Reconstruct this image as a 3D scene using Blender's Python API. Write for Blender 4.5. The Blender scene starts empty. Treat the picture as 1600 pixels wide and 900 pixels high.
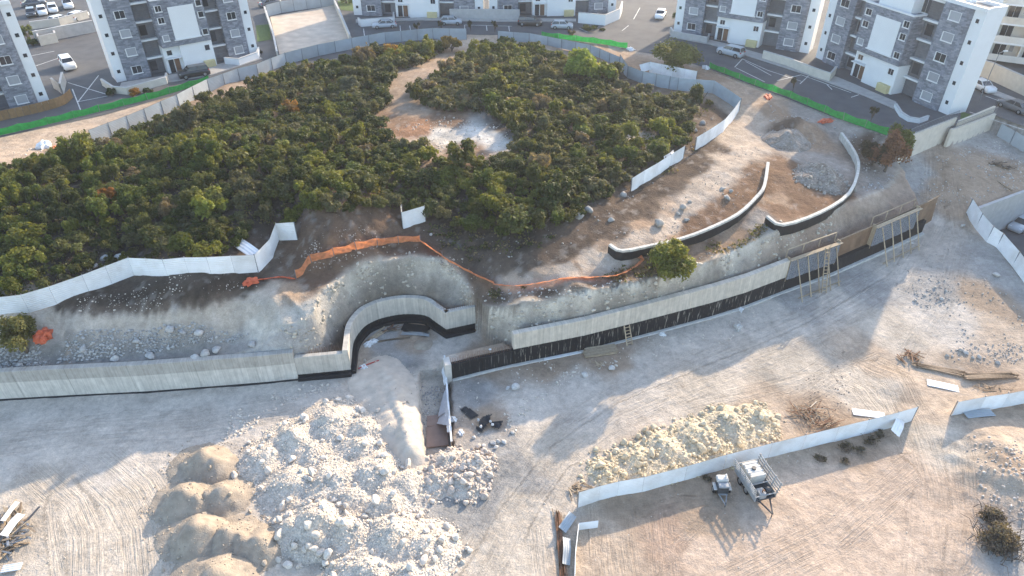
import bpy, bmesh, math, random
import numpy as np
from mathutils import Vector, Matrix, Quaternion

R = math.radians
sc = bpy.context.scene
C = sc.collection

# ------------------------------------------------------------------ camera, sky, sun, exposure
PITCH = R(35.8); CAM_H = 45.0; FPX = 1090.0
cam_d = bpy.data.cameras.new('camera')
cam_d.sensor_width = 36.0
cam_d.lens = 36.0 * FPX / 1600.0
cam_d.clip_start = 0.5
cam_d.clip_end = 3000.0
cam = bpy.data.objects.new('camera', cam_d)
C.objects.link(cam)
cam.location = (0, 0, CAM_H)
cam.rotation_euler = (math.pi / 2 - PITCH, 0, 0)
sc.camera = cam

SUN_EL = R(23.0); SUN_AZ = R(34.5)          # azimuth from +Y towards +X
sun_dir = Vector((math.sin(SUN_AZ) * math.cos(SUN_EL), math.cos(SUN_AZ) * math.cos(SUN_EL), math.sin(SUN_EL)))
world = bpy.data.worlds.new('World')
sc.world = world
world.use_nodes = True
wn = world.node_tree.nodes; wl = world.node_tree.links
for n in list(wn): wn.remove(n)
sky = wn.new('ShaderNodeTexSky')
sky.sky_type = 'NISHITA'; sky.sun_disc = False
sky.sun_elevation = SUN_EL; sky.sun_rotation = SUN_AZ
sky.air_density = 1.0; sky.dust_density = 1.2; sky.ozone_density = 1.0
bg = wn.new('ShaderNodeBackground'); bg.inputs['Strength'].default_value = 0.15
wo = wn.new('ShaderNodeOutputWorld')
wl.new(sky.outputs[0], bg.inputs[0]); wl.new(bg.outputs[0], wo.inputs[0])

sun_l = bpy.data.lights.new('sun', 'SUN')
sun_l.energy = 2.5; sun_l.angle = R(0.7); sun_l.color = (1.0, 0.82, 0.60)
sun = bpy.data.objects.new('sun', sun_l)
C.objects.link(sun)
sun.rotation_euler = sun_dir.to_track_quat('Z', 'Y').to_euler()
sun.location = (60, 90, 120)

sc.view_settings.view_transform = 'Standard'
sc.view_settings.look = 'None'
sc.view_settings.gamma = 1.0
sc.view_settings.use_curve_mapping = False
sc.view_settings.exposure = 1.72
sc.cycles.use_denoising = True
sc.cycles.max_bounces = 5
sc.cycles.transparent_max_bounces = 6

# ------------------------------------------------------------------ helpers
rng = random.Random(7)
nrg = np.random.RandomState(11)
cp, sp_ = math.cos(PITCH), math.sin(PITCH)

def at(px, py, z=0.0):
    """Ground position (metres) of the place that the survey photo shows at (px, py), at height z."""
    dx = (px - 800.0) / FPX; dy = (450.0 - py) / FPX
    y = cp + dy * sp_; zz = -sp_ + dy * cp
    t = (z - CAM_H) / zz
    return Vector((dx * t, y * t, z))

def tag(o, label=None, cat=None, group=None, kind=None):
    if label: o['label'] = label
    if cat: o['category'] = cat
    if group: o['group'] = group
    if kind: o['kind'] = kind
    return o

def thing(name, label, cat, loc=(0, 0, 0), rz=0.0, group=None, scale=None):
    o = bpy.data.objects.new(name, None)
    o.empty_display_size = 0.3
    C.objects.link(o)
    o.location = loc; o.rotation_euler = (0, 0, rz)
    if scale: o.scale = scale
    return tag(o, label, cat, group)

def inst(name, mesh, parent=None, loc=(0, 0, 0), rot=(0, 0, 0), scale=(1, 1, 1)):
    o = bpy.data.objects.new(name, mesh)
    C.objects.link(o)
    o.location = loc; o.rotation_euler = rot; o.scale = scale
    if parent: o.parent = parent
    return o

def copy_tree(o, parent=None):
    c = o.copy(); C.objects.link(c); c.parent = parent
    for ch in list(o.children): copy_tree(ch, c)
    return c

class MB:
    """Collects polygons; build() links them as one mesh object."""
    def __init__(s): s.v = []; s.f = []; s.m = []
    def poly(s, pts, mi=0):
        b = len(s.v); s.v += [tuple(p) for p in pts]; s.f.append(tuple(range(b, b + len(pts)))); s.m.append(mi); return s
    def raw(s, vs, fs, mi=0):
        b = len(s.v); s.v += [tuple(p) for p in vs]
        for f in fs: s.f.append(tuple(b + i for i in f)); s.m.append(mi)
        return s
    def box(s, x0, x1, y0, y1, z0, z1, mi=0):
        vs = [(x0, y0, z0), (x1, y0, z0), (x1, y1, z0), (x0, y1, z0), (x0, y0, z1), (x1, y0, z1), (x1, y1, z1), (x0, y1, z1)]
        return s.raw(vs, [(0, 3, 2, 1), (4, 5, 6, 7), (0, 1, 5, 4), (1, 2, 6, 5), (2, 3, 7, 6), (3, 0, 4, 7)], mi)
    def bevbox(s, x0, x1, y0, y1, z0, z1, b=0.03, mi=0):
        # box with chamfered vertical and top edges
        def ring(d, z): return [(x0 + d, y0, z), (x1 - d, y0, z), (x1, y0 + d, z), (x1, y1 - d, z), (x1 - d, y1, z), (x0 + d, y1, z), (x0, y1 - d, z), (x0, y0 + d, z)]
        def ring2(d, z): return [(x0 + 2*d, y0+d, z), (x1 - 2*d, y0+d, z), (x1-d, y0 + 2*d, z), (x1-d, y1 - 2*d, z), (x1 - 2*d, y1-d, z), (x0 + 2*d, y1-d, z), (x0+d, y1 - 2*d, z), (x0+d, y0 + 2*d, z)]
        vs = ring(b, z0) + ring(b, z1 - b) + ring2(b, z1)
        fs = [tuple(range(7, -1, -1)), tuple(range(16, 24))]
        for k in (0, 8):
            for i in range(8): fs.append((k + i, k + (i + 1) % 8, k + 8 + (i + 1) % 8, k + 8 + i))
        return s.raw(vs, fs, mi)
    def bar(s, a, b, w=0.1, h=None, mi=0):
        """square bar from a to b"""
        a = Vector(a); b = Vector(b); h = h or w
        d = (b - a).normalized()
        u = d.cross(Vector((0, 0, 1)))
        if u.length < 1e-3: u = Vector((1, 0, 0))
        u.normalize(); v = u.cross(d).normalized()
        vs = []
        for p in (a, b):
            for su, sv in ((-1, -1), (1, -1), (1, 1), (-1, 1)): vs.append(p + u * su * w / 2 + v * sv * h / 2)
        return s.raw(vs, [(3, 2, 1, 0), (4, 5, 6, 7), (0, 1, 5, 4), (1, 2, 6, 5), (2, 3, 7, 6), (3, 0, 4, 7)], mi)
    def tube(s, pts, r, n=8, mi=0, cap=True):
        pts = [Vector(p) for p in pts]; rings = []
        rr = r if isinstance(r, (list, tuple)) else [r] * len(pts)
        for i, p in enumerate(pts):
            d = (pts[min(i + 1, len(pts) - 1)] - pts[max(i - 1, 0)]).normalized()
            u = d.cross(Vector((0, 0, 1)))
            if u.length < 1e-3: u = Vector((1, 0, 0))
            u.normalize(); v = u.cross(d)
            rings.append([p + (u * math.cos(2 * math.pi * k / n) + v * math.sin(2 * math.pi * k / n)) * rr[i] for k in range(n)])
        vs = [q for rg in rings for q in rg]; fs = []
        for i in range(len(pts) - 1):
            for k in range(n): fs.append((i * n + k, i * n + (k + 1) % n, (i + 1) * n + (k + 1) % n, (i + 1) * n + k))
        if cap: fs.append(tuple(range(n - 1, -1, -1))); fs.append(tuple((len(pts) - 1) * n + k for k in range(n)))
        return s.raw(vs, fs, mi)
    def prism(s, poly, z0, z1, mi=0):
        n = len(poly); vs = [(p[0], p[1], z0) for p in poly] + [(p[0], p[1], z1) for p in poly]
        fs = [tuple(range(n - 1, -1, -1)), tuple(range(n, 2 * n))] + [(i, (i + 1) % n, n + (i + 1) % n, n + i) for i in range(n)]
        return s.raw(vs, fs, mi)
    def mesh(s, name, mats, smooth=False):
        me = bpy.data.meshes.new(name)
        me.from_pydata(s.v, [], s.f)
        if not isinstance(mats, (list, tuple)): mats = [mats]
        for m in mats: me.materials.append(m)
        if len(mats) > 1: me.polygons.foreach_set('material_index', s.m)
        if smooth: me.polygons.foreach_set('use_smooth', [True] * len(me.polygons))
        me.update(); return me
    def build(s, name, mats, parent=None, smooth=False, loc=(0, 0, 0), rz=0.0):
        return inst(name, s.mesh(name, mats, smooth), parent, loc, (0, 0, rz))

def np_mesh(name, V, F, mat, smooth=False):
    """fast mesh from numpy arrays; F is (n,3) or (n,4)"""
    me = bpy.data.meshes.new(name)
    k = F.shape[1]
    me.vertices.add(len(V)); me.vertices.foreach_set('co', np.ascontiguousarray(V, dtype=np.float32).ravel())
    me.loops.add(F.size); me.loops.foreach_set('vertex_index', np.ascontiguousarray(F, dtype=np.int32).ravel())
    me.polygons.add(len(F)); me.polygons.foreach_set('loop_start', np.arange(0, F.size, k, dtype=np.int32))
    if smooth: me.polygons.foreach_set('use_smooth', np.ones(len(F), dtype=bool))
    for m in (mat if isinstance(mat, (list, tuple)) else [mat]): me.materials.append(m)
    me.update(calc_edges=True); me.validate()
    return me

def add_col(me, cols, name='soil'):
    a = me.color_attributes.new(name, 'FLOAT_COLOR', 'POINT')
    if cols.shape[1] == 3: cols = np.hstack([cols, np.ones((len(cols), 1))])
    a.data.foreach_set('color', np.ascontiguousarray(cols, dtype=np.float32).ravel())

def vnoise(x, y, seed=0):
    """smooth value noise, numpy arrays in, -1..1 out"""
    xi = np.floor(x).astype(np.int64); yi = np.floor(y).astype(np.int64)
    fx = x - xi; fy = y - yi
    fx = fx * fx * (3 - 2 * fx); fy = fy * fy * (3 - 2 * fy)
    def h(a, b):
        n = (a * 374761393 + b * 668265263 + seed * 982451653) & 0x7fffffff
        n = ((n ^ (n >> 13)) * 1274126177) & 0x7fffffff
        return ((n ^ (n >> 16)) & 0xffff) / 32767.5 - 1
    return (h(xi, yi) * (1 - fx) + h(xi + 1, yi) * fx) * (1 - fy) + (h(xi, yi + 1) * (1 - fx) + h(xi + 1, yi + 1) * fx) * fy

def fbm(x, y, sc_, seed=0, oct_=4):
    r = 0; a = 1.0; t = 0
    for o in range(oct_):
        r = r + a * vnoise(x / sc_ + o * 17.3, y / sc_ - o * 9.1, seed + o); t += a; a *= 0.5; sc_ /= 2.03
    return r / t

def polyline_dist(X, Y, pts):
    """distance to polyline, parameter value (interpolated 3rd coord) and signed side"""
    best = np.full(X.shape, 1e9); val = np.zeros(X.shape); side = np.zeros(X.shape); along = np.zeros(X.shape)
    run = 0.0
    for (a, b) in zip(pts[:-1], pts[1:]):
        ax, ay, bx, by = a[0], a[1], b[0], b[1]
        dx, dy = bx - ax, by - ay; L2 = dx * dx + dy * dy + 1e-9; L = math.sqrt(L2)
        t = np.clip(((X - ax) * dx + (Y - ay) * dy) / L2, 0, 1)
        d = np.hypot(X - ax - t * dx, Y - ay - t * dy)
        m = d < best
        best = np.where(m, d, best)
        val = np.where(m, a[2] + (b[2] - a[2]) * t, val)
        side = np.where(m, ((X - ax) * dy - (Y - ay) * dx) / L, side)
        along = np.where(m, run + t * L, along)
        run += L
    return best, val, side, along

def in_poly(X, Y, pts):
    c = np.zeros(X.shape, dtype=bool)
    n = len(pts)
    for i in range(n):
        x1, y1 = pts[i][0], pts[i][1]; x2, y2 = pts[(i + 1) % n][0], pts[(i + 1) % n][1]
        if y1 == y2: continue
        m = ((y1 > Y) != (y2 > Y)) & (X < (x2 - x1) * (Y - y1) / (y2 - y1) + x1)
        c ^= m
    return c

def sstep(a, b, x):
    t = np.clip((x - a) / (b - a), 0, 1); return t * t * (3 - 2 * t)

# ------------------------------------------------------------------ materials
def new_mat(name):
    m = bpy.data.materials.new(name); m.use_nodes = True
    nt = m.node_tree; b = nt.nodes['Principled BSDF']
    return m, nt, b

def N(nt, typ, **kw):
    n = nt.nodes.new(typ)
    for k, v in kw.items():
        if k in n.inputs.keys() if not hasattr(n, k) else False: n.inputs[k].default_value = v
        else: setattr(n, k, v)
    return n

def mat_plain(name, col, rough=0.7, var=0.08, scale=3.0, bump=0.0, bscale=20.0, metal=0.0, spec=0.3, dirt=None, dirt_amt=0.0, obj_rand=0.0, coat=0.0):
    """painted / cast / sawn surface with mottling, optional dirt patches and per-object tint"""
    m, nt, b = new_mat(name); L = nt.links
    tc = N(nt, 'ShaderNodeNewGeometry')
    nz = N(nt, 'ShaderNodeTexNoise'); nz.inputs['Scale'].default_value = scale; nz.inputs['Detail'].default_value = 5
    L.new(tc.outputs['Position'], nz.inputs['Vector'])
    mr = N(nt, 'ShaderNodeMapRange'); mr.inputs[1].default_value = 0.3; mr.inputs[2].default_value = 0.7
    mr.inputs[3].default_value = 1 - var; mr.inputs[4].default_value = 1 + var
    L.new(nz.outputs[0], mr.inputs[0])
    mx = N(nt, 'ShaderNodeVectorMath'); mx.operation = 'SCALE'; mx.inputs[0].default_value = col[:3]
    L.new(mr.outputs[0], mx.inputs['Scale'])
    out = mx.outputs[0]
    if dirt:
        n2 = N(nt, 'ShaderNodeTexNoise'); n2.inputs['Scale'].default_value = scale * 0.35; n2.inputs['Detail'].default_value = 8; n2.inputs['Roughness'].default_value = 0.65
        L.new(tc.outputs['Position'], n2.inputs['Vector'])
        r2 = N(nt, 'ShaderNodeMapRange'); r2.inputs[1].default_value = 0.45; r2.inputs[2].default_value = 0.75; r2.inputs[3].default_value = 0; r2.inputs[4].default_value = dirt_amt
        L.new(n2.outputs[0], r2.inputs[0])
        mm = N(nt, 'ShaderNodeMix'); mm.data_type = 'RGBA'
        L.new(r2.outputs[0], mm.inputs[0]); L.new(out, mm.inputs[6]); mm.inputs[7].default_value = (*dirt, 1)
        out = mm.outputs[2]
    if obj_rand:
        oi = N(nt, 'ShaderNodeObjectInfo')
        r3 = N(nt, 'ShaderNodeMapRange'); r3.inputs[3].default_value = 1 - obj_rand; r3.inputs[4].default_value = 1 + obj_rand
        L.new(oi.outputs['Random'], r3.inputs[0])
        m3 = N(nt, 'ShaderNodeVectorMath'); m3.operation = 'SCALE'
        L.new(out, m3.inputs[0]); L.new(r3.outputs[0], m3.inputs['Scale']); out = m3.outputs[0]
    L.new(out, b.inputs['Base Color'])
    b.inputs['Roughness'].default_value = rough; b.inputs['Metallic'].default_value = metal
    b.inputs['Specular IOR Level'].default_value = spec
    if coat: b.inputs['Coat Weight'].default_value = coat
    if bump:
        n4 = N(nt, 'ShaderNodeTexNoise'); n4.inputs['Scale'].default_value = bscale; n4.inputs['Detail'].default_value = 4
        L.new(tc.outputs['Position'], n4.inputs['Vector'])
        bp = N(nt, 'ShaderNodeBump'); bp.inputs['Strength'].default_value = bump; bp.inputs['Distance'].default_value = 0.05
        L.new(n4.outputs[0], bp.inputs['Height']); L.new(bp.outputs[0], b.inputs['Normal'])
    return m
# ------------------------------------------------------------------ the lie of the land
STREET_Z = 8.0
def wpts(lst, dz=None): return [tuple(at(x, y, z)) for (x, y, z) in lst]

# retaining wall lines (front face foot), surveyed
LEFT_WALL = wpts([(-150, 633, 0), (0, 625, 0), (126, 618, 0), (228, 613, 0), (333, 605, 0), (420, 598, 0), (467, 593, 0)])
LEFT_LOW = wpts([(467, 593, 0), (550, 585, 0)])
NICHE = wpts([(550, 585, 0), (552, 566, 0), (554, 549, 0), (559, 537, 0), (571, 522, 0), (586, 513, 0), (603, 507, 0), (633, 502, 0), (665, 504, 0), (681, 514, 0), (698, 526, 0), (744, 516, 0)])
RIGHT_LOW = wpts([(707, 593, 0), (750, 582, 0), (802, 570, 0)])
RIGHT_WALL = wpts([(802, 570, 0), (846, 561, 0), (911, 548, 0), (985, 529, 0), (1056, 510, 0.05), (1108, 496, 0.1), (1160, 480, 0.2), (1222, 456, 0.4)])
RIGHT_END = wpts([(1222, 456, 0.4), (1293, 430, 0.8), (1370, 396, 1.3), (1440, 364, 1.8)])

def offset_line(pts, d):
    """shift a polyline to its left-hand (uphill) side by d"""
    out = []
    for i, p in enumerate(pts):
        a = Vector(pts[max(i - 1, 0)]); b = Vector(pts[min(i + 1, len(pts) - 1)])
        t = (b - a); t.z = 0; t.normalize()
        nrm = Vector((-t.y, t.x, 0))
        out.append(tuple(Vector(p) + nrm * d))
    return out

def withz(pts, z0, z1=None):
    z1 = z0 if z1 is None else z1
    n = max(len(pts) - 1, 1)
    return [(p[0], p[1], z0 + (z1 - z0) * i / n) for i, p in enumerate(pts)]

TOE = (withz(offset_line(LEFT_WALL, 0.46), 2.9) + withz(offset_line(LEFT_LOW, 0.30)[1:], 2.0)[:0]
       + [tuple(at(500, 556, 1.6))] + [tuple(at(530, 540, 1.0))]
       + withz(offset_line(NICHE[3:], 0.42), 2.0)
       + [tuple(at(750, 526, 0.0)), tuple(at(765, 540, 0.0)), tuple(at(785, 550, 0.2)), tuple(at(801, 552, 0.9))]
       + withz(offset_line(RIGHT_WALL[1:], 0.46), 2.6, 3.2) + withz(offset_line(RIGHT_END[1:], 0.6), 2.6, 3.4))
CREST = wpts([(-150, 600, 3), (0, 585, 3), (126, 578, 3), (228, 573, 3), (340, 563, 3.1), (400, 545, 3.5), (440, 508, 5.45),
              (478, 500, 5.85), (489, 490, 6), (492, 472, 6.3), (508, 451, 6.5), (545, 427, 6.4), (595, 409, 6.6), (645, 401, 6.7), (697, 404, 6.6),
              (720, 430, 5.2), (736, 466, 4.15), (752, 480, 4.35), (800, 479, 4.95), (850, 471, 5.45), (900, 462, 5.9), (1000, 441, 6), (1090, 416, 6.1),
              (1150, 390, 6.2), (1200, 366, 6.85), (1300, 330, 6.6), (1375, 300, 6.5), (1400, 284, 5.9), (1410, 258, 5.8)])
BACK = [(400, 130), (400, 500), (-400, 500), (-400, 60)]
EDGE_R = [(p.x + .15, p.y + .55) for p in (at(1412, 218, 8.9), at(1420, 213, 9.0), at(1458, 199, 9.0), at(1492, 186, 9.1), at(1490, 203, 8.2), at(1520, 192, 8.3), at(1557, 178, 8.4), at(1640, 215, 8))]
CREST_POLY = [p[:2] for p in CREST] + EDGE_R + BACK + [(CREST[0][0] - 90, CREST[0][1])]
TOE_POLY = [p[:2] for p in TOE] + EDGE_R + BACK + [(CREST[0][0] - 90, CREST[0][1] - 0.4)]

UP_PTS = [  # survey heights of the upper ground
 (-150, 505, 6.05), (0, 500, 6.05), (100, 506, 5.95), (250, 492, 6.25), (330, 480, 6.45), (430, 466, 6.55), (475, 452, 6.65), (60, 562, 3.2), (200, 566, 3.2), (330, 552, 3.3), (-150, 580, 3.1),
 (100, 535, 4.1), (250, 525, 4.3), (360, 520, 4.2), (400, 500, 5.65), (440, 495, 6.05), (0, 545, 3.9),
 (-150, 470, 6.95), (0, 470, 6.45), (200, 435, 6.75), (440, 400, 7.2), (100, 380, 8.6), (300, 350, 9.4), (500, 310, 10.1), (100, 290, 9.7), (-150, 330, 9.2), (400, 220, 9.8), (600, 235, 9.6),
 (700, 215, 9.3), (650, 130, 9.3), (800, 150, 9.6), (900, 200, 9.4), (950, 290, 8.45), (800, 330, 8.45), (1000, 320, 7.75), (600, 390, 7), (660, 395, 6.9), (740, 420, 5.75), (830, 400, 6.95),
 (800, 460, 5.35), (900, 445, 6.13), (1000, 420, 6.25), (900, 400, 6.95), (1000, 365, 7.35), (1100, 310, 7.65), (1170, 245, 7.95), (1175, 190, 7.5), (1250, 200, 7.4), (1290, 260, 7.3), (1100, 385, 6.4), (1210, 345, 7.05), (1300, 310, 6.7),
 (1390, 260, 6.5), (1350, 220, 7.2), (0, 212, 8), (150, 175, 8), (300, 130, 8), (450, 95, 8), (700, 55, 8), (830, 58, 8), (980, 80, 8), (1100, 108, 8), (1250, 165, 8), (1390, 213, 8),
 (150, 225, 8.3), (0, 240, 8.7), (1000, 120, 8.3), (1150, 165, 7.9), (1060, 200, 8.2), (1050, 250, 8.35)]
LOW_PTS = [(-150, 633, 0), (0, 700, 0), (0, 880, 0), (300, 607, 0), (470, 593, 0), (640, 520, 0), (750, 600, 0), (900, 550, 0), (1050, 515, 0), (400, 880, 0), (800, 700, 0), (800, 890, 0), (1000, 700, 0), (1100, 600, 0), (1100, 880, 0),
 (1300, 560, 0.0), (1300, 800, 0), (1560, 860, 0.4), (1590, 700, 0.2), (1590, 560, 0.6), (1440, 470, 0.9), (1222, 456, 0.4), (1293, 430, 0.8), (1440, 364, 1.8), (1500, 400, 2.0), (1590, 470, 1.4), (1440, 325, 3.0), (1510, 335, 3.2), (1560, 385, 2.6),
 (1450, 285, 4.5), (1420, 255, 5.4), (1545, 225, 5.6), (1500, 295, 4.3), (1590, 290, 4.3), (1590, 250, 5.0), (1640, 400, 2.4), (1700, 300, 4.2), (1760, 600, 0.8), (1480, 260, 5.1)]

class TPS:
    def __init__(s, pts, lam=0.02):
        P = np.array([tuple(at(*p)) for p in pts]); s.P = P[:, :2]; n = len(P)
        K = s.phi(np.hypot(P[:, None, 0] - P[None, :, 0], P[:, None, 1] - P[None, :, 1])) + np.eye(n) * lam * 50
        A = np.zeros((n + 3, n + 3)); A[:n, :n] = K; A[:n, n] = 1; A[:n, n + 1:] = s.P; A[n, :n] = 1; A[n + 1:, :n] = s.P.T
        s.w = np.linalg.solve(A, np.concatenate([P[:, 2], [0, 0, 0]]))
    @staticmethod
    def phi(r): return r * r * np.log(r + 1e-6)
    def __call__(s, X, Y):
        n = len(s.P); out = s.w[n] + s.w[n + 1] * X + s.w[n + 2] * Y
        for i in range(n): out = out + s.w[i] * s.phi(np.hypot(X - s.P[i, 0], Y - s.P[i, 1]))
        return out
tps_up = TPS(UP_PTS); tps_low = TPS(LOW_PTS)

# flat street level: everything behind the site hoarding
STREET_EDGE = wpts([(-260, 262, 8), (0, 214, 8), (160, 180, 8), (260, 152, 8), (330, 130, 8), (420, 112, 8), (560, 84, 8), (640, 68, 8), (728, 54, 8), (880, 56, 8), (985, 78, 8), (1060, 92, 8), (1120, 112, 8), (1220, 150, 8), (1300, 182, 8), (1392, 214, 8)])
STREET_POLY = [p[:2] for p in STREET_EDGE] + EDGE_R + [(160, 100), (420, 120), (420, 520), (-420, 520), (-420, 62)]
# sunken car park on the right
PIT_POLY = [tuple(p)[:2] for p in (at(1524, 331, 3.4), at(1598, 302, 3.9), at(1680, 275, 4.2), at(1780, 330, 3.0), at(1700, 470, 1.6), at(1606, 437, 2.2), at(1562, 382, 2.7))]
PIT_Z = -0.8
# trench dug between the spoil bank and the end of the low wall
TRENCH_POLY = [tuple(p)[:2] for p in (at(655, 580, 0), at(697, 575, 0), at(704, 600, 0), at(707, 700, 0), at(664, 715, 0), at(656, 640, 0))]
TRENCH_Z = -0.9
MOUNDS = [ # x,y,radius,height - soil dumps that belong to the terrain
 (at(540, 366, 7.6), 5.6, 2.5), (at(500, 392, 7.0), 4.2, 1.3), (at(1240, 205, 7.3), 4.6, 1.6), (at(1200, 180, 7.4), 3.2, 0.8), (at(1560, 700, 0.3), 5.0, 0.9), (at(1590, 760, 0.3), 4.5, 1.0),
 (at(1400, 600, 0), 2.2, 0.35), (at(820, 470, 5.6), 2.0, 0.5), (at(900, 458, 5.6), 2.0, 0.4), (at(430, 480, 5.8), 2.2, 0.6)]

def terrain_z(X, Y):
    X = np.asarray(X, dtype=float); Y = np.asarray(Y, dtype=float)
    zu = tps_up(X, Y); zl = tps_low(X, Y)
    far = sstep(95, 130, Y)
    zl = zl * (1 - sstep(75, 100, np.abs(X))) + 1.0 * sstep(75, 100, np.abs(X))
    zl = np.clip(zl, -0.3, 6.0)
    jx = .55 * fbm(X, Y, 1.7, 201, 3); jy = .55 * fbm(X, Y, 1.7, 202, 3); wj = sstep(6.0, 2.0, np.abs(Y - 54)) * sstep(-19, -16, X) if False else sstep(-20, -17, X) * (1 - sstep(38, 44, X))
    inC = in_poly(X + jx * wj, Y + jy * wj, CREST_POLY); inT = in_poly(X, Y, TOE_POLY) | inC; inC = inC & in_poly(X, Y, TOE_POLY); inT = in_poly(X, Y, TOE_POLY)
    dC, zC, _, _ = polyline_dist(X, Y, CREST); dT, zT, _, _ = polyline_dist(X, Y, TOE)
    # upper surface pulled to the crest heights near the edge
    k = np.exp(-(dC / 2.5) ** 2); zu = zu * (1 - k) + zC * k
    inS = in_poly(X, Y, STREET_POLY); dS, _, _, _ = polyline_dist(X, Y, STREET_EDGE)
    zu = np.where(inS, STREET_Z - 0.06, np.where(dS < 3, zu * sstep(0, 3, dS) + (STREET_Z - 0.06) * (1 - sstep(0, 3, dS)), zu))
    rough = fbm(X, Y, 5.0, 3, 4) * 0.30 + fbm(X, Y, 1.1, 5, 3) * 0.10
    calm = fbm(X, Y, 6.0, 8, 3) * 0.10 + fbm(X, Y, 0.9, 9, 3) * 0.035
    zu = zu + np.where(inS, 0, rough * sstep(0, 2, dS))
    for (p, r, h) in MOUNDS:
        d = np.hypot(X - p.x, Y - p.y) / r * (1 + 0.25 * fbm(X, Y, 2.0, 21, 2))
        bumpz = h * np.clip(1 - d, 0, 1) ** 0.9 * (1 + 0.2 * fbm(X, Y, 0.8, 31, 3))
        zu = zu + bumpz; zl = zl + bumpz
    zl = zl + calm
    t = dT / (dT + dC + 1e-6)
    t2 = np.clip(t + 0.14 * fbm(X, Y, 1.3, 41, 4) * np.sin(np.pi * t), 0, 1)
    zmid = zT * (1 - t2) + np.minimum(zu, zC + 0.6) * t2
    z = np.where(inC, zu, np.where(inT, zmid, zl))
    dB, _, sB, _ = polyline_dist(X, Y, offset_line(RIGHT_LOW, 0.95))
    _, _, s0, _ = polyline_dist(X, Y, RIGHT_LOW)
    z = np.where((~inT) & (s0 < -.38), np.maximum(z, 1.7 * (1 - sstep(0.55, 1.5, dB)) + z * sstep(.55, 1.5, dB)), z)
    inP = in_poly(X, Y, PIT_POLY)
    z = np.where(inP, PIT_Z, z)
    inTr = in_poly(X, Y, TRENCH_POLY)
    z = np.where(inTr, TRENCH_Z + 0.05 * fbm(X, Y, 0.7, 51, 2), z)
    zone = np.where(inS, 3, np.where(inC, 1, np.where(inT, 2, 0)))
    return z, zone, t

def tz(x, y):
    z, _, _ = terrain_z(np.array([x]), np.array([y])); return float(z[0])
def ground(px, py, z0=0.0):
    """point of the terrain seen at (px, py): a few fixed-point steps"""
    z = z0
    for _ in range(12):
        p = at(px, py, z); zn = tz(p.x, p.y)
        if abs(zn - z) < 0.01: break
        z = 0.5 * z + 0.5 * zn
    return Vector((p.x, p.y, tz(p.x, p.y)))

def axis(stops):
    out = [stops[0][0]]
    for (a, b, st) in stops:
        n = max(1, int(round((b - a) / st))); out += list(a + (b - a) * (np.arange(1, n + 1) / n))
    return np.array(out)
xs = axis([(0, 44, 0.22), (44, 75, 0.5), (75, 130, 2.5), (130, 600, 30)])
xs = np.concatenate([-xs[::-1][:-1], xs])
ys = axis([(5, 24, 1.0), (24, 66, 0.2), (66, 84, 0.3), (84, 112, 0.6), (112, 160, 3), (160, 900, 40)])
GX, GY = np.meshgrid(xs, ys)
gx, gy = GX.ravel(), GY.ravel()
gz, gzone, gt = terrain_z(gx, gy)

# fast height lookup on the finished grid
nx, ny = len(xs), len(ys)
GZ = gz.reshape(ny, nx)
def tz(x, y):
    i = min(max(int(np.searchsorted(xs, x)) - 1, 0), nx - 2); j = min(max(int(np.searchsorted(ys, y)) - 1, 0), ny - 2)
    fx = (x - xs[i]) / (xs[i + 1] - xs[i]); fy = (y - ys[j]) / (ys[j + 1] - ys[j])
    return float((GZ[j, i] * (1 - fx) + GZ[j, i + 1] * fx) * (1 - fy) + (GZ[j + 1, i] * (1 - fx) + GZ[j + 1, i + 1] * fx) * fy)
def tz_arr(x, y):
    i = np.clip(np.searchsorted(xs, x) - 1, 0, nx - 2); j = np.clip(np.searchsorted(ys, y) - 1, 0, ny - 2)
    fx = (x - xs[i]) / (xs[i + 1] - xs[i]); fy = (y - ys[j]) / (ys[j + 1] - ys[j])
    return (GZ[j, i] * (1 - fx) + GZ[j, i + 1] * fx) * (1 - fy) + (GZ[j + 1, i] * (1 - fx) + GZ[j + 1, i + 1] * fx) * fy

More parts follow.
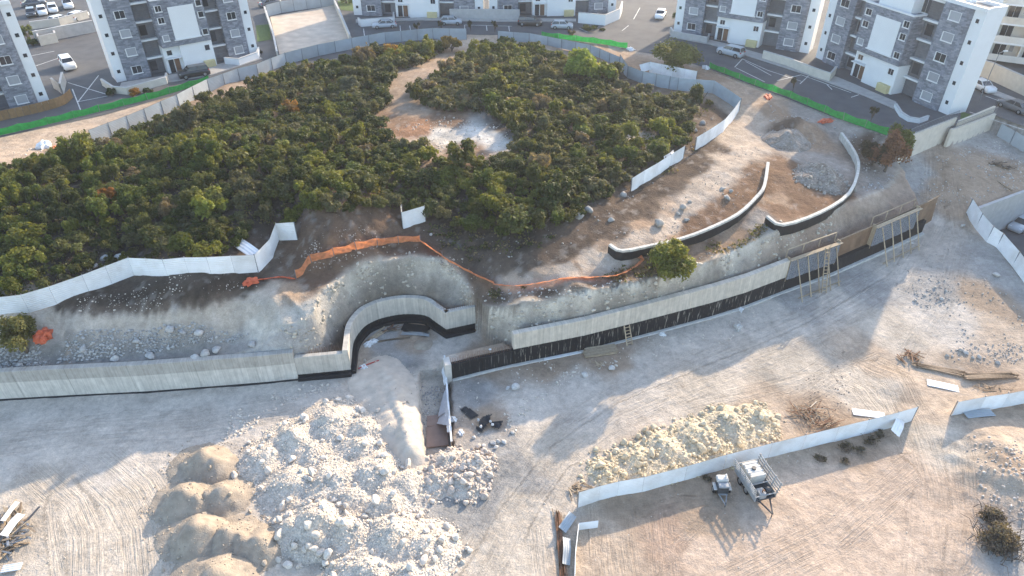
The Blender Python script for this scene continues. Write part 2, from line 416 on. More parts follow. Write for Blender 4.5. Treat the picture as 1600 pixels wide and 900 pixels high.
# --- soil colours (albedo) by surveyed spot; upper and lower ground kept apart
PALE = (.505, .435, .355); WHITE = (.64, .60, .54); PINK = (.50, .385, .295); BEIGE = (.47, .37, .28); BROWN = (.215, .14, .092); HUMUS = (.07, .054, .042); DARK = (.115, .088, .068)
TAN = (.36, .27, .195); GREY = (.36, .335, .305); RED = (.30, .17, .10); DUST = (.53, .468, .40); CHALK = (.60, .545, .465)
SCREE = (.25, .235, .215)
UPC = [(0, 505, DUST), (60, 502, DUST), (120, 502, DUST), (180, 500, PALE), (250, 494, PALE), (310, 488, PALE), (370, 478, PALE), (420, 467, PALE), (450, 455, TAN), (60, 540, SCREE), (120, 545, SCREE), (180, 548, SCREE), (250, 542, SCREE), (330, 532, SCREE), (200, 560, SCREE), (290, 552, SCREE), (380, 535, GREY), (400, 512, CHALK), (440, 507, CHALK), (470, 508, CHALK), (150, 474, HUMUS), (200, 468, HUMUS), (240, 466, HUMUS), (280, 462, HUMUS), (320, 458, HUMUS), (360, 450, HUMUS), (395, 438, HUMUS), (110, 484, DARK), (340, 468, DARK), (270, 478, GREY), (760, 455, BROWN), (60, 520, BROWN), (110, 560, TAN), (30, 560, DARK),
 (150, 460, HUMUS), (250, 450, HUMUS), (350, 440, HUMUS), (400, 420, DARK), (300, 400, HUMUS), (100, 430, HUMUS), (200, 380, HUMUS), (0, 400, HUMUS), (100, 330, HUMUS), (300, 320, HUMUS), (450, 330, HUMUS), (500, 270, HUMUS), (300, 250, HUMUS), (100, 280, HUMUS), (420, 200, DARK), (550, 150, DARK), (500, 110, DARK), (620, 95, DARK),
 (520, 375, BROWN), (560, 360, BROWN), (590, 390, BROWN), (480, 410, BROWN), (600, 400, DARK), (660, 390, DARK), (700, 380, HUMUS), (760, 390, HUMUS), (820, 380, HUMUS), (700, 345, HUMUS), (760, 420, DARK), (800, 440, BEIGE), (850, 430, BEIGE), (900, 410, TAN), (950, 380, TAN), (880, 385, DARK), (950, 345, DARK),
 (1000, 350, TAN), (1050, 330, BEIGE), (1100, 290, PALE), (1130, 250, PALE), (1150, 210, PALE), (1170, 180, PALE), (1180, 270, BROWN), (1120, 340, BROWN), (1050, 370, TAN), (1150, 315, BROWN), (1000, 400, TAN), (1000, 290, DARK), (1060, 245, DARK), (1080, 210, DARK), (1120, 180, DARK),
 (1220, 200, DARK), (1250, 215, TAN), (1200, 170, TAN), (1160, 145, BEIGE), (1280, 180, GREY), (1320, 195, GREY), (1230, 260, BROWN), (1250, 310, BROWN), (1290, 300, BROWN), (1220, 320, TAN), (1250, 245, GREY), (1290, 265, GREY), (1360, 230, DARK), (1390, 250, GREY), (1350, 300, GREY), (1300, 335, GREY), (1150, 375, TAN), (1200, 355, GREY), (1100, 400, TAN),
 (850, 460, DARK), (920, 450, DARK), (780, 462, DARK), (980, 435, BROWN),
 (610, 190, BROWN), (650, 200, RED), (640, 170, TAN), (620, 140, TAN), (650, 110, TAN), (690, 90, TAN), (730, 62, BEIGE), (690, 215, CHALK), (740, 210, WHITE), (770, 215, WHITE), (720, 235, BROWN), (660, 225, TAN), (700, 190, BROWN), (790, 200, DARK), (820, 250, HUMUS), (850, 300, HUMUS), (900, 250, HUMUS), (800, 120, HUMUS), (880, 150, DARK), (950, 180, DARK), (1000, 215, CHALK), (1020, 190, DARK), (950, 120, DARK), (990, 100, TAN), (1010, 85, BEIGE),
 (60, 222, BEIGE), (120, 195, BEIGE), (200, 170, BEIGE), (280, 150, TAN), (0, 235, BEIGE), (350, 118, TAN), (100, 235, TAN), (850, 62, BEIGE), (930, 70, TAN), (1100, 118, TAN), (1180, 150, BEIGE)]
LOWC = [(0, 650, DUST), (200, 650, DUST), (400, 640, DUST), (0, 720, DUST), (200, 720, DUST), (0, 800, PALE), (100, 850, PALE), (200, 800, PALE), (300, 880, PALE), (500, 620, DUST), (600, 580, PALE), (560, 555, BEIGE), (650, 520, TAN), (600, 530, GREY), (700, 540, DUST), (650, 600, PALE), (620, 570, GREY),
 (760, 560, TAN), (850, 570, TAN), (950, 550, TAN), (740, 620, GREY), (760, 660, TAN), (760, 690, GREY), (720, 740, GREY), (760, 780, GREY), (800, 740, GREY), (820, 640, DUST), (900, 620, DUST), (1000, 580, DUST), (1100, 530, DUST), (850, 700, PALE), (800, 800, PALE), (780, 880, PALE), (900, 740, PALE),
 (1200, 500, DUST), (1300, 470, DUST), (1400, 420, DUST), (1350, 450, GREY), (1250, 460, GREY), (1450, 450, GREY), (1480, 500, DUST), (1430, 330, DUST), (1430, 270, GREY), (1500, 270, TAN), (1560, 260, TAN), (1480, 300, TAN), (1540, 220, GREY), (1580, 440, GREY), (1550, 480, TAN),
 (1100, 620, PALE), (1250, 580, PALE), (1350, 560, BEIGE), (1400, 520, PALE), (1350, 610, PALE), (1450, 640, BEIGE), (1500, 600, BEIGE), (1560, 520, BEIGE), (1540, 600, TAN), (1280, 650, TAN), (1200, 660, BEIGE),
 (1000, 800, TAN), (950, 850, BEIGE), (950, 890, BEIGE), (1050, 830, (.40, .29, .215)), (1100, 800, TAN), (1100, 860, PINK), (1200, 820, PINK), (1300, 780, PINK), (1300, 870, PINK), (1400, 750, PINK), (1450, 820, PINK), (1480, 700, PALE), (1540, 760, BEIGE), (1580, 720, TAN), (1510, 880, PINK), (1590, 880, GREY), (1560, 680, BEIGE), (1350, 700, TAN), (1500, 780, PINK)]

def cline(pts, c, n=14):
    out = []
    for (a, b) in zip(pts[:-1], pts[1:]):
        k = max(1, int(math.hypot(b[0] - a[0], b[1] - a[1]) / n)); out += [(a[0] + (b[0] - a[0]) * i / k, a[1] + (b[1] - a[1]) * i / k, c) for i in range(k)]
    return out
UPC += cline([(-20, 505), (60, 503), (180, 500), (250, 494), (310, 488), (370, 478), (430, 465)], PALE) + cline([(90, 484), (150, 470), (240, 462), (320, 455), (395, 438)], HUMUS) + cline([(100, 490), (200, 478), (300, 468), (390, 452)], DARK)
UPC += cline([(0, 548), (120, 546), (250, 542), (345, 532)], SCREE) + cline([(30, 564), (200, 560), (310, 552)], SCREE) + cline([(60, 518), (180, 515), (260, 509), (350, 500)], DUST) + cline([(60, 530), (180, 530), (260, 524), (340, 516)], (.33, .31, .285))
UPC += cline([(850, 436), (950, 396), (1050, 345), (1130, 272), (1165, 205), (1170, 165)], (.50, .43, .355), 18) + cline([(880, 402), (1000, 330), (1080, 262), (1130, 215)], DARK, 18) + cline([(1000, 398), (1100, 358), (1160, 316), (1192, 275)], BROWN, 16) + cline([(1225, 330), (1290, 318), (1325, 285)], BROWN, 16) + cline([(680, 385), (760, 400), (840, 398), (880, 385)], DARK, 18)
UPC += cline([(470, 400), (520, 370), (570, 362), (610, 385)], (.135, .092, .066), 14) + cline([(500, 352), (540, 345), (580, 348)], (.16, .11, .08), 14) + cline([(480, 430), (560, 398), (640, 388), (700, 400)], (.15, .10, .07), 14)
def shepard(X, Y, lst, zf, pw=6.5):
    wa = np.where(X < -14, .5, 1.4)
    wx = X + wa * fbm(X, Y, 4.0, 61, 4) + 0.3 * fbm(X, Y, 0.8, 63, 2); wy = Y + wa * fbm(X, Y, 4.0, 62, 4) + 0.3 * fbm(X, Y, 0.8, 64, 2)
    num = np.zeros((len(X), 3)); den = np.zeros(len(X))
    for (px, py, c) in lst:
        p = ground(px, py, zf(px, py))
        s = 1.0 if p.y < 70 else 70.0 / p.y
        d = np.hypot((wx - p.x) * s, (wy - p.y) * s * 0.8) + 0.3
        w = d ** -pw
        num += w[:, None] * np.array(c); den += w
    return num / den[:, None]
cu = shepard(gx, gy, UPC, lambda x, y: 6.9 if y > 430 else (7.6 if y > 300 else 8.6))
cl = shepard(gx, gy, LOWC, lambda x, y: 0 if (y > 450 or x < 1200) else (1.5 if y > 360 else 4.5))
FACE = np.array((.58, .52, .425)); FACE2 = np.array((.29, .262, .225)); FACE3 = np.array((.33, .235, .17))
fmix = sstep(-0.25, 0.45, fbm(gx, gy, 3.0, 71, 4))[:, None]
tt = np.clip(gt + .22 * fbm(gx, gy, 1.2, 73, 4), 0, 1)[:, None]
strata_shade = np.where(tt < .45, np.array((.19, .145, .108)) * (1 - tt / .45) + FACE2 * (tt / .45), FACE2 * (1 - (tt - .45) / .55) + FACE * ((tt - .45) / .55) * 1.05)  # rock bands, with the trench's deeper shade painted darker into the lower part
cf = strata_shade * (.80 + .32 * fmix)
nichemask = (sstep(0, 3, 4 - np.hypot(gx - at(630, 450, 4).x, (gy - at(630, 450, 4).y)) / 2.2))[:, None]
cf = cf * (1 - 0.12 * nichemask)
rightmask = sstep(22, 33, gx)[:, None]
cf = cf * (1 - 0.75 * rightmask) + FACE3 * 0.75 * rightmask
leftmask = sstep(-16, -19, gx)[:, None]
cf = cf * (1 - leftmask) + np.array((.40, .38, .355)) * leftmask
dCa, _, _, _ = polyline_dist(gx, gy, CREST[6:])
kk_ = (np.exp(-(dCa / .5) ** 2) * (gzone == 1) * .75)[:, None]
cu = cu * (1 - kk_) + FACE * .95 * kk_
cu = cu * np.where((gx > 2)[:, None], np.array((.88, .82, .77)), np.array((.95, .93, .91)))
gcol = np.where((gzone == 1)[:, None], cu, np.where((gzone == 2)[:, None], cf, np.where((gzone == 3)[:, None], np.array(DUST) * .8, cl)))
# dark turf lip along the top of the cut, where roots hold the soil
dC, _, _, _ = polyline_dist(gx, gy, CREST[10:])
lip = (np.exp(-((dC - 0.9) / 0.9) ** 2) * (gzone == 1) * sstep(-.3, .3, fbm(gx, gy, 1.6, 81, 3)) * sstep(-10, -3, gx) * (1 - sstep(20, 28, gx)))[:, None]
gcol = gcol * (1 - 0.8 * lip) + np.array((.13, .10, .075)) * 0.8 * lip
# stone-speckled ground on the upper terrace
spk = (sstep(.28, .5, fbm(gx, gy, 0.7, 91, 3)) * (gzone == 1))[:, None]
gcol = gcol * (1 - 0.22 * spk) + np.array((.50, .46, .41)) * 0.22 * spk
# damp darker patches on the haul road
for (px, py, r) in [(720, 790, 2.6), (1190, 580, 1.4), (1240, 555, 1.6), (745, 615, 1.6), (590, 560, 1.4), (800, 735, 2.2), (640, 570, 1.2), (1480, 570, 1.0)]:
    p = at(px, py, 0); w = np.exp(-(((gx - p.x) ** 2 + ((gy - p.y)) ** 2) / r ** 2)) * (0.6 + 0.5 * fbm(gx, gy, 1.0, 95, 3))
    gcol = gcol * (1 - (np.clip(w, 0, 1) * 0.45)[:, None] * np.array((1, .92, .86)))

# wheel tracks: signed distance to the nearest track line
TRACKS = [([(165, 735), (205, 770), (232, 820), (240, 900)], 2.6), ([(60, 745), (110, 790), (130, 840), (128, 905)], 1.7), ([(95, 900), (86, 840), (80, 775)], .7),
          ([(740, 905), (800, 800), (870, 715), (960, 650), (1100, 590), (1250, 530), (1400, 450), (1450, 370), (1440, 290)], 2.2),
          ([(1250, 610), (1330, 560), (1390, 590), (1430, 660), (1460, 760), (1450, 905)], 2.4), ([(1100, 640), (1250, 600), (1350, 560)], 1.8), ([(960, 905), (955, 860), (950, 800)], 2.2),
          ([(0, 690), (150, 672), (300, 660), (420, 640)], 2.4), ([(1380, 640), (1350, 605), (1300, 580)], 1.8), ([(1030, 905), (1060, 850), (1100, 815)], .6), ([(1000, 800), (1060, 785), (1120, 780)], .6), ([(1480, 905), (1500, 800), (1490, 700)], 1.6), ([(1170, 905), (1300, 840), (1420, 740)], 2.0), ([(700, 905), (770, 790), (850, 690), (960, 620), (1100, 560), (1250, 500), (1380, 430)], 1.6), ([(860, 905), (850, 830), (900, 740)], 1.5), ([(1420, 700), (1380, 610), (1300, 545)], 1.4), ([(1460, 320), (1490, 400), (1470, 480), (1420, 560)], 1.5), ([(1040, 905), (1035, 850), (1030, 800)], 1.3)]
tu = np.full(len(gx), 9.0); tm = np.zeros(len(gx)); ta = np.zeros(len(gx))
for pts, w in TRACKS:
    d, _, s, al = polyline_dist(gx, gy, [tuple(at(x, y, 0)) for x, y in pts])
    near = (d < w) & (gzone == 0)
    m = near & (1 - d / w > tm)
    tu = np.where(m, s, tu); ta = np.where(m, al, ta); tm = np.where(m, 1 - d / w, tm)
gz[:] = gz + np.where(tm > 0, 0.010 * sstep(-.25, .35, fbm(gx, gy, 5.0, 98, 2)) * np.sin(tu * 7.0) * sstep(0, .35, tm) * (0.6 + 0.6 * fbm(gx, gy, 3.0, 97, 2)), 0)

nx, ny = len(xs), len(ys)
ii = np.arange(nx * ny).reshape(ny, nx)
F = np.stack([ii[:-1, :-1].ravel(), ii[:-1, 1:].ravel(), ii[1:, 1:].ravel(), ii[1:, :-1].ravel()], axis=1)

def ground_material():
    m, nt, b = new_mat('site soil'); L = nt.links
    geo = N(nt, 'ShaderNodeNewGeometry')
    at_ = N(nt, 'ShaderNodeAttribute'); at_.attribute_name = 'soil'
    tr = N(nt, 'ShaderNodeAttribute'); tr.attribute_name = 'track'
    def noise(scale, detail=6, rough=.6, dist=0.0):
        n = N(nt, 'ShaderNodeTexNoise'); n.inputs['Scale'].default_value = scale; n.inputs['Detail'].default_value = detail; n.inputs['Roughness'].default_value = rough; n.inputs['Distortion'].default_value = dist
        L.new(geo.outputs['Position'], n.inputs['Vector']); return n.outputs[0]
    def rng_(src, a, b_, c, d):
        r = N(nt, 'ShaderNodeMapRange'); r.inputs[1].default_value = a; r.inputs[2].default_value = b_; r.inputs[3].default_value = c; r.inputs[4].default_value = d; L.new(src, r.inputs[0]); return r.outputs[0]
    def mul(a, b_):
        x = N(nt, 'ShaderNodeMath'); x.operation = 'MULTIPLY'
        L.new(a, x.inputs[0])
        if isinstance(b_, float): x.inputs[1].default_value = b_
        else: L.new(b_, x.inputs[1])
        return x.outputs[0]
    def add(a, b_):
        x = N(nt, 'ShaderNodeMath'); x.operation = 'ADD'; L.new(a, x.inputs[0]); L.new(b_, x.inputs[1]); return x.outputs[0]
    big = rng_(noise(.35, 4, .65, .6), .3, .7, .80, 1.18)
    mid = rng_(noise(1.7, 4, .7, .3), .28, .72, .80, 1.18)
    fine = rng_(noise(9, 3, .7), .25, .75, .82, 1.16)
    fac = mul(mul(big, mid), fine)
    sc3 = N(nt, 'ShaderNodeVectorMath'); sc3.operation = 'SCALE'; L.new(at_.outputs['Color'], sc3.inputs[0]); L.new(fac, sc3.inputs['Scale'])
    # pebbles: pale and dark chips
    vo = N(nt, 'ShaderNodeTexVoronoi'); vo.inputs['Scale'].default_value = 4.5; L.new(geo.outputs['Position'], vo.inputs['Vector'])
    peb = rng_(vo.outputs['Distance'], .10, .22, 1.0, 0.0)
    sepc = N(nt, 'ShaderNodeSeparateColor'); L.new(vo.outputs['Color'], sepc.inputs[0])
    pick = rng_(sepc.outputs[0], .72, .76, 0, 1); patch = rng_(noise(.8, 3, .6), .48, .62, 0, 1)
    pf = mul(mul(mul(peb, pick), patch), .75)
    mixp = N(nt, 'ShaderNodeMix'); mixp.data_type = 'RGBA'; L.new(pf, mixp.inputs[0]); L.new(sc3.outputs[0], mixp.inputs[6])
    mixp.inputs[7].default_value = (.60, .565, .52, 1)
    # tracks: pressed ribs across the wheel path
    sepT = N(nt, 'ShaderNodeSeparateColor'); L.new(tr.outputs['Color'], sepT.inputs[0])
    u = mul(sepT.outputs[0], 18.0)
    un = add(u, rng_(noise(.9, 2), 0, 1, -3.0, 3.0))
    cv = N(nt, 'ShaderNodeCombineXYZ'); L.new(mul(sepT.outputs[0], 4.2), cv.inputs[0]); L.new(mul(sepT.outputs[2], .16), cv.inputs[1])
    tn = N(nt, 'ShaderNodeTexNoise'); tn.inputs['Scale'].default_value = 1.0; tn.inputs['Detail'].default_value = 4; tn.inputs['Roughness'].default_value = .75; L.new(cv.outputs[0], tn.inputs['Vector'])
    class _S: pass
    si = _S(); si.outputs = [rng_(tn.outputs[0], .3, .7, -1, 1)]
    tmask = mul(rng_(sepT.outputs[1], 0, .3, 0, 1), rng_(noise(.45, 2), .30, .52, .15, 1))
    trk = mul(si.outputs[0], tmask)
    dk = rng_(trk, -1, 1, .78, 1.15)
    sc4 = N(nt, 'ShaderNodeVectorMath'); sc4.operation = 'SCALE'; L.new(mixp.outputs[2], sc4.inputs[0]); L.new(dk, sc4.inputs['Scale'])
    L.new(sc4.outputs[0], b.inputs['Base Color'])
    b.inputs['Roughness'].default_value = .95; b.inputs['Specular IOR Level'].default_value = .1
    h = add(add(mul(noise(1.3, 5, .68), .5), mul(noise(6, 3, .7), .16)), add(mul(trk, .16), mul(pf, .12)))
    bp = N(nt, 'ShaderNodeBump'); bp.inputs['Strength'].default_value = .9; bp.inputs['Distance'].default_value = .35
    L.new(h, bp.inputs['Height']); L.new(bp.outputs[0], b.inputs['Normal'])
    return m
M = {}
M['soil'] = ground_material()
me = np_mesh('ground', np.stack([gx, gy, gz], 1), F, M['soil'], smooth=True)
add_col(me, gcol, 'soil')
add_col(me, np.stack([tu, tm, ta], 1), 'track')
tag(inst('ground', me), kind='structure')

# ------------------------------------------------------------------ cast walls
def wall_mesh(name, pts, h, t, mat, u0=0.0, below=0.35):
    """one cast section along a polyline (front foot line); uv = metres along / above the foot"""
    n = len(pts); hs = h if isinstance(h, (list, tuple)) else [h] * n
    back = offset_line(pts, t)
    vs, us = [], []
    run = u0
    for i in range(n):
        if i: run += (Vector(pts[i]) - Vector(pts[i - 1])).length
        us.append(run); z = pts[i][2]
        vs += [(pts[i][0], pts[i][1], z - below), (pts[i][0], pts[i][1], z + hs[i] - .03), (pts[i][0] + (back[i][0] - pts[i][0]) / t * .03, pts[i][1] + (back[i][1] - pts[i][1]) / t * .03, z + hs[i]),
               (back[i][0], back[i][1], z + hs[i]), (back[i][0], back[i][1], z - below)]
    fs = []; uvs = []
    for i in range(n - 1):
        a = i * 5; b = a + 5; u, v = us[i], us[i + 1]
        for (p, q, vp, vq0) in ((0, 1, -below, 0), (1, 2, 0, 0), (2, 3, 0, 0), (3, 4, 0, 0)):
            H0, H1 = hs[i], hs[i + 1]
            V = {0: (-below, -below), 1: (H0, H1), 2: (H0, H1), 3: (H0 + .3, H1 + .3), 4: (H0 + 1, H1 + 1)}
            fs.append((a + p, b + p, b + q, a + q)); uvs += [(u, V[p][0]), (v, V[p][1]), (v, V[q][1]), (u, V[q][0])]
    fs.append((0, 1, 2, 3, 4)); uvs += [(us[0], -below), (us[0], hs[0]), (us[0], hs[0]), (us[0] + t, hs[0]), (us[0] + t, -below)]
    e = (n - 1) * 5
    fs.append((e + 4, e + 3, e + 2, e + 1, e)); uvs += [(us[-1] + t, -below), (us[-1] + t, hs[-1]), (us[-1], hs[-1]), (us[-1], hs[-1]), (us[-1], -below)]
    me = bpy.data.meshes.new(name); me.from_pydata(vs, [], fs); me.materials.append(mat)
    uv = me.uv_layers.new(name='UVMap'); uv.data.foreach_set('uv', [c for q in uvs for c in q])
    me.update(); return me, run

def concrete_mat(name, col, board=0.62, black_h=0.0, drips=0.0, band=None, rust=0.0):
    """board-marked in-situ concrete; below black_h a brushed bitumen coat, with slurry runs over it"""
    m, nt, b = new_mat(name); L = nt.links
    uv = N(nt, 'ShaderNodeUVMap'); sx = N(nt, 'ShaderNodeSeparateXYZ'); L.new(uv.outputs[0], sx.inputs[0])
    geo = N(nt, 'ShaderNodeNewGeometry')
    def math_(op, a, b_=None, c=None):
        x = N(nt, 'ShaderNodeMath'); x.operation = op
        for i, q in enumerate((a, b_, c)):
            if q is None: continue
            if isinstance(q, (int, float)): x.inputs[i].default_value = q
            else: L.new(q, x.inputs[i])
        return x.outputs[0]
    def rr(src, a, b_, c, d):
        r = N(nt, 'ShaderNodeMapRange'); r.inputs[1].default_value = a; r.inputs[2].default_value = b_; r.inputs[3].default_value = c; r.inputs[4].default_value = d; L.new(src, r.inputs[0]); return r.outputs[0]
    def noise(vec, scale, detail=4, rough=.6):
        n = N(nt, 'ShaderNodeTexNoise'); n.inputs['Scale'].default_value = scale; n.inputs['Detail'].default_value = detail; n.inputs['Roughness'].default_value = rough; L.new(vec, n.inputs['Vector']); return n.outputs[0]
    cx = N(nt, 'ShaderNodeCombineXYZ'); L.new(math_('MULTIPLY', sx.outputs[0], 4.5), cx.inputs[0]); L.new(math_('MULTIPLY', sx.outputs[1], .35), cx.inputs[1])
    streak = noise(cx.outputs[0], 1.0, 5, .7)
    mott = noise(geo.outputs['Position'], 1.6, 6, .65)
    ln = math_('FRACT', math_('DIVIDE', sx.outputs[0], board))
    line = rr(math_('ABSOLUTE', math_('SUBTRACT', ln, .5)), .44, .49, 0, 1)
    cell = math_('FLOOR', math_('DIVIDE', sx.outputs[0], board))
    wn_ = N(nt, 'ShaderNodeTexWhiteNoise'); wn_.noise_dimensions = '1D'; L.new(cell, wn_.inputs['W'])
    tone = math_('MULTIPLY', math_('MULTIPLY', rr(streak, .3, .7, .78, 1.12), rr(mott, .3, .7, .86, 1.12)), rr(wn_.outputs[0], 0, 1, .93, 1.05))
    tone = math_('MULTIPLY', tone, rr(math_('MULTIPLY', line, rr(streak, .35, .6, .2, 1)), 0, 1, 1, .72))
    if band:   # upper pour: smoother and greyer
        up = rr(math_('ADD', sx.outputs[1], rr(mott, 0, 1, -.1, .1)), band - .04, band + .04, 0, 1)
        tone = math_('MULTIPLY', tone, rr(up, 0, 1, 1.12, .80))
    sc3 = N(nt, 'ShaderNodeVectorMath'); sc3.operation = 'SCALE'; sc3.inputs[0].default_value = col; L.new(tone, sc3.inputs['Scale'])
    out = sc3.outputs[0]
    rough = .85
    if black_h:
        cx2 = N(nt, 'ShaderNodeCombineXYZ'); L.new(math_('MULTIPLY', sx.outputs[0], 7), cx2.inputs[0]); L.new(math_('MULTIPLY', sx.outputs[1], .5), cx2.inputs[1])
        dr = noise(cx2.outputs[0], 1.0, 3, .6); big = noise(geo.outputs['Position'], .25, 2)
        edge = rr(math_('ADD', sx.outputs[1], rr(streak, 0, 1, -.05, .05)), black_h - .02, black_h + .02, 1, 0)
        run_ = math_('MULTIPLY', rr(dr, .57, .66, 0, 1), rr(big, .35, .6, .1, .85))
        bk = math_('MULTIPLY', edge, math_('SUBTRACT', 1.0, math_('MULTIPLY', run_, drips)))
        mm = N(nt, 'ShaderNodeMix'); mm.data_type = 'RGBA'; L.new(bk, mm.inputs[0]); L.new(out, mm.inputs[6]); mm.inputs[7].default_value = (.014, .014, .016, 1)
        out = mm.outputs[2]
    L.new(out, b.inputs['Base Color']); b.inputs['Roughness'].default_value = rough; b.inputs['Specular IOR Level'].default_value = .25
    bp = N(nt, 'ShaderNodeBump'); bp.inputs['Strength'].default_value = .5; bp.inputs['Distance'].default_value = .03
    L.new(math_('SUBTRACT', mott, math_('MULTIPLY', line, .5)), bp.inputs['Height']); L.new(bp.outputs[0], b.inputs['Normal'])
    return m

M['conc_left'] = concrete_mat('left wall concrete', (.54, .50, .44), .55, 0, 0, band=2.05)
M['conc_niche'] = concrete_mat('niche concrete', (.56, .515, .445), .6, .95, .05)
M['conc_low'] = concrete_mat('low wall concrete', (.49, .455, .40), .6, .62, .05)
M['conc_right'] = concrete_mat('right wall concrete', (.56, .505, .425), .6, 1.95, 1.0)
M['bitumen_wall'] = concrete_mat('bitumen wall', (.48, .46, .42), .6, 9.0, .35)
M['bitumen_clean'] = concrete_mat('clean bitumen wall', (.48, .46, .42), .6, 9.0, .06)
M['conc_terr'] = concrete_mat('terrace wall concrete', (.58, .55, .49), 1.2, 0, 0)
M['footing'] = mat_plain('footing concrete', (.52, .50, .46), .9, .12, 2.0, .4)
M['black'] = mat_plain('bitumen', (.016, .016, .018), .55, .3, 3.0, .3)
M['rust'] = mat_plain('rusty rebar', (.20, .105, .06), .8, .3, 8.0)
M['timber'] = mat_plain('sawn timber', (.40, .315, .215), .75, .18, 5.0, .2, obj_rand=.2)
M['timber_old'] = mat_plain('weathered timber', (.24, .18, .125), .85, .25, 5.0, .3, obj_rand=.25)
M['ply'] = mat_plain('film-faced ply', (.24, .165, .13), .55, .12, 1.5, obj_rand=.1)
M['steel_grey'] = mat_plain('form steel', (.26, .275, .30), .55, .15, 3.0, metal=.2)

def lerp_line(pts, t0, t1):
    """piece of polyline between two fractions of its length"""
    P = [Vector(p) for p in pts]; Ls = [0]
    for a, b in zip(P[:-1], P[1:]): Ls.append(Ls[-1] + (b - a).length)
    T = Ls[-1]
    def pt(s):
        for i in range(len(P) - 1):
            if s <= Ls[i + 1] + 1e-6: return P[i].lerp(P[i + 1], (s - Ls[i]) / max(Ls[i + 1] - Ls[i], 1e-6))
        return P[-1]
    s0, s1 = t0 * T, t1 * T
    return [tuple(pt(s0))] + [tuple(P[i]) for i in range(len(P)) if s0 + .02 < Ls[i] < s1 - .02] + [tuple(pt(s1))]
def line_len(pts): return sum((Vector(b) - Vector(a)).length for a, b in zip(pts[:-1], pts[1:]))

def cast_wall(name, label, pts, h, t, mat, joints, cat='wall', foot=None, below=.35):
    root = thing(name, label, cat, (0, 0, 0))
    T = line_len(pts); g = .012 / T
    js = [0] + list(joints) + [1]; u = 0
    hf = h if callable(h) else (lambda s: h)
    for a, b in zip(js[:-1], js[1:]):
        seg = lerp_line(pts, a + g, b - g)
        P = [Vector(p) for p in seg]; run = a * T; hs = []
        for i, p in enumerate(P):
            if i: run += (p - P[i - 1]).length
            hs.append(hf(min(max(run / T, a + g), b - g)))
        me, u = wall_mesh('wall_section', seg, hs, t, mat, u, below)
        inst('wall_section', me, root)
    if foot:
        w, fh, fm = foot
        fl = offset_line(pts, -w)
        me, _ = wall_mesh('footing', fl, fh, w - .004, fm, 0, .3)
        inst('footing', me, root)
    return root

def smooth_line(pts, n=4):
    """Catmull-Rom through surveyed points"""
    P = [Vector(p) for p in pts]; out = []
    for i in range(len(P) - 1):
        p0 = P[max(i - 1, 0)]; p1 = P[i]; p2 = P[i + 1]; p3 = P[min(i + 2, len(P) - 1)]
        for k in range(n):
            t = k / n
            out.append(tuple(0.5 * ((2 * p1) + (-p0 + p2) * t + (2 * p0 - 5 * p1 + 4 * p2 - p3) * t * t + (-p0 + 3 * p1 - 3 * p2 + p3) * t ** 3)))
    return out + [tuple(P[-1])]

cast_wall('retaining_wall', 'long pale concrete retaining wall below the left-hand path', LEFT_WALL, 3.3, .55, M['conc_left'], [.14, .30, .43, .585, .75, .9], foot=(.16, .12, M['black']))
w = cast_wall('retaining_wall', 'short lower concrete wall with black foot left of the curved bay', LEFT_LOW, 2.65, .45, M['conc_low'], [], foot=(.38, .42, M['black']))
NICHE_S = smooth_line(NICHE[1:10], 3)[:-1] + [NICHE[9], NICHE[10]]
nw = cast_wall('curved_wall', 'curved concrete bay wall with black foot in the semicircular cutting', [NICHE[0]] + NICHE_S + [NICHE[11]], lambda s: 3.0, .5, M['conc_niche'], [.16, .41, .66, .84], foot=(.40, .38, M['black']))
cast_wall('retaining_wall', 'low black-coated wall with rebar tops right of the trench', RIGHT_LOW, 1.75, .42, M['bitumen_wall'], [.5], foot=(.25, .10, M['footing']))
cast_wall('retaining_wall', 'tall concrete wall with drip-streaked black lower half beside the haul road', RIGHT_WALL, lambda s: 3.75 + .35 * s, .55, M['conc_right'], [.205, .42, .6, .74, .88], foot=(.30, .10, M['footing']))
cast_wall('retaining_wall', 'black-coated wall base with formwork at the far right end', RIGHT_END, lambda s: 1.72, .42, M['bitumen_clean'], [.3, .62], foot=(.35, .12, M['footing']))
# concrete stub closing the low wall
sp = at(707, 593, 0); sb = MB()
sb.box(-.02, .55, -.35, .75, -.4, 2.05)
stub = sb.build('end_stub', M['footing'], None, loc=sp - Vector((.62, 0, 0)), rz=.28)
tag(stub, 'pale concrete end stub of the low black wall by the trench', 'wall stub')

# starter bars standing out of the walls
def rebar_row(name, label, pts, z, h, step, lean=.0, back=.2, group=None):
    root = thing(name, label, 'rebar', (0, 0, 0), group=group)
    T = line_len(pts); n = int(T / step)
    L = offset_line(pts, back); bar = MB()
    bar.tube([(0, 0, 0), (0, 0, h)], .014, 4)
    bm_ = bar.mesh('bar', M['rust'])
    for i in range(n):
        p = lerp_line(L, i / n, i / n + .001)[0]
        inst('bar', bm_, root, (p[0], p[1], z), (rng.uniform(-.08, .08) - lean, rng.uniform(-.08, .08), 0), (1, 1, rng.uniform(.75, 1.1)))
    return root
rebar_row('rebar_row', 'rusty starter bars standing on the low black wall', RIGHT_LOW, 1.7, .8, .16)
rebar_row('rebar_row', 'rusty bars standing behind the short lower wall left of the bay', lerp_line(LEFT_LOW, .28, .9), 2.3, 1.1, .2, back=.55)
rebar_row('rebar_row', 'rusty starter bars behind the right end of the curved bay wall', [NICHE[10], NICHE[11]], 2.95, .6, .2, back=.3)
rebar_row('rebar_row', 'rusty starter bars on the right side of the curved bay', [NICHE[9], NICHE[10]], 2.95, .6, .2, back=.3)

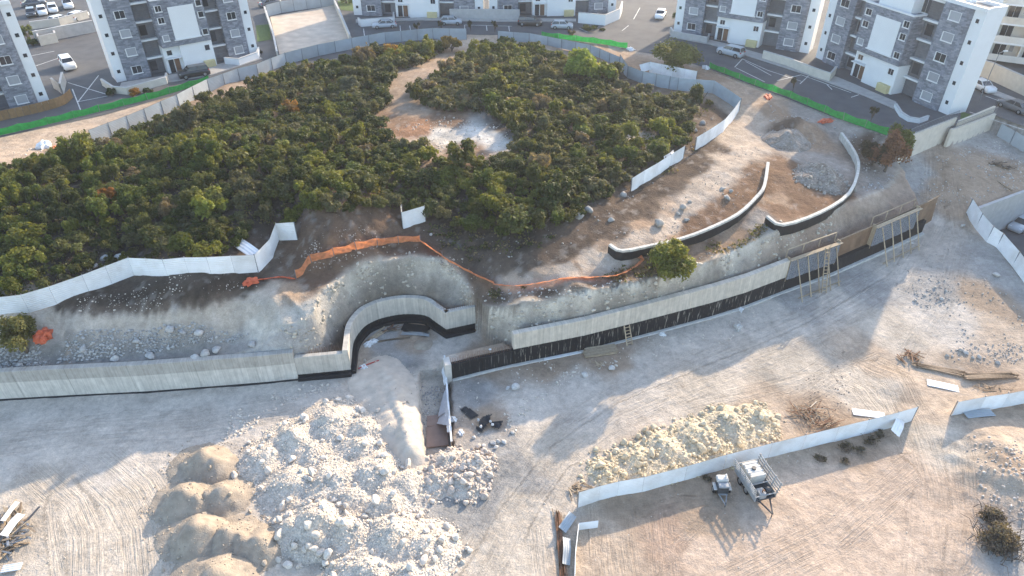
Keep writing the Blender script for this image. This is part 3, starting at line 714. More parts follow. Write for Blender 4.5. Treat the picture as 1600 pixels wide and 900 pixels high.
# low curved garden walls on the upper terrace
def low_wall(label, px, h):
    pts = []
    for (x, y) in px:
        g = ground(x, y + 5, 6.5); q = at(x, y, g.z + h); pts.append((q.x, q.y, g.z))
    pts = smooth_line(pts, 3)
    zz = [p[2] for p in pts]
    zs = np.convolve(np.pad(zz, 4, mode='edge'), np.ones(9) / 9, mode='valid')
    pts = [(p[0], p[1], float(z)) for p, z in zip(pts, zs)]
    r = cast_wall('garden_wall', label, pts, h, .34, M['conc_terr'], [.12, .3, .48, .66, .84], below=.5)
    fl = offset_line(pts, -.03); me, _ = wall_mesh('bitumen_coat', [(p[0], p[1], p[2]) for p in fl], h - .22, .026, M['black'], 0, .5)
    inst('bitumen_coat', me, r)
    return pts
GW_A = low_wall('low curved concrete wall with black outer face ending behind the round shrub', [(951, 380), (973, 393), (1024, 383), (1058, 375), (1103, 362), (1155, 334), (1185, 306), (1197, 290), (1203, 252)], .85)
GW_B = low_wall('low curved concrete wall with black outer face around the stone pile', [(1197, 337), (1225, 349), (1285, 333), (1330, 301), (1344, 262), (1337, 236), (1318, 205)], .85)

# ------------------------------------------------------------------ formwork on the right wall
def formwork(label, t0, t1, nprops):
    line = lerp_line(RIGHT_END, t0, t1); a = Vector(line[0]); b = Vector(line[-1])
    d = (b - a); Lx = d.length; rz = math.atan2(d.y, d.x)
    root = thing('wall_formwork', label, 'formwork', a, rz)
    slope = (b.z - a.z) / Lx
    z0 = 1.66
    npan = max(3, int(Lx / 1.1)); pw = Lx / npan; ph = 2.45
    # a steel form panel: skin with a waffle of ribs on the outside
    pm = MB(); pm.box(.012, pw - .012, -.03, 0, 0, ph)
    nr, nc = 8, 3
    for i in range(nr + 1): pm.box(.015, pw - .015, -.12, -.031, i * (ph - .05) / nr, i * (ph - .05) / nr + .05)
    for j in range(nc + 1):
        x = .014 + j * (pw - .078) / nc
        for i in range(nr):
            zz = i * (ph - .05) / nr
            pm.box(x, x + .05, -.115, -.031, zz + .051, zz + (ph - .05) / nr - .001)
    pmesh = pm.mesh('form_panel', M['steel_grey'])
    for i in range(npan): inst('form_panel', pmesh, root, (i * pw, -.05, z0 + slope * (i + .5) * pw))
    # inner ply face, leaning timber walkway and rail on top
    ib = MB(); ib.poly([(0, .42, z0), (Lx, .42, z0 + slope * Lx), (Lx, .42, z0 + ph + slope * Lx), (0, .42, z0 + ph)]); ib.poly([(0, .45, z0 + ph), (Lx, .45, z0 + ph + slope * Lx), (Lx, .45, z0 + slope * Lx), (0, .45, z0)])
    ib.build('ply_face', M['ply'], root)
    for k in range(3):
        m_ = MB(); m_.bar((-.2, -.16 - k * .16 + .25, z0 + ph + .06 + .01 * k), (Lx + .2, -.16 - k * .16 + .25, z0 + ph + .06 + .01 * k + slope * Lx), .14, .06)
        m_.build('walkway_board', M['timber'], root)
    m_ = MB(); m_.bar((0, .75, z0 + ph + .9), (Lx, .75, z0 + ph + .9 + slope * Lx), .08); m_.build('guard_rail', M['timber'], root)
    for i in range(4):
        x = Lx * i / 3; m_ = MB(); m_.bar((x, .7, z0 + ph - .6 + slope * x), (x, .75, z0 + ph + .95 + slope * x), .07); m_.build('rail_post', M['timber'], root)
    for i in range(nprops):
        x = Lx * (i + .6) / nprops; zt = z0 + ph * rng.uniform(.86, 1.0)
        m_ = MB(); m_.bar((x, -.17, zt + slope * x), (x + rng.uniform(-.1, .1), -2.0 + rng.uniform(-.3, .2), slope * x - .12), .085)
        m_.build('prop', M['timber'], root)
    m_ = MB(); m_.bar((Lx * .1, -1.72, .10), (Lx, -1.6, .10 + slope * Lx), .10, .08); m_.build('sole_plate', M['timber'], root)
    # stop-end boards
    for x in (-.04, Lx + .04):
        m_ = MB(); m_.box(x - .03, x + .03, -.04, .46, z0 + slope * x - .3, z0 + ph + .25 + slope * x); m_.build('stop_end', M['timber'], root)
    return root
formwork('grey waffle steel formwork with timber props beside the tall ladder', .0, .305, 5)
formwork('grey waffle steel formwork with timber props near the far wall end', .565, .885, 5)

# brown back shutter standing behind the black base, to the sharp end of the wall
M['ply_brown'] = mat_plain('stained shutter ply', (.17, .105, .065), .8, .22, 1.2, .3, dirt=(.27, .2, .14), dirt_amt=.7, obj_rand=.15)
bs_line = offset_line(lerp_line(RIGHT_END, .29, 1.0), .46) 
e1 = Vector(bs_line[-1]); e0 = Vector(bs_line[-2]); bs_line = bs_line + [tuple(e1 + (e1 - e0).normalized() * 1.6 + Vector((0, 0, .2)))]
bs = thing('back_shutter', 'tall brown shutter boards behind the black wall base at the far right', 'formwork', bs_line[0]); o_ = Vector(bs_line[0])
nb_ = 22
for i in range(nb_):
    p = Vector(lerp_line(bs_line, i / nb_, i / nb_ + .0005)[0]) - o_; q = Vector(lerp_line(bs_line, (i + 1) / nb_ - .0015, (i + 1) / nb_)[-1]) - o_
    hh = 4.0 + rng.uniform(-.03, .03); m_ = MB()
    m_.bar(p + Vector((0, 0, hh / 2 + .3)), q + Vector((0, 0, hh / 2 + .3)), .06, hh - .6); m_.build('board', M['ply_brown'], bs)
m_ = MB(); A_ = Vector(lerp_line(bs_line, .0, .001)[0]) - o_; B_ = Vector(bs_line[-1]) - o_
for a_, b_ in zip(bs_line[:-1], bs_line[1:]):
    m_ = MB(); m_.bar(Vector(a_) - o_ + Vector((0, 0, 4.08)), Vector(b_) - o_ + Vector((0, 0, 4.08)), .12, .1); m_.build('top_waler', M['timber_old'], bs)
def ladder(label, p0, p1, w=.5, n=9):
    p0 = Vector(p0); p1 = Vector(p1); d = p1 - p0
    side = Vector((d.y, -d.x, 0)) if abs(d.x) + abs(d.y) > .01 else Vector((1, 0, 0))
    side = Vector((-d.y, d.x, 0)).normalized() if Vector((d.x, d.y, 0)).length > .01 else Vector((1, 0, 0))
    root = thing('ladder', label, 'ladder', p0)
    for s in (-1, 1):
        m_ = MB(); m_.bar(side * s * w / 2, d + side * s * w / 2 * .9, .085, .10); m_.build('rail', M['timber'], root)
    for i in range(n):
        t = (i + .6) / n; m_ = MB(); m_.bar(d * t - side * w / 2, d * t + side * w / 2, .06, .07); m_.build('rung', M['timber'], root)
    return root
b = at(984, 540, 0); tpt = at(978, 529, 0)
ladder('wooden ladder leaning on the tall concrete wall by the timber stack', (b.x, b.y, .05), (b.x - .45, b.y + 1.15, 2.35), .62, 8)
b = at(1287, 458, .6); ladder('tall wooden ladder at the end of the nearer formwork', (b.x, b.y, .65), (b.x - .15, b.y + 1.75, 5.3), .5, 13)

# ------------------------------------------------------------------ hoardings
M['sheet_white'] = mat_plain('white hoarding steel', (.80, .80, .79), .45, .05, 1.2, dirt=(.50, .46, .40), dirt_amt=.6, obj_rand=.10, spec=.4)
M['sheet_old'] = mat_plain('weathered hoarding steel', (.36, .40, .425), .5, .10, .8, dirt=(.33, .33, .32), dirt_amt=.5, obj_rand=.08, spec=.3)
M['sheet_dark'] = mat_plain('hoarding back', (.30, .33, .345), .55, .12, .8, dirt=(.26, .25, .23), dirt_amt=.5, obj_rand=.10)
M['post'] = mat_plain('galvanised post', (.22, .23, .24), .5, .15, 3.0, metal=.4)
pm = MB(); pm.box(-.035, .035, -.035, .035, -.3, 1); POST = pm.mesh('post', M['post'])

def fence(label, pts, h, mat='sheet_white', plen=2.4, lean=0.0, posts=True, name='hoarding', cat='fence', wob=.02, post_front=False, group=None):
    """ribbed sheets between surveyed ground points; neighbours share their edges"""
    root = thing(name, label, cat, pts[0], group=group); o = Vector(pts[0]); nodes = []
    for a, b in zip(pts[:-1], pts[1:]):
        a = Vector(a); b = Vector(b); n = max(1, int(round(Vector((b.x - a.x, b.y - a.y, 0)).length / plen)))
        nodes += [a.lerp(b, i / n) for i in range(n)]
    nodes.append(Vector(pts[-1]))
    zs = np.array([p.z for p in nodes])
    if len(zs) > 4: zs = np.convolve(np.pad(zs, 1, mode='edge'), [.25, .5, .25], mode='valid')
    tops = []
    for i, p in enumerate(nodes):
        p.z = float(zs[i]); t = nodes[min(i + 1, len(nodes) - 1)] - nodes[max(i - 1, 0)]; nn = Vector((t.y, -t.x, 0)).normalized()
        tops.append(p + Vector((0, 0, h * rng.uniform(.985, 1.015))) + nn * h * (-lean + rng.uniform(-wob, wob)))
    for i in range(len(nodes) - 1):
        A, B, TA, TB = nodes[i] - o, nodes[i + 1] - o, tops[i] - o, tops[i + 1] - o
        d = B - A; nn = Vector((d.y, -d.x, 0)).normalized(); m_ = MB(); nr = 30; e = d * .004
        A, TA, B, TB = A + e, TA + e, B - e, TB - e
        prev = None; V = []
        for k in range(nr + 1):
            off = nn * (0.0 if k % 3 else .03)
            V += [A.lerp(TA, k / nr) + off, B.lerp(TB, k / nr) + off]
        Fs = [(2 * k, 2 * k + 1, 2 * k + 3, 2 * k + 2) for k in range(nr)]
        m_.raw(V, Fs); m_.raw([v - nn * .012 for v in V], [f[::-1] for f in Fs])
        m_.build('sheet', M[mat], root)
        if posts: inst('post', POST, root, nodes[i] - o + nn * (.06 if post_front else -.07), (0, 0, math.atan2(d.y, d.x)), (1, 1, h * 1.02))
    if posts: inst('post', POST, root, nodes[-1] - o, (0, 0, 0), (1, 1, h * 1.02))
    return root
def gpts(px, z0=6.5, sink=.05):
    out = []
    for (x, y) in px:
        g = ground(x, y, z0); out.append((g.x, g.y, g.z - sink))
    return out
fence('long white corrugated hoarding between the left scrub and the dirt path', gpts([(-60, 494), (0, 492), (47, 489), (89, 475), (139, 455), (210, 431), (262, 431), (330, 428), (404, 426)], 6.2), 2.0, plen=2.3)
fence('white corrugated hoarding stepping uphill behind the brown soil mound', gpts([(404, 426), (427, 401), (436, 375), (465, 374)], 6.4), 2.0, plen=2.3)
fence('small white two-sided hoarding corner at the scrub edge', gpts([(629, 345), (630, 357), (665, 346)], 7), 1.95, plen=2.4)
fence('white hoarding along the scrub edge below the bent sheet', gpts([(986, 299), (1024, 276), (1067, 248)], 7), 1.75, plen=2.6)
fence('white hoarding curving beside the upper dirt track', gpts([(1086, 236), (1108, 222), (1129, 207), (1145, 188), (1154, 174)], 7.4), 1.9, plen=2.4)
fence('dull grey hoarding back turning round the upper right scrub corner', gpts([(1154, 174), (1136, 160), (1113, 146), (1058, 141)], 7.8), 1.9, 'sheet_old', 2.6, post_front=True)
fence('blue-grey hoarding behind the bright green tree', gpts([(968, 104), (980, 122), (1003, 130), (1045, 139), (1058, 141)], 8.0), 1.9, 'sheet_old', 2.6, post_front=True)
fence('newer white hoarding below the round roadside tree', gpts([(1014, 113), (1050, 121), (1087, 128)], 8.0), 1.75, plen=2.4)
fence('long weathered blue-grey hoarding with dark posts along the back of the scrub', gpts([(146, 226), (231, 192), (281, 168), (328, 144), (375, 126), (404, 119), (448, 101), (498, 88), (551, 77), (603, 68), (677, 61), (729, 62)], 8.0), 2.0, 'sheet_old', 2.9, post_front=True, wob=.004, lean=-.03)
fence('weathered hoarding between the scrub and the street at top centre', gpts([(778, 62), (827, 66), (856, 71), (922, 85), (968, 104)], 8.0), 1.6, 'sheet_old', 2.9, post_front=True)
fence('long white hoarding below the yellow rubble, gently curved', gpts([(903, 793), (935, 782), (964, 775), (1003, 769), (1069, 751), (1130, 733), (1200, 715), (1303, 690), (1395, 667), (1424, 658)], 0), 1.85, plen=3.0)
fence('white hoarding at the right edge of the site', gpts([(1486, 650), (1529, 642), (1600, 630), (1680, 615)], .3), 1.8, plen=3.0)
fence('white hoarding running down beside the sunken car park', wpts([(1509, 333, 3.15), (1524, 357, 2.9), (1541, 378, 2.6), (1556, 388, 2.45), (1580, 418, 2.0), (1610, 458, 1.45), (1650, 505, 1.0)]), 2.0, plen=2.4, lean=.06)
fence('grey hoarding beyond the cream wall at the top right', gpts([(1557, 212), (1600, 238), (1650, 268)], 5.4), 1.9, 'sheet_old', 2.6, post_front=True)
fence('low pale hoarding corner around the graded plot at bottom centre', gpts([(934, 824), (904, 828), (899, 870), (897, 920)], 0), .85, plen=2.4, posts=False)

def bent_sheet(label, px, py, rz, L, Wd, lift, bend, mat='sheet_white', z0=0.0, name='loose_sheet', tilt=0.0):
    """a loose ribbed sheet, bent about its width"""
    m_ = MB(); nseg = 10; nr = 14
    P = []
    ang = 0; x = z = 0
    row = []
    for i in range(nseg + 1):
        row.append((x, z)); ang = bend * math.sin(math.pi * i / nseg) ; x += L / nseg * math.cos(ang * (1 - 2 * i / nseg)); z += L / nseg * math.sin(ang * (1 - 2 * i / nseg))
    for i in range(nseg):
        for j in range(nr):
            y0, y1 = Wd * j / nr, Wd * (j + 1) / nr; d0 = .03 if j % 4 in (1, 2) else 0; d1 = .03 if (j + 1) % 4 in (1, 2) else 0
            (xa, za), (xb, zb) = row[i], row[i + 1]
            m_.poly([(xa, y0, za + d0), (xb, y0, zb + d0), (xb, y1, zb + d1), (xa, y1, za + d1)])
    me = m_.mesh(name, M[mat])
    bm = bmesh.new(); bm.from_mesh(me); bmesh.ops.remove_doubles(bm, verts=bm.verts, dist=1e-5)
    r = bmesh.ops.extrude_face_region(bm, geom=list(bm.faces)); bmesh.ops.translate(bm, vec=(0, 0, -.008), verts=[v for v in r['geom'] if isinstance(v, bmesh.types.BMVert)])
    bm.to_mesh(me); bm.free()
    g = ground(px, py, z0)
    o = inst(name, me, None, g + Vector((0, 0, lift)), (tilt, 0, rz))
    return tag(o, label, 'metal sheet')
bent_sheet('ribbed sheet slumped behind the left hoarding corner', 366, 388, -.75, 3.2, 1.1, .25, .25, 'sheet_white', 6.4, tilt=.35)
bent_sheet('white sheet bent upright at the end of the scrub-edge hoarding', 1040, 262, .9, 2.4, 1.0, .4, .5, z0=7, tilt=1.1)
bent_sheet('white folded sheet sticking up by the roadside tree', 1002, 116, .6, 2.4, 1.2, .3, .7, z0=8, tilt=1.0)
bent_sheet('pale sheet lying alone on the lit ground near the long poles', 1449, 603, -.36, 2.6, .9, .06, .04)
bent_sheet('pale sheet lying against the far end of the long white hoarding', 1333, 649, -.2, 2.7, .8, .08, .05)
bent_sheet('silver sheet folded over the end of the long white hoarding', 1402, 690, .95, 2.1, .9, .5, .5, tilt=.5)
bent_sheet('blue-grey sheet fallen in front of the right-hand hoarding', 1512, 655, .12, 2.6, .8, .1, .12, 'sheet_old')
bent_sheet('bent sheet curling beside the graded plot corner', 884, 835, 1.0, 1.7, .7, .15, .8, 'sheet_old', tilt=.4)
bent_sheet('wavy sheet lying along the graded plot edge', 891, 885, 1.5, 2.2, .6, .1, .6, 'sheet_old', tilt=.3)

# street-side green screens
def net_mat(name, col, trans=.25):
    m, nt, b = new_mat(name); L = nt.links
    geo = N(nt, 'ShaderNodeNewGeometry'); nz = N(nt, 'ShaderNodeTexNoise'); nz.inputs['Scale'].default_value = 2.5; nz.inputs['Detail'].default_value = 4
    L.new(geo.outputs['Position'], nz.inputs['Vector'])
    r = N(nt, 'ShaderNodeMapRange'); r.inputs[1].default_value = .3; r.inputs[2].default_value = .7; r.inputs[3].default_value = .75; r.inputs[4].default_value = 1.2; L.new(nz.outputs[0], r.inputs[0])
    s = N(nt, 'ShaderNodeVectorMath'); s.operation = 'SCALE'; s.inputs[0].default_value = col; L.new(r.outputs[0], s.inputs['Scale'])
    L.new(s.outputs[0], b.inputs['Base Color']); b.inputs['Roughness'].default_value = .7
    tr = N(nt, 'ShaderNodeBsdfTranslucent'); L.new(s.outputs[0], tr.inputs[0])
    mx = N(nt, 'ShaderNodeMixShader'); mx.inputs[0].default_value = trans
    L.new(b.outputs[0], mx.inputs[1]); L.new(tr.outputs[0], mx.inputs[2]); L.new(mx.outputs[0], nt.nodes['Material Output'].inputs[0])
    return m
M['green_net'] = net_mat('green screen', (.02, .30, .055), .25)
M['orange_net'] = net_mat('orange barrier mesh', (.72, .27, .12), .4)
M['orange_solid'] = net_mat('orange barrier bundle', (.66, .15, .07), .2)

def ribbon(name, label, cat, pts, hs, mat, wave=.06, step=.35, postm=None, pstep=2.5, z_lift=.03, seg_parts=True, flop=0.0):
    """hanging strip between stakes, sagging and rippled; one part per bay"""
    root = thing(name, label, cat, pts[0]); o = Vector(pts[0])
    T = line_len(pts); nb = max(1, int(T / pstep))
    hsf = lambda t: hs[0] if len(hs) == 1 else float(np.interp(t, np.linspace(0, 1, len(hs)), hs))
    for bay in range(nb):
        m_ = MB(); ns = max(3, int(pstep / step)); rows = []
        for i in range(ns + 1):
            t = (bay + i / ns) / nb
            p = Vector(lerp_line(pts, min(t, .999), min(t + .001, 1.0))[0]) - o
            q = Vector(lerp_line(pts, max(t - .004, 0), min(t + .004, 1.0))[-1]) - Vector(lerp_line(pts, max(t - .004, 0), min(t + .004, 1.0))[0]); q.z = 0
            nrm = Vector((q.y, -q.x, 0)); nrm = nrm.normalized() if nrm.length > 0 else Vector((0, -1, 0))
            sag = .18 * math.sin(math.pi * i / ns); H = hsf(t)
            r = []
            for k in range(5):
                f = k / 4; wv = wave * math.sin(7 * t * T * .5 + k * 1.7) + rng.uniform(-wave, wave) * .5 if 0 < i < ns else rng.uniform(-.02, .02)
                r.append(p + Vector((0, 0, z_lift + H * (f * (1 - sag * f)))) + nrm * (wv + flop * H * f))
            rows.append(r)
        for a, b in zip(rows[:-1], rows[1:]):
            for k in range(4): m_.poly([a[k], b[k], b[k + 1], a[k + 1]])
        m_.build('net_bay', mat, root, smooth=True)
        if postm:
            t = bay / nb; p = Vector(lerp_line(pts, t, min(t + .001, 1))[0]) - o
            inst('stake', postm, root, p, (rng.uniform(-.1, .1), rng.uniform(-.1, .1), 0), (1, 1, hsf(t) * 1.12))
    return root
sm = MB(); sm.box(-.025, .025, -.025, .025, -.3, 1); STAKE = sm.mesh('stake', M['post'])
GREEN_L = wpts([(-60, 226, 8), (0, 212, 8), (70, 196, 8), (139, 179, 8), (244, 153, 8), (328, 128, 8)])
ribbon('green_screen', 'bright green screen along the kerb at the upper left', 'fence', GREEN_L, [1.0], M['green_net'], .05, .6, STAKE, 3.0)
ribbon('green_screen', 'bright green screen along the street at top centre', 'fence', wpts([(846, 58, 8), (898, 64, 8), (940, 69, 8), (980, 76, 8)]), [1.0], M['green_net'], .05, .6, STAKE, 3.0)
GREEN_R = wpts([(1108, 106, 8), (1140, 118, 8), (1180, 134, 8), (1230, 151, 8), (1306, 184, 8), (1386, 212, 8)])
ribbon('green_screen', 'bright green screen along the street at the upper right', 'fence', GREEN_R, [.9, 1.1], M['green_net'], .05, .6, STAKE, 3.0)
ribbon('orange_barrier', 'orange mesh barrier on stakes round the top of the curved cutting', 'barrier', gpts([(463, 436), (475, 428), (483, 412), (514, 403), (545, 394), (575, 386), (610, 381), (640, 378), (657, 378)], 6.6, 0), [1.0, .95, .75], M['orange_net'], .07, .35, STAKE, 2.2)
ribbon('orange_barrier', 'slack orange barrier sloping down right of the curved cutting', 'barrier', gpts([(657, 378), (682, 395), (700, 408), (735, 427), (773, 444)], 6.4, 0), [.75, .5, .45], M['orange_net'], .06, .35, STAKE, 2.4, flop=.5)
ribbon('orange_barrier', 'fallen orange barrier lying along the top of the cut', 'barrier', gpts([(773, 444), (800, 447), (833, 444), (885, 434), (930, 433), (964, 430), (985, 420), (1003, 406), (990, 402)], 6.0, 0), [.45, .3, .4, .35], M['orange_net'], .09, .3, None, 2.0, flop=1.4)
ribbon('orange_barrier', 'twisted orange barrier strip trailing from the left path to the mound', 'barrier', gpts([(385, 444), (405, 438), (432, 434), (448, 434), (463, 437)], 6.3, 0), [.3, .2, .3], M['orange_solid'], .1, .25, None, 1.8, flop=.8)
def crumple(label, px, py, z0, r, h, mat, cat='barrier', name='orange_bundle', seed=1):
    """a crumpled heap of net or tarp"""
    rr_ = random.Random(seed); bm = bmesh.new(); bmesh.ops.create_icosphere(bm, subdivisions=3, radius=1)
    for v in bm.verts:
        n_ = Vector(v.co); k = 1 + .35 * math.sin(5 * n_.x + seed) * math.cos(7 * n_.y) + rr_.uniform(-.10, .10)
        v.co = Vector((n_.x * r[0] * k, n_.y * r[1] * k, max(n_.z, -.15) * h * k))
    me = bpy.data.meshes.new(name); bm.to_mesh(me); bm.free(); me.materials.append(M[mat] if isinstance(mat, str) else mat)
    g = ground(px, py, z0); o = inst(name, me, None, g, (0, 0, rr_.uniform(0, 3))); return tag(o, label, cat)
crumple('crumpled orange net bundle beside the small tree at the left edge', 70, 527, 5, (.8, .65), .75, 'orange_solid', seed=3)
crumple('crumpled orange net lump on the left path below the hoarding', 392, 441, 6, (.75, .5), .35, 'orange_solid', seed=5)
crumple('orange net heap in the rubble strip at the upper left', 85, 237, 8, (1.4, .6), .4, 'orange_solid', seed=8)
crumple('white sack heap in the rubble strip at the upper left', 70, 230, 8, (.9, .7), .8, 'sheet_white', 'sack heap', 'sack_heap', seed=9)
crumple('orange net scrap beside the dark soil heap at the upper right', 1290, 190, 7.5, (1.3, .5), .35, 'orange_solid', seed=12)
crumple('faded orange net scrap near the upper track', 1200, 152, 7.8, (1.2, .5), .3, 'orange_solid', seed=14)
# ------------------------------------------------------------------ streets
M['asphalt'] = mat_plain('asphalt', (.085, .087, .092), .9, .16, .5, .3, 30, dirt=(.135, .13, .125), dirt_amt=.6)
M['paving'] = mat_plain('concrete paving', (.36, .345, .325), .9, .12, 1.2, .2)
M['kerb'] = mat_plain('kerb stone', (.46, .45, .43), .85, .1, 2)
M['paint'] = mat_plain('worn road paint', (.62, .62, .60), .8, .15, 3, dirt=(.2, .2, .2), dirt_amt=.8)
M['lot'] = mat_plain('vacant lot dirt', (.50, .425, .345), .95, .16, .6, .6, 6, dirt=(.40, .31, .235), dirt_amt=.8)
M['render_white'] = mat_plain('white render', (.74, .74, .73), .8, .03, .6, dirt=(.66, .65, .63), dirt_amt=.35)
M['beige_wall'] = mat_plain('cream block wall', (.60, .545, .46), .85, .08, 1.5, .2, dirt=(.5, .44, .36), dirt_amt=.5)
M['grey_wall'] = mat_plain('grey block wall', (.42, .41, .395), .85, .1, 1.5, .2)
M['grass'] = mat_plain('lawn', (.07, .11, .03), .95, .25, 3, .5)
def sheet(name, pts, z, mat, parent=None, kind=None):
    m_ = MB(); m_.poly([(p[0], p[1], z) for p in pts]); o = m_.build(name, mat, parent)
    if kind: tag(o, kind=kind)
    return o
P8 = lambda x, y: tuple(at(x, y, 8))
def ccw(pts):
    a = sum(p[0] * q[1] - q[0] * p[1] for p, q in zip(pts, pts[1:] + pts[:1])); return pts if a > 0 else pts[::-1]
street = sheet('street', ccw([(p[0], p[1]) for p in STREET_EDGE] + STREET_POLY[len(STREET_EDGE):]), 8.0, M['asphalt'], kind='structure')
def marking(a, b, w=.14):
    a = Vector(P8(*a)); b = Vector(P8(*b)); d = (b - a); L = d.length
    m_ = MB(); m_.box(0, L, -w / 2, w / 2, -.002, .004)
    o = m_.build('marking', M['paint'], street, loc=(a.x, a.y, 8.006), rz=math.atan2(d.y, d.x))
for a, b in [((106, 129), (165, 147)), ((154, 118), (122, 159)), ((113, 139), (126, 172)), ((122, 159), (168, 150)), ((53, 104), (100, 88)), ((35, 90), (85, 80)), ((84, 42), (140, 32)), ((92, 52), (142, 40)),
             ((1200, 110), (1252, 127)), ((1214, 126), (1252, 117)), ((1252, 117), (1330, 145)), ((1250, 131), (1265, 117)), ((1330, 152), (1342, 148)), ((1160, 92), (1200, 110)), ((1148, 105), (1160, 92)), ((1150, 106), (1195, 128)), ((1165, 96), (1205, 118)), ((1300, 140), (1292, 132)),
             ((568, 45), (570, 60)), ((625, 40), (626, 50)), ((640, 40), (642, 50)), ((725, 39), (800, 41)), ((726, 39), (726, 48)), ((760, 40), (761, 48)), ((795, 41), (796, 49)), ((1515, 175), (1600, 203)), ((1540, 150), (1600, 172)), ((905, 44), (918, 50)), ((990, 30), (1000, 12)), ((972, 48), (982, 40))]:
    marking(a, b)
def pavement(name_pts, z=8.12):
    m_ = MB(); pts = ccw([P8(*p)[:2] for p in name_pts]); m_.prism(pts, 7.9, z)
    o = m_.build('pavement', M['paving']); tag(o, kind='structure')
    n = len(pts)
    return o
pavement([(186, 140), (270, 128), (330, 118), (410, 92), (400, 86), (300, 112), (190, 130)])
pavement([(556, 36), (660, 32), (770, 34), (900, 34), (900, 30), (770, 29), (660, 28), (556, 31)])
pavement([(1046, 58), (1110, 70), (1200, 98), (1262, 118), (1350, 150), (1400, 172), (1400, 160), (1310, 122), (1200, 88), (1130, 68), (1052, 50)])
pavement([(1497, 126), (1600, 168), (1650, 185), (1660, 178), (1600, 160), (1500, 120)])
# vacant dirt lot between its walls
lot = sheet('vacant_lot', ccw([P8(*p)[:2] for p in [(438, 90), (422, 26), (524, 8), (552, 64)]]), 8.03, M['lot'], kind='structure')
sheet('lawn', ccw([P8(*p)[:2] for p in [(402, 66), (400, 40), (420, 38), (424, 62)]]), 8.05, M['grass'], kind='structure')
sheet('lawn', ccw([P8(*p)[:2] for p in [(533, 16), (527, 2), (552, -2), (556, 18)]]), 8.05, M['grass'], kind='structure')
sheet('lawn', ccw([P8(*p)[:2] for p in [(1500, 188), (1502, 174), (1530, 184), (1512, 192)]]), 8.03, M['grass'], kind='structure')

def low_boundary(label, px, h, mat, t=.25, z=8.0, cap=True, name='boundary_wall'):
    root = thing(name, label, 'wall', (0, 0, 0))
    pts = [tuple(at(x, y, z)) for x, y in px]
    me, _ = wall_mesh('wall_face', pts, h, t, mat, 0, .2); inst('wall_face', me, root)
    if cap:
        cl = offset_line(pts, -.04); cl = [(p[0], p[1], p[2] + h + .004) for p in cl]
        me, _ = wall_mesh('coping', cl, .07, t + .08, M['kerb'], 0, 0); inst('coping', me, root)
    return root
low_boundary('pale low wall in front of the second apartment block', [(160, 134), (178, 146), (200, 148), (262, 131), (264, 124)], 1.0, M['beige_wall'])
low_boundary('curved pale wall at the right end of the second apartment block', [(352, 101), (375, 103), (405, 92), (407, 84)], 1.1, M['render_white'])
low_boundary('thin pale wall left of the vacant dirt lot', [(436, 92), (430, 62), (416, 20)], 1.2, M['beige_wall'])
low_boundary('thin pale wall right of the vacant dirt lot', [(549, 66), (534, 30), (522, 5)], 1.3, M['beige_wall'])
fence('grey hoarding across the far side of the vacant dirt lot', [P8(418, 26), P8(440, 20), P8(480, 14), P8(524, 8)], 2.2, 'sheet_old', 2.9, post_front=True)
low_boundary('pale planter wall left of the street-end block entrance', [(560, 39), (565, 42), (616, 38), (617, 30)], 1.3, M['render_white'])
low_boundary('long grey wall before the middle of the far street', [(703, 31), (760, 31), (812, 32)], 1.9, M['grey_wall'])
low_boundary('white curved terrace wall at the far street corner', [(903, 36), (945, 40), (968, 30), (972, 18)], 1.9, M['render_white'])
low_boundary('low pale wall before the first right-hand block', [(1046, 52), (1050, 58), (1104, 68), (1108, 62)], 1.0, M['grey_wall'])
low_boundary('long pale wall between the two right-hand blocks', [(1190, 92), (1230, 104), (1270, 120), (1295, 128), (1305, 117)], 1.3, M['beige_wall'])
low_boundary('curved low planter wall round the nearest right-hand corner', [(1396, 168), (1405, 182), (1418, 190), (1436, 193), (1450, 188)], .6, M['render_white'])
low_boundary('grey enclosure wall beside the left parking entrance', [(84, 138), (100, 148), (104, 128)], 1.5, M['grey_wall'])
low_boundary('long grey wall behind the left parking court', [(58, 68), (88, 62), (150, 50)], 2.0, M['grey_wall'])
low_boundary('pale bin enclosure wall at the left parking court', [(60, 62), (64, 72), (92, 66), (88, 58)], 1.6, M['beige_wall'])
low_boundary('pale wall above the left parking court', [(50, 46), (95, 40), (140, 28)], 1.3, M['beige_wall'])
crumple('blue tarpaulin heap in the bin enclosure', 72, 59, 8, (1.5, 1.0), .9, mat_plain('blue tarp', (.04, .10, .36), .5, .2), 'tarpaulin', 'tarpaulin', seed=21)
crumple('red tarpaulin heap in the bin enclosure', 70, 64, 8, (.9, .6), .6, mat_plain('red tarp', (.45, .07, .03), .5, .2), 'tarpaulin', 'tarpaulin', seed=22)
# brown slatted timber screen curving round the first block
def slat_screen(label, px, h):
    pts = smooth_line([P8(*p) for p in px], 4); root = thing('timber_screen', label, 'fence', pts[0]); o = Vector(pts[0])
    T = line_len(pts); n = int(T / .8)
    for i in range(n):
        a = Vector(lerp_line(pts, i / n, i / n + .001)[0]) - o; b = Vector(lerp_line(pts, (i + 1) / n - .001, (i + 1) / n)[-1]) - o
        m_ = MB(); d = (b - a) * .02; m_.bar(a + d + Vector((0, 0, h / 2)), b - d + Vector((0, 0, h / 2)), .06, h); m_.build('board', M['screen_wood'], root)
    return root
M['screen_wood'] = mat_plain('stained screen boards', (.27, .155, .07), .7, .15, 3, .2, obj_rand=.15)
slat_screen('brown timber screen round the foot of the leftmost block', [(-60, 204), (5, 188), (60, 176), (100, 164), (114, 152)], 1.3)

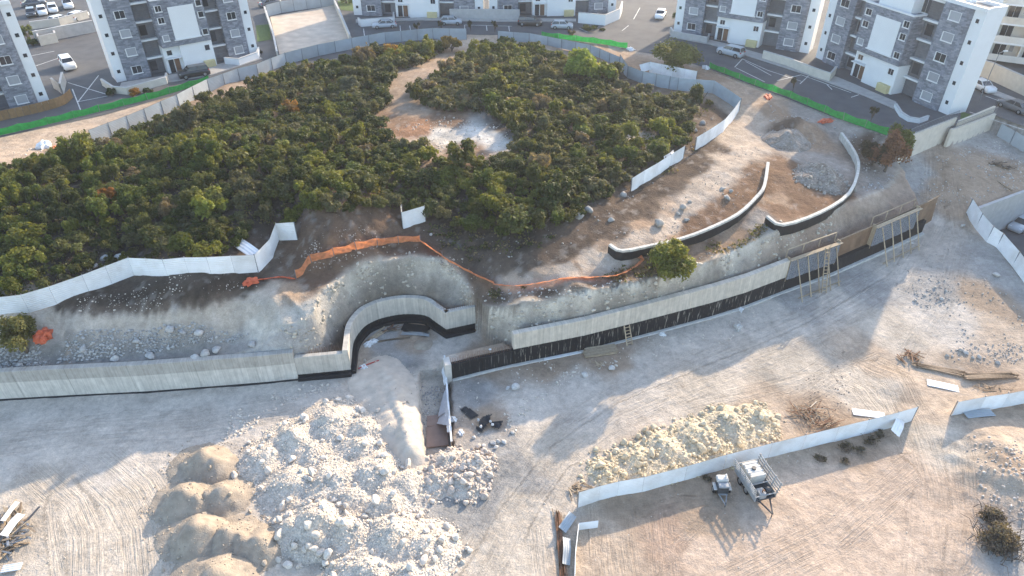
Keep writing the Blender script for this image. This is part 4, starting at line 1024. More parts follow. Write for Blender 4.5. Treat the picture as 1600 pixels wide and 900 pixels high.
# cream retaining wall dropping from the street at the right
def step_wall(label, top, bot, mat, t=.35, name='retaining_wall'):
    """wall between a surveyed top line (street level) and its foot"""
    root = thing(name, label, 'wall', (0, 0, 0)); n = len(top)
    for i in range(n - 1):
        a, b = Vector(top[i]), Vector(top[i + 1]); za, zb = bot[i], bot[i + 1]
        d = (b - a); d.z = 0; d.normalize(); nrm = Vector((-d.y, d.x, 0)) * t
        m_ = MB(); g = d * .012
        A, B = a + g, b - g
        m_.raw([(A.x, A.y, za), (B.x, B.y, zb), (B.x, B.y, b.z), (A.x, A.y, a.z), (A.x + nrm.x, A.y + nrm.y, za), (B.x + nrm.x, B.y + nrm.y, zb), (B.x + nrm.x, B.y + nrm.y, b.z), (A.x + nrm.x, A.y + nrm.y, a.z)],
               [(0, 1, 2, 3), (5, 4, 7, 6), (3, 2, 6, 7), (1, 5, 6, 2), (4, 0, 3, 7)])
        m_.build('wall_section', mat, root)
    return root
step_wall('tall cream retaining wall below the nearest right-hand block', [at(1412, 218, 8.9), at(1420, 213, 9.0), at(1458, 199, 9.0), at(1496, 184, 9.1)], [4.8] * 4, M['beige_wall'])
step_wall('cream retaining wall continuing to the right street corner', [at(1488, 203, 8.2), at(1520, 192, 8.3), at(1557, 178, 8.4)], [4.9, 4.9, 5.0], M['beige_wall'])
step_wall('short cream parapet wall on the street corner at the right', [at(1500, 189, 8.9), at(1530, 177, 9.0), at(1556, 166, 9.1)], [7.8] * 3, M['beige_wall'], .25)
step_wall('grey concrete wall of the sunken car park', [at(1522, 329, 3.9), at(1560, 315, 4.1), at(1598, 301, 4.3), at(1690, 268, 4.6)], [PIT_Z - .2] * 4, M['grey_wall'], .4)
sheet('car_park', ccw([(p[0], p[1]) for p in PIT_POLY]), PIT_Z + .03, M['asphalt'], kind='structure')
def railing(label, pts, h=.9, step=.35):
    root = thing('railing', label, 'railing', pts[0]); o = Vector(pts[0]); T = line_len(pts); n = int(T / step)
    for zz in (.12, h):
        for a, b in zip(pts[:-1], pts[1:]):
            m_ = MB(); m_.bar(Vector(a) - o + Vector((0, 0, zz)), Vector(b) - o + Vector((0, 0, zz)), .05); m_.build('rail', M['post'], root)
    m_ = MB(); m_.box(-.015, .015, -.015, .015, 0, h); bar = m_.mesh('baluster', M['post'])
    for i in range(n + 1):
        p = lerp_line(pts, min(i / n, .999), min(i / n + .001, 1))[0]; inst('baluster', bar, root, Vector(p) - o)
railing('dark railing on the tall cream retaining wall', [tuple(at(1412, 216, 8.9)), tuple(at(1458, 197, 9.0)), tuple(at(1496, 183, 9.1))])
railing('dark railing on the right street corner wall', [tuple(at(1490, 201, 8.3)), tuple(at(1556, 176, 8.4))], .8)

# ------------------------------------------------------------------ apartment blocks
def stone_mat():
    m, nt, b = new_mat('split stone cladding'); L = nt.links
    tc = N(nt, 'ShaderNodeTexCoord'); sx = N(nt, 'ShaderNodeSeparateXYZ'); L.new(tc.outputs['Object'], sx.inputs[0])
    ad = N(nt, 'ShaderNodeMath'); ad.operation = 'ADD'; L.new(sx.outputs[0], ad.inputs[0]); L.new(sx.outputs[1], ad.inputs[1])
    cx = N(nt, 'ShaderNodeCombineXYZ'); L.new(ad.outputs[0], cx.inputs[0]); L.new(sx.outputs[2], cx.inputs[1])
    br = N(nt, 'ShaderNodeTexBrick'); br.inputs['Scale'].default_value = 1.0; br.inputs['Brick Width'].default_value = .62; br.inputs['Row Height'].default_value = .21; br.inputs['Mortar Size'].default_value = .006; br.offset = .37; br.squash = .8; br.squash_frequency = 3
    br.inputs['Color1'].default_value = (.255, .27, .305, 1); br.inputs['Color2'].default_value = (.11, .122, .155, 1); br.inputs['Mortar'].default_value = (.10, .105, .115, 1); br.inputs['Bias'].default_value = -.1
    L.new(cx.outputs[0], br.inputs['Vector'])
    nz = N(nt, 'ShaderNodeTexNoise'); nz.inputs['Scale'].default_value = .7; nz.inputs['Detail'].default_value = 5; L.new(tc.outputs['Object'], nz.inputs['Vector'])
    r = N(nt, 'ShaderNodeMapRange'); r.inputs[1].default_value = .3; r.inputs[2].default_value = .7; r.inputs[3].default_value = .8; r.inputs[4].default_value = 1.2; L.new(nz.outputs[0], r.inputs[0])
    s = N(nt, 'ShaderNodeVectorMath'); s.operation = 'SCALE'; L.new(br.outputs['Color'], s.inputs[0]); L.new(r.outputs[0], s.inputs['Scale'])
    L.new(s.outputs[0], b.inputs['Base Color']); b.inputs['Roughness'].default_value = .75
    bp = N(nt, 'ShaderNodeBump'); bp.inputs['Strength'].default_value = .6; bp.inputs['Distance'].default_value = .05; L.new(br.outputs['Fac'], bp.inputs['Height']); bp.invert = True; L.new(bp.outputs[0], b.inputs['Normal'])
    return m
M['stone'] = stone_mat()
M['glass'] = mat_plain('window glass', (.025, .03, .038), .08, .2, .7, spec=.6)
M['shutter'] = mat_plain('closed roller shutter', (.30, .31, .33), .6, .05, 2, obj_rand=.12)
M['screen'] = mat_plain('balcony louvre', (.13, .135, .15), .5, .12, 2, obj_rand=.25)
M['frame'] = mat_plain('white frame', (.72, .72, .71), .5, .04)
M['door'] = mat_plain('brown door', (.16, .085, .05), .5, .1)
M['roofing'] = mat_plain('roof membrane', (.34, .31, .285), .9, .15, .8, dirt=(.22, .19, .16), dirt_amt=.7)
M['cabinet'] = mat_plain('service cabinet', (.55, .47, .25), .6, .08)
M['tank'] = mat_plain('white plastic', (.74, .74, .73), .45, .04)

def window(root, x0, x1, z0, z1, y, kind='glass', sill=True):
    f = MB(); f.box(x0, x1, y - .05, y - .003, z0, z1); o = f.build('window', M['frame'], root)
    w = (x1 - x0)
    k = 2 if w > .85 and kind == 'glass' else 1
    for i in range(k):
        a = x0 + .05 + i * (w - .05) / k; b = x0 + (i + 1) * (w - .05) / k
        m_ = MB(); m_.box(a, b, y - .062, y - .052, z0 + .05, z1 - .05); m_.build('pane', M[kind], o)
    if sill:
        m_ = MB(); m_.box(x0 - .08, x1 + .08, y - .16, y - .004, z0 - .09, z0 - .004); m_.build('sill', M['frame'], o)
        m_ = MB(); m_.box(x0 - .09, x0 - .003, y - .12, y - .004, z0, z1); m_.build('jamb', M['frame'], o)
    return o

def apartment(label, Lp, Rp, H=13.6, detail=True, flip=False, stair=True):
    Lp = Vector(Lp); Rp = Vector(Rp); d = Rp - Lp; W = Vector((d.x, d.y, 0)).length; s = W / 27.0
    root = thing('apartment_block', label, 'building', (Lp.x, Lp.y, 8.0), math.atan2(d.y, d.x))
    f = 2.7; nf = 5
    X = lambda v: v * s
    def part(name, mat, *boxes):
        m_ = MB()
        for bx in boxes: m_.box(*bx)
        return m_.build(name, M[mat], root)
    # end bays and core
    part('core', 'render_white', (X(5.2), X(21.8), 1.2, 9.5, -.3, H))
    part('end_wall', 'render_white', (X(.05), X(5.198), .9, 3.5, -.3, H))
    part('end_wall', 'render_white', (X(21.802), X(26.95), .9, 3.5, -.3, H))
    for (a, b) in ((0, 1.7), (25.3, 27)):
        part('fin', 'render_white', (X(a), X(b), .22, .897, -.3, H + .35))
    cols = ((1.705, 6.0), (21.0, 25.295))
    for ci, (a, b) in enumerate(cols):
        m_ = MB(); r = .55   # outer edge rounded on plan
        if ci == 1:
            pl = [(X(a), 1.195), (X(a), -.25)] + [(X(b) - r * 1.6 + r * 1.6 * math.sin(t), -.25 + r * (1 - math.cos(t))) for t in [k * math.pi / 12 for k in range(7)]] + [(X(b), 1.195)]
        else:
            pl = [(X(a), 1.195), (X(a), -.25 + r)] + [(X(a) + r * 1.6 * (1 - math.cos(t)), -.25 + r * (1 - math.sin(t))) for t in [k * math.pi / 12 for k in range(1, 7)]] + [(X(b), -.25), (X(b), 1.195)]
        m_.prism(ccw(pl), -.3, H); m_.build('stone_column', M['stone'], root)
        for k in range(nf):
            z = k * f + .9
            window(root, X(a) + 1.3 * s, X(a) + 3.0 * s, z, z + 1.15, -.25, 'shutter' if (k + ci) % 3 else 'glass')
    for ci, (a, b) in enumerate(((6.0, 9.0), (18.0, 21.0))):
        for k in range(nf):
            z = k * f
            part('balcony_slab', 'frame', (X(a) + .004, X(b) - .004, .22, 1.195, z + f - .28, z + f - .02))
            m_ = MB(); n = 7
            m_.box(X(a) + .01, X(b) - .01, .86, .92, z + .02, z + f - .3)
            for j in range(n): m_.box(X(a) + .02, X(b) - .02, .80, .857, z + .1 + j * (f - .5) / n, z + .1 + j * (f - .5) / n + .12)
            sc_ = m_.build('balcony_screen', M['screen'], root)
            if k % 2 == ci:
                m_ = MB(); m_.box(X(a) + .5 * s, X(a) + 1.7 * s, .77, .796, z + .5, z + 2.0); m_.build('opening', M['glass'], sc_)
    # projecting centre: white below, stone above, big white panel
    zc0, zc1 = 4.15, 11.0; yf = -1.5
    part('centre_base', 'render_white', (X(9.0) + .01, X(12.0), yf + .9, 1.195, -.3, zc0 - .003), (X(12.003), X(18.0) - .01, yf + .25, 1.195, -.3, zc0 - .003))
    part('centre_block', 'stone', (X(9.0), X(18.0), yf, 1.197, zc0, zc1))
    part('panel', 'render_white', (X(11.6), X(16.2), yf - .06, yf - .003, zc0 + .95, zc1 - 1.15))
    part('panel_sill', 'frame', (X(11.4), X(16.4), yf - .2, yf - .003, zc0 + .8, zc0 + .945))
    part('coping', 'frame', (X(9.0) - .05, X(18.0) + .05, yf - .06, yf + .25, zc1 + .003, zc1 + .22), (X(9.0) - .05, X(9.0) + .2, yf + .253, 1.19, zc1 + .003, zc1 + .22), (X(18.0) - .2, X(18.0) + .05, yf + .253, 1.19, zc1 + .003, zc1 + .22))
    for k, zz in enumerate((4.9, 7.5, 9.2)):
        window(root, X(9.5), X(10.6), zz + .2, zz + 1.1, yf, 'glass' if k != 0 else 'shutter')
        window(root, X(16.7), X(17.7), zz + .2, zz + 1.1, yf, 'glass')
    window(root, X(9.6), X(10.6), 2.7, 3.5, yf + .9, 'glass'); window(root, X(16.4), X(17.4), 2.6, 3.5, yf + .25, 'glass')
    part('door', 'door', (X(10.6), X(11.5), yf + .84, yf + .897, .05, 2.2)); part('door', 'glass', (X(9.5), X(10.4), yf + .84, yf + .897, .05, 2.2))
    part('canopy', 'frame', (X(9.2), X(11.98), yf + .05, yf + .896, 2.3, 2.42))
    part('service_cabinet', 'cabinet', (X(15.6), X(17.6), yf - .35, yf + .245, .0, 1.15))
    for (a, z0) in (((.0), 0), ((25.3), 0)):
        for k in range(nf):
            z = k * f + 1.25; c = X(a + .85)
            window(root, c - .28, c + .28, z, z + .6, .22, 'glass', False)
    # penthouse, parapets, roof
    part('penthouse', 'render_white', (X(10.5), X(16.5), -.6, 1.19, zc1 + .002, H + 1.4), (X(10.5), X(16.5), 1.2, 8.0, H + .003, H + 1.4))
    window(root, X(16.52), X(17.9), zc1 + .15, zc1 + 2.2, 1.19, 'glass', False)
    for (a, b) in ((0.05, 9.0), (18.0, 26.95)):
        part('parapet', 'frame', (X(a), X(b), -.02 if detail else .9, .22, H + .003, H + .5), (X(a) if a < 5 else X(b) - .25, X(a) + .25 if a < 5 else X(b), .9, 3.5, H + .003, H + .5), (X(a) if a < 5 else X(22), X(5) if a < 5 else X(b), 3.51, 3.7, H - .8, H + .5))
        part('roof_deck', 'roofing', (X(a) + .26 if a < 5 else X(18.0), X(9.0) if a < 5 else X(b) - .26, .24, 3.49, H + .004, H + .06))
        for j in range(2):
            xx = X(a) + 2.0 + j * 2.3; m_ = MB(); m_.bevbox(xx, xx + 1.0, 1.6, 2.5, H + .07, H + .95, .05); m_.build('roof_unit', M['tank'], root)
    for j in range(3):
        m_ = MB(); m_.tube([(X(19.5) + j * 1.6, .6, H + .3), (X(20.8) + j * 1.6, 3.3, H + .34)], .05, 6); m_.build('roof_pipe', M['frame'], root)
    return root
apartment('leftmost apartment block of grey stone and white fins', (-66 - 22.1 * .787, 96.4 - 22.1 * .617, 8), (-66, 96.4, 8))
apartment('second apartment block from the left, beside the parking court', (-60.4, 105.0, 8), (-42.8, 118.8, 8))
apartment('far apartment block right of the vacant dirt lot', tuple(at(553, 24, 8)), tuple(at(755, 26, 8)))
apartment('far apartment block left of the sunlit side street', tuple(at(765, 25, 8)), tuple(at(962, 20, 8)))
apartment('apartment block at the right of the sunlit side street', (29.8, 132.5, 8), (50.2, 119.2, 8))
apartment('nearest right-hand apartment block with a white end wall', (50.6, 117.2, 8), (60.0, 92.0, 8))

# balconied block beyond the right-hand street
def balcony_block(label, loc, rz, W, nf, D=12):
    root = thing('balcony_block', label, 'building', loc, rz); f = 2.9
    m_ = MB(); m_.box(0, W, 2.2, D, -.3, nf * f + .6); m_.build('core', M['cream_render'], root)
    nb = int(W / 4.2); bw = W / nb
    for k in range(nf):
        z = k * f
        m_ = MB(); m_.box(-.1, W + .1, 0, 2.197, z + f - .25, z + f); m_.build('balcony_slab', M['frame'], root)
        for j in range(nb):
            x = j * bw
            m_ = MB(); m_.box(x + .1, x + .3, .1, 2.195, z + .003, z + f - .253); m_.build('balcony_wall', M['cream_render'], root)
            m_ = MB(); m_.box(x + .305, x + bw + .095 if j < nb - 1 else W, .06, .18, z + .003, z + 1.0); m_.build('balustrade', M['cream_render'] if (j + k) % 3 else M['beige_wall'], root)
            window(root, x + .9, x + 2.6, z + .3, z + 2.3, 2.2, 'glass', False)
            if (j + k) % 2: window(root, x + 3.0, x + 3.7, z + 1.1, z + 2.2, 2.2, 'shutter', False)
    m_ = MB(); m_.box(0, W, .3, D, nf * f + .603, nf * f + .9); m_.build('roof', M['roofing'], root)
    return root
M['cream_render'] = mat_plain('cream render', (.66, .63, .57), .8, .05, .8, dirt=(.52, .48, .42), dirt_amt=.5)
balcony_block('cream balconied apartment block behind the right-hand street', (73.5, 116.5, 8.6), -.50, 38, 6)
low_boundary('long cream wall on the far side of the right-hand street', [(1494, 108), (1540, 122), (1600, 150), (1680, 186)], 2.4, M['beige_wall'])

# ------------------------------------------------------------------ cars
M['tyre'] = mat_plain('tyre', (.02, .02, .022), .85, .1)
M['rim'] = mat_plain('alloy', (.42, .43, .44), .35, .05, metal=.7)
M['lamp_w'] = mat_plain('headlamp', (.75, .76, .78), .15, .02)
M['lamp_r'] = mat_plain('tail lamp', (.45, .02, .015), .25, .05)
M['car_glass'] = mat_plain('car glass', (.02, .024, .03), .08, .1, spec=.7)
def car_paint(name, col): return mat_plain('car paint ' + name, col, .3, .02, 2, spec=.5, coat=.6)
PAINT = {'white': car_paint('white', (.76, .76, .75)), 'silver': car_paint('silver', (.42, .44, .46)), 'black': car_paint('black', (.022, .023, .026)), 'grey': car_paint('grey', (.11, .115, .125))}
CAR_MESH = {}
def car_parts(kind):
    """body shell lofted from cross-sections, glasshouse, roof, wheels"""
    if kind in CAR_MESH: return CAR_MESH[kind]
    Lc, Wc, Hc = {'hatch': (4.1, 1.75, 1.48), 'sedan': (4.6, 1.8, 1.45), 'suv': (4.6, 1.88, 1.70)}[kind]
    hood = .62 * Hc
    xs_ = [0, .06, .16, .30, .45, .60, .75, .88, .96, 1.0]
    top = {'hatch': [.42, .56, .60, .64, .66, .67, .67, .66, .58, .42], 'sedan': [.42, .55, .59, .62, .64, .65, .65, .64, .57, .42], 'suv': [.46, .60, .63, .65, .66, .67, .67, .66, .60, .44]}[kind]
    wid = [.80, .93, .98, 1, 1, 1, 1, .98, .94, .82]
    b = MB(); rings = []
    for x, t, w in zip(xs_, top, wid):
        X_ = (x - .5) * Lc; hw = w * Wc / 2; zt = t * Hc; zb = .20
        rings.append([(X_, -hw * .9, zb), (X_, -hw, zb + .16), (X_, -hw, zt * .78), (X_, -hw * .88, zt), (X_, hw * .88, zt), (X_, hw, zt * .78), (X_, hw, zb + .16), (X_, hw * .9, zb)])
    vs = [p for r in rings for p in r]; fs = []
    for i in range(len(rings) - 1):
        for k in range(8): fs.append((i * 8 + k, i * 8 + (k + 1) % 8, (i + 1) * 8 + (k + 1) % 8, (i + 1) * 8 + k))
    fs = [f[::-1] for f in fs]
    fs += [tuple(range(8)), tuple(range(len(vs) - 1, len(vs) - 9, -1))]
    b.raw(vs, fs)
    # glasshouse: front (x+) windscreen, rear slope
    gx_ = {'hatch': (-.47, -.36, .12, .27), 'sedan': (-.36, -.22, .10, .25), 'suv': (-.48, -.42, .14, .27)}[kind]
    z0 = .645 * Hc; z1 = Hc - .05
    def gl(ins0, ins1, zz0, zz1, xa, xb, xc, xd):
        h0 = Wc / 2 * .88 - ins0; h1 = Wc / 2 * .74 - ins1
        return [(xa * Lc, -h0, zz0), (xd * Lc, -h0, zz0), (xd * Lc, h0, zz0), (xa * Lc, h0, zz0), (xb * Lc, -h1, zz1), (xc * Lc, -h1, zz1), (xc * Lc, h1, zz1), (xb * Lc, h1, zz1)]
    BF = [(0, 3, 2, 1), (4, 5, 6, 7), (0, 1, 5, 4), (1, 2, 6, 5), (2, 3, 7, 6), (3, 0, 4, 7)]
    g = MB(); g.raw(gl(0, 0, z0, z1, *gx_), BF)
    r = MB(); rx = (gx_[1] - .015, gx_[1] + .02, gx_[2] - .02, gx_[2] + .015); h1 = Wc / 2 * .74
    r.raw([(rx[0] * Lc, -h1 - .015, z1 + .002), (rx[3] * Lc, -h1 - .015, z1 + .002), (rx[3] * Lc, h1 + .015, z1 + .002), (rx[0] * Lc, h1 + .015, z1 + .002), (rx[1] * Lc, -h1 + .06, Hc), (rx[2] * Lc, -h1 + .06, Hc), (rx[2] * Lc, h1 - .06, Hc), (rx[1] * Lc, h1 - .06, Hc)], BF)
    pil = []
    for sy in (-1, 1):
        h0 = Wc / 2 * .88 + .008; 
        for (xa, xb) in ((gx_[0], gx_[1]), (gx_[3], gx_[2]), ((gx_[0] + gx_[3]) / 2 - .01, (gx_[1] + gx_[2]) / 2 - .01)):
            q = MB(); q.bar((xa * Lc, sy * h0, z0), (xb * Lc, sy * (h1 + .01), z1), .07); pil.append(q)
    wh = MB(); rw = .33 if kind != 'suv' else .37
    wh.tube([(0, -.11, 0), (0, .11, 0)], rw, 14); rim = MB(); rim.tube([(0, -.118, 0), (0, .118, 0)], rw * .6, 10)
    hl = MB(); hl.bevbox(-.06, .06, -.2, .2, -.07, .07, .02)
    CAR_MESH[kind] = dict(L=Lc, W=Wc, H=Hc, rw=rw, body=b, glass=g.mesh('glasshouse', M['car_glass']), roof=r, pil=pil, wheel=wh.mesh('wheel', M['tyre'], True), rim=rim.mesh('rim', M['rim']), hl=hl.mesh('headlight', M['lamp_w']), tl=hl.mesh('tail_light', M['lamp_r']))
    return CAR_MESH[kind]
def car(label, rear, front, paint, kind='hatch', z=8.0, group=None):
    c = car_parts(kind); a = at(*rear, z); b = at(*front, z); d = b - a; p = (a + b) / 2
    root = thing('parked_car', label, 'car', (p.x, p.y, z + .008), math.atan2(d.y, d.x), group)
    key = ('body', paint)
    if key not in c:
        c[key] = c['body'].mesh('body', PAINT[paint], True); c[('roof', paint)] = c['roof'].mesh('roof', PAINT[paint]); c[('pil', paint)] = [q.mesh('pillar', PAINT[paint]) for q in c['pil']]
    bd = inst('body', c[key], root); inst('glasshouse', c['glass'], root); inst('roof', c[('roof', paint)], root); [inst('pillar', q, root) for q in c[('pil', paint)]]
    for sx in (-1, 1):
        for sy in (-1, 1):
            w = inst('wheel', c['wheel'], root, (sx * c['L'] * .31, sy * (c['W'] / 2 - .10), c['rw'])); inst('rim', c['rim'], w)
    for sy in (-1, 1):
        inst('headlight', c['hl'], root, (c['L'] * .462, sy * c['W'] * .34, .56 * c['H'] * .9)); inst('tail_light', c['tl'], root, (-c['L'] * .468, sy * c['W'] * .36, .60 * c['H'] * .9))
    return root
car('silver estate car parked on the far street beside the vacant lot', (618, 42), (584, 44), 'silver', 'sedan')
car('silver hatchback parked on the far street near the long grey wall', (692, 38), (718, 38), 'silver', 'hatch')
car('black car parked on the far street before the white entrance', (810, 39), (846, 40), 'black', 'suv')
car('pale silver car parked on the far street left of the corner hedge', (862, 44), (894, 45), 'silver', 'hatch')
car('white car driving on the sunlit side street', (1036, 19), (1027, 35), 'white', 'sedan')
car('silver off-road car parked before the first right-hand block', (1159, 91), (1123, 82), 'silver', 'suv')
car('black off-road car parked below the second left block', (325, 116), (284, 123), 'black', 'suv')
car('white car driving through the left parking court', (102, 98), (114, 113), 'white', 'suv')
car('black car at the left end of the far left parking row', (50, 19), (51, 31), 'black', 'hatch')
car('white car next to the black car in the far left parking row', (66, 16), (69, 28), 'white', 'hatch')
car('white car third in the far left parking row', (82, 12), (86, 24), 'white', 'hatch')
car('white car at the right end of the far left parking row', (105, 6), (110, 17), 'white', 'suv')
car('dark grey car behind the far left parking row', (46, 10), (62, 8), 'grey', 'sedan')
car('white car just above the left court grey wall', (88, 38), (103, 34), 'white', 'hatch')
car('white car beside the second block left fin', (117, 32), (131, 27), 'white', 'hatch')
car('dark car behind the vacant lot hoarding', (410, 11), (434, 6), 'grey', 'sedan')
car('white car parked on the right-hand street behind the end wall', (1517, 133), (1545, 146), 'white', 'sedan')
car('dark grey car parked on the right-hand street near the frame edge', (1603, 180), (1564, 164), 'grey', 'sedan')
car('silver car in the sunken car park', (1612, 345), (1578, 366), 'silver', 'sedan', PIT_Z + .04)
# lamp post on the right-hand street
lp = at(1529, 160, 8); root = thing('lamp_post', 'thin grey lamp post on the right-hand street', 'lamp post', lp)
m_ = MB(); m_.tube([(0, 0, 0), (0, 0, 4.5), (.2, .1, 7.0)], [.07, .06, .045], 8); m_.build('pole', M['post'], root)
m_ = MB(); m_.bar((.15, .08, 7.0), (1.1, .5, 7.15), .07); m_.build('arm', M['post'], root)
m_ = MB(); m_.bevbox(.9, 1.5, .38, .62, 7.1, 7.22, .03); m_.build('lamp_head', M['frame'], root)
# ------------------------------------------------------------------ vegetation
def leaf_mat(name, trans=.35):
    m, nt, b = new_mat(name); L = nt.links
    a = N(nt, 'ShaderNodeAttribute'); a.attribute_name = 'leafcol'
    oi = N(nt, 'ShaderNodeObjectInfo')
    mx = N(nt, 'ShaderNodeMix'); mx.data_type = 'RGBA'; mx.blend_type = 'MULTIPLY'; mx.inputs[0].default_value = 1
    L.new(a.outputs['Color'], mx.inputs[6]); L.new(oi.outputs['Color'], mx.inputs[7])
    L.new(mx.outputs[2], b.inputs['Base Color']); b.inputs['Roughness'].default_value = .6; b.inputs['Specular IOR Level'].default_value = .25
    tr = N(nt, 'ShaderNodeBsdfTranslucent')
    s = N(nt, 'ShaderNodeMix'); s.data_type = 'RGBA'; s.blend_type = 'MULTIPLY'; s.inputs[0].default_value = 1; L.new(mx.outputs[2], s.inputs[6]); s.inputs[7].default_value = (1.5, 1.35, .6, 1)
    L.new(s.outputs[2], tr.inputs[0])
    ms = N(nt, 'ShaderNodeMixShader'); ms.inputs[0].default_value = trans
    L.new(b.outputs[0], ms.inputs[1]); L.new(tr.outputs[0], ms.inputs[2]); L.new(ms.outputs[0], nt.nodes['Material Output'].inputs[0])
    return m
M['leaf'] = leaf_mat('foliage', .42)
M['bark'] = mat_plain('bark', (.11, .085, .065), .9, .25, 6, .5)

def crown_arrays(seed, nl, quads, rx, rz, leaf=(.10, .20), base=.18, lobe_r=(.34, .52), flat=1.0):
    """leaf quads spread over a cloud of overlapping clumps; returns verts, quads, colour factor"""
    r = np.random.RandomState(seed)
    lobes = []
    for i in range(nl):
        a = r.uniform(0, 2 * np.pi); d = np.sqrt(r.uniform(0, 1)) * .72; h = r.uniform(.18, 1.0) * np.sqrt(max(0, 1 - d * d)) 
        lr = r.uniform(*lobe_r) * (1 - .35 * d)
        lobes.append((d * np.cos(a) * rx, d * np.sin(a) * rx, base + (h * .78) * rz * flat, lr * rx, lr * rz * r.uniform(.75, 1.05), r.uniform(.78, 1.2), r.uniform(-.04, .06)))
    V, Cc = [], []
    per = quads // nl
    for (x, y, z, lr, lz, tone, hue) in lobes:
        n = r.normal(size=(per, 3)); n /= np.linalg.norm(n, axis=1)[:, None]
        n[:, 2] = np.where(n[:, 2] < -.35, -n[:, 2], n[:, 2])
        rad = 1 - .40 * r.uniform(0, 1, per) ** 1.6 + .16 * r.normal(size=per)
        c = np.stack([x + n[:, 0] * rad * lr, y + n[:, 1] * rad * lr, np.maximum(z + n[:, 2] * rad * lz, .05)], 1)
        # leaf plane: tilted towards outward/up
        up = n * .7 + r.normal(size=(per, 3)) * .6 + np.array([0, 0, .45]); up /= np.linalg.norm(up, axis=1)[:, None]
        t = np.cross(up, r.normal(size=(per, 3))); t /= np.linalg.norm(t, axis=1)[:, None]; s = np.cross(up, t)
        sz = r.uniform(leaf[0], leaf[1], per)[:, None]
        q = np.stack([c - t * sz - s * sz * .62, c + t * sz - s * sz * .5, c + t * sz * .8 + s * sz * .62, c - t * sz * .7 + s * sz * .55], 1)
        V.append(q.reshape(-1, 3))
        tn = tone * r.uniform(.75, 1.25, per)
        cc = np.stack([tn * (1 + hue), tn, tn * (1 - hue)], 1); Cc.append(np.repeat(cc, 4, axis=0))
    V = np.concatenate(V); Cc = np.concatenate(Cc); Fq = np.arange(len(V)).reshape(-1, 4)
    return V, Fq, Cc, lobes
def stems_mesh(seed, rx, rz, n=5, r0=.06):
    r_ = random.Random(seed); m_ = MB()
    for i in range(n):
        a = r_.uniform(0, 6.28); d = r_.uniform(.25, .6) * rx
        p = [(r_.uniform(-.1, .1), r_.uniform(-.1, .1), -.15), (math.cos(a) * d * .4, math.sin(a) * d * .4, rz * .3), (math.cos(a) * d, math.sin(a) * d, rz * r_.uniform(.6, .8))]
        m_.tube(p, [r0, r0 * .7, r0 * .3], 5, cap=False)
    return m_.mesh('stem', M['bark'])
VAR = []
for k in range(9):
    nl = [11, 14, 12, 9, 16, 12, 13, 15, 10][k]; rz = [1.35, 1.15, .95, 1.6, 1.1, 1.2, .8, .95, 1.45][k]
    V, Fq, Cc, lob = crown_arrays(100 + k, nl, 2400, 1.0, rz, (.04, .085), lobe_r=(.2, .5))
    me = np_mesh('foliage', V, Fq, M['leaf']); add_col(me, Cc, 'leafcol')
    Vl, Fl, Cl, _ = crown_arrays(100 + k, nl, 620, 1.0, rz, (.08, .15), lobe_r=(.2, .5))
    VAR.append((me, stems_mesh(200 + k, 1.0, rz), (Vl, Fl, Cl)))
DARKG = (.062, .078, .024); OLIVE = (.098, .106, .032); GREYG = (.118, .120, .062); MIDG = (.092, .116, .026); YELG = (.155, .168, .032); ORNG = (.27, .15, .04); DRY = (.20, .16, .095)
SCRUB = [(-170, 482), (0, 478), (60, 466), (120, 440), (200, 414), (260, 408), (330, 402), (385, 388), (402, 352), (470, 345), (520, 332), (580, 332), (625, 330), (680, 338), (740, 362), (800, 368), (850, 362), (900, 342), (945, 312), (985, 280), (1020, 262), (1060, 232), (1085, 212), (1080, 190), (1120, 172), (1090, 156), (1040, 152), (990, 146), (962, 122), (900, 98), (850, 82), (790, 74), (725, 74), (650, 78), (560, 90), (450, 116), (400, 134), (330, 158), (230, 206), (140, 242), (60, 256), (0, 262), (-170, 300)]
CLEAR = [(720, 60), (752, 74), (705, 108), (668, 128), (640, 158), (690, 174), (760, 180), (806, 200), (800, 240), (765, 262), (720, 256), (676, 246), (628, 238), (596, 210), (580, 190), (604, 165), (606, 130), (645, 104), (690, 84)]
def hz(x, y): return 6.3 if y > 430 else 7.2 if y > 330 else 8.6
SC_W = [tuple(ground(x, y, hz(x, y)))[:2] for x, y in SCRUB]; CL_W = [tuple(ground(x, y, 8.8))[:2] for x, y in CLEAR]
cand = []
rs = np.random.RandomState(5)
bx0 = min(p[0] for p in SC_W); bx1 = max(p[0] for p in SC_W); by0 = min(p[1] for p in SC_W); by1 = max(p[1] for p in SC_W)
X_ = rs.uniform(bx0, bx1, 16000); Y_ = rs.uniform(by0, by1, 16000)
ok = in_poly(X_, Y_, SC_W) & ~in_poly(X_, Y_, CL_W)
oc = ground(1000, 214, 8.5); ok &= np.hypot(X_ - oc.x, (Y_ - oc.y)) > 2.4
oc2 = ground(1100, 178, 8.0); ok &= np.hypot(X_ - oc2.x, (Y_ - oc2.y)) > 2.2
X_, Y_ = X_[ok], Y_[ok]
rad_n = fbm(X_, Y_, 7.0, 111, 2)
picked = []; cellg = {}
for x, y, rn in zip(X_, Y_, rad_n):
    R_ = 1.12 + .45 * rn + rs.uniform(-.45, .35) + (rs.uniform(.3, .9) if rs.uniform() < .16 else 0)
    R_ = max(.55, R_); key = (int(x // 2), int(y // 2)); good = True
    for i in range(-1, 2):
        for j in range(-1, 2):
            for (a, b, c) in cellg.get((key[0] + i, key[1] + j), ()):
                if math.hypot(a - x, b - y) < (R_ + c) * .56: good = False; break
    if good: picked.append((x, y, R_)); cellg.setdefault(key, []).append((x, y, R_))
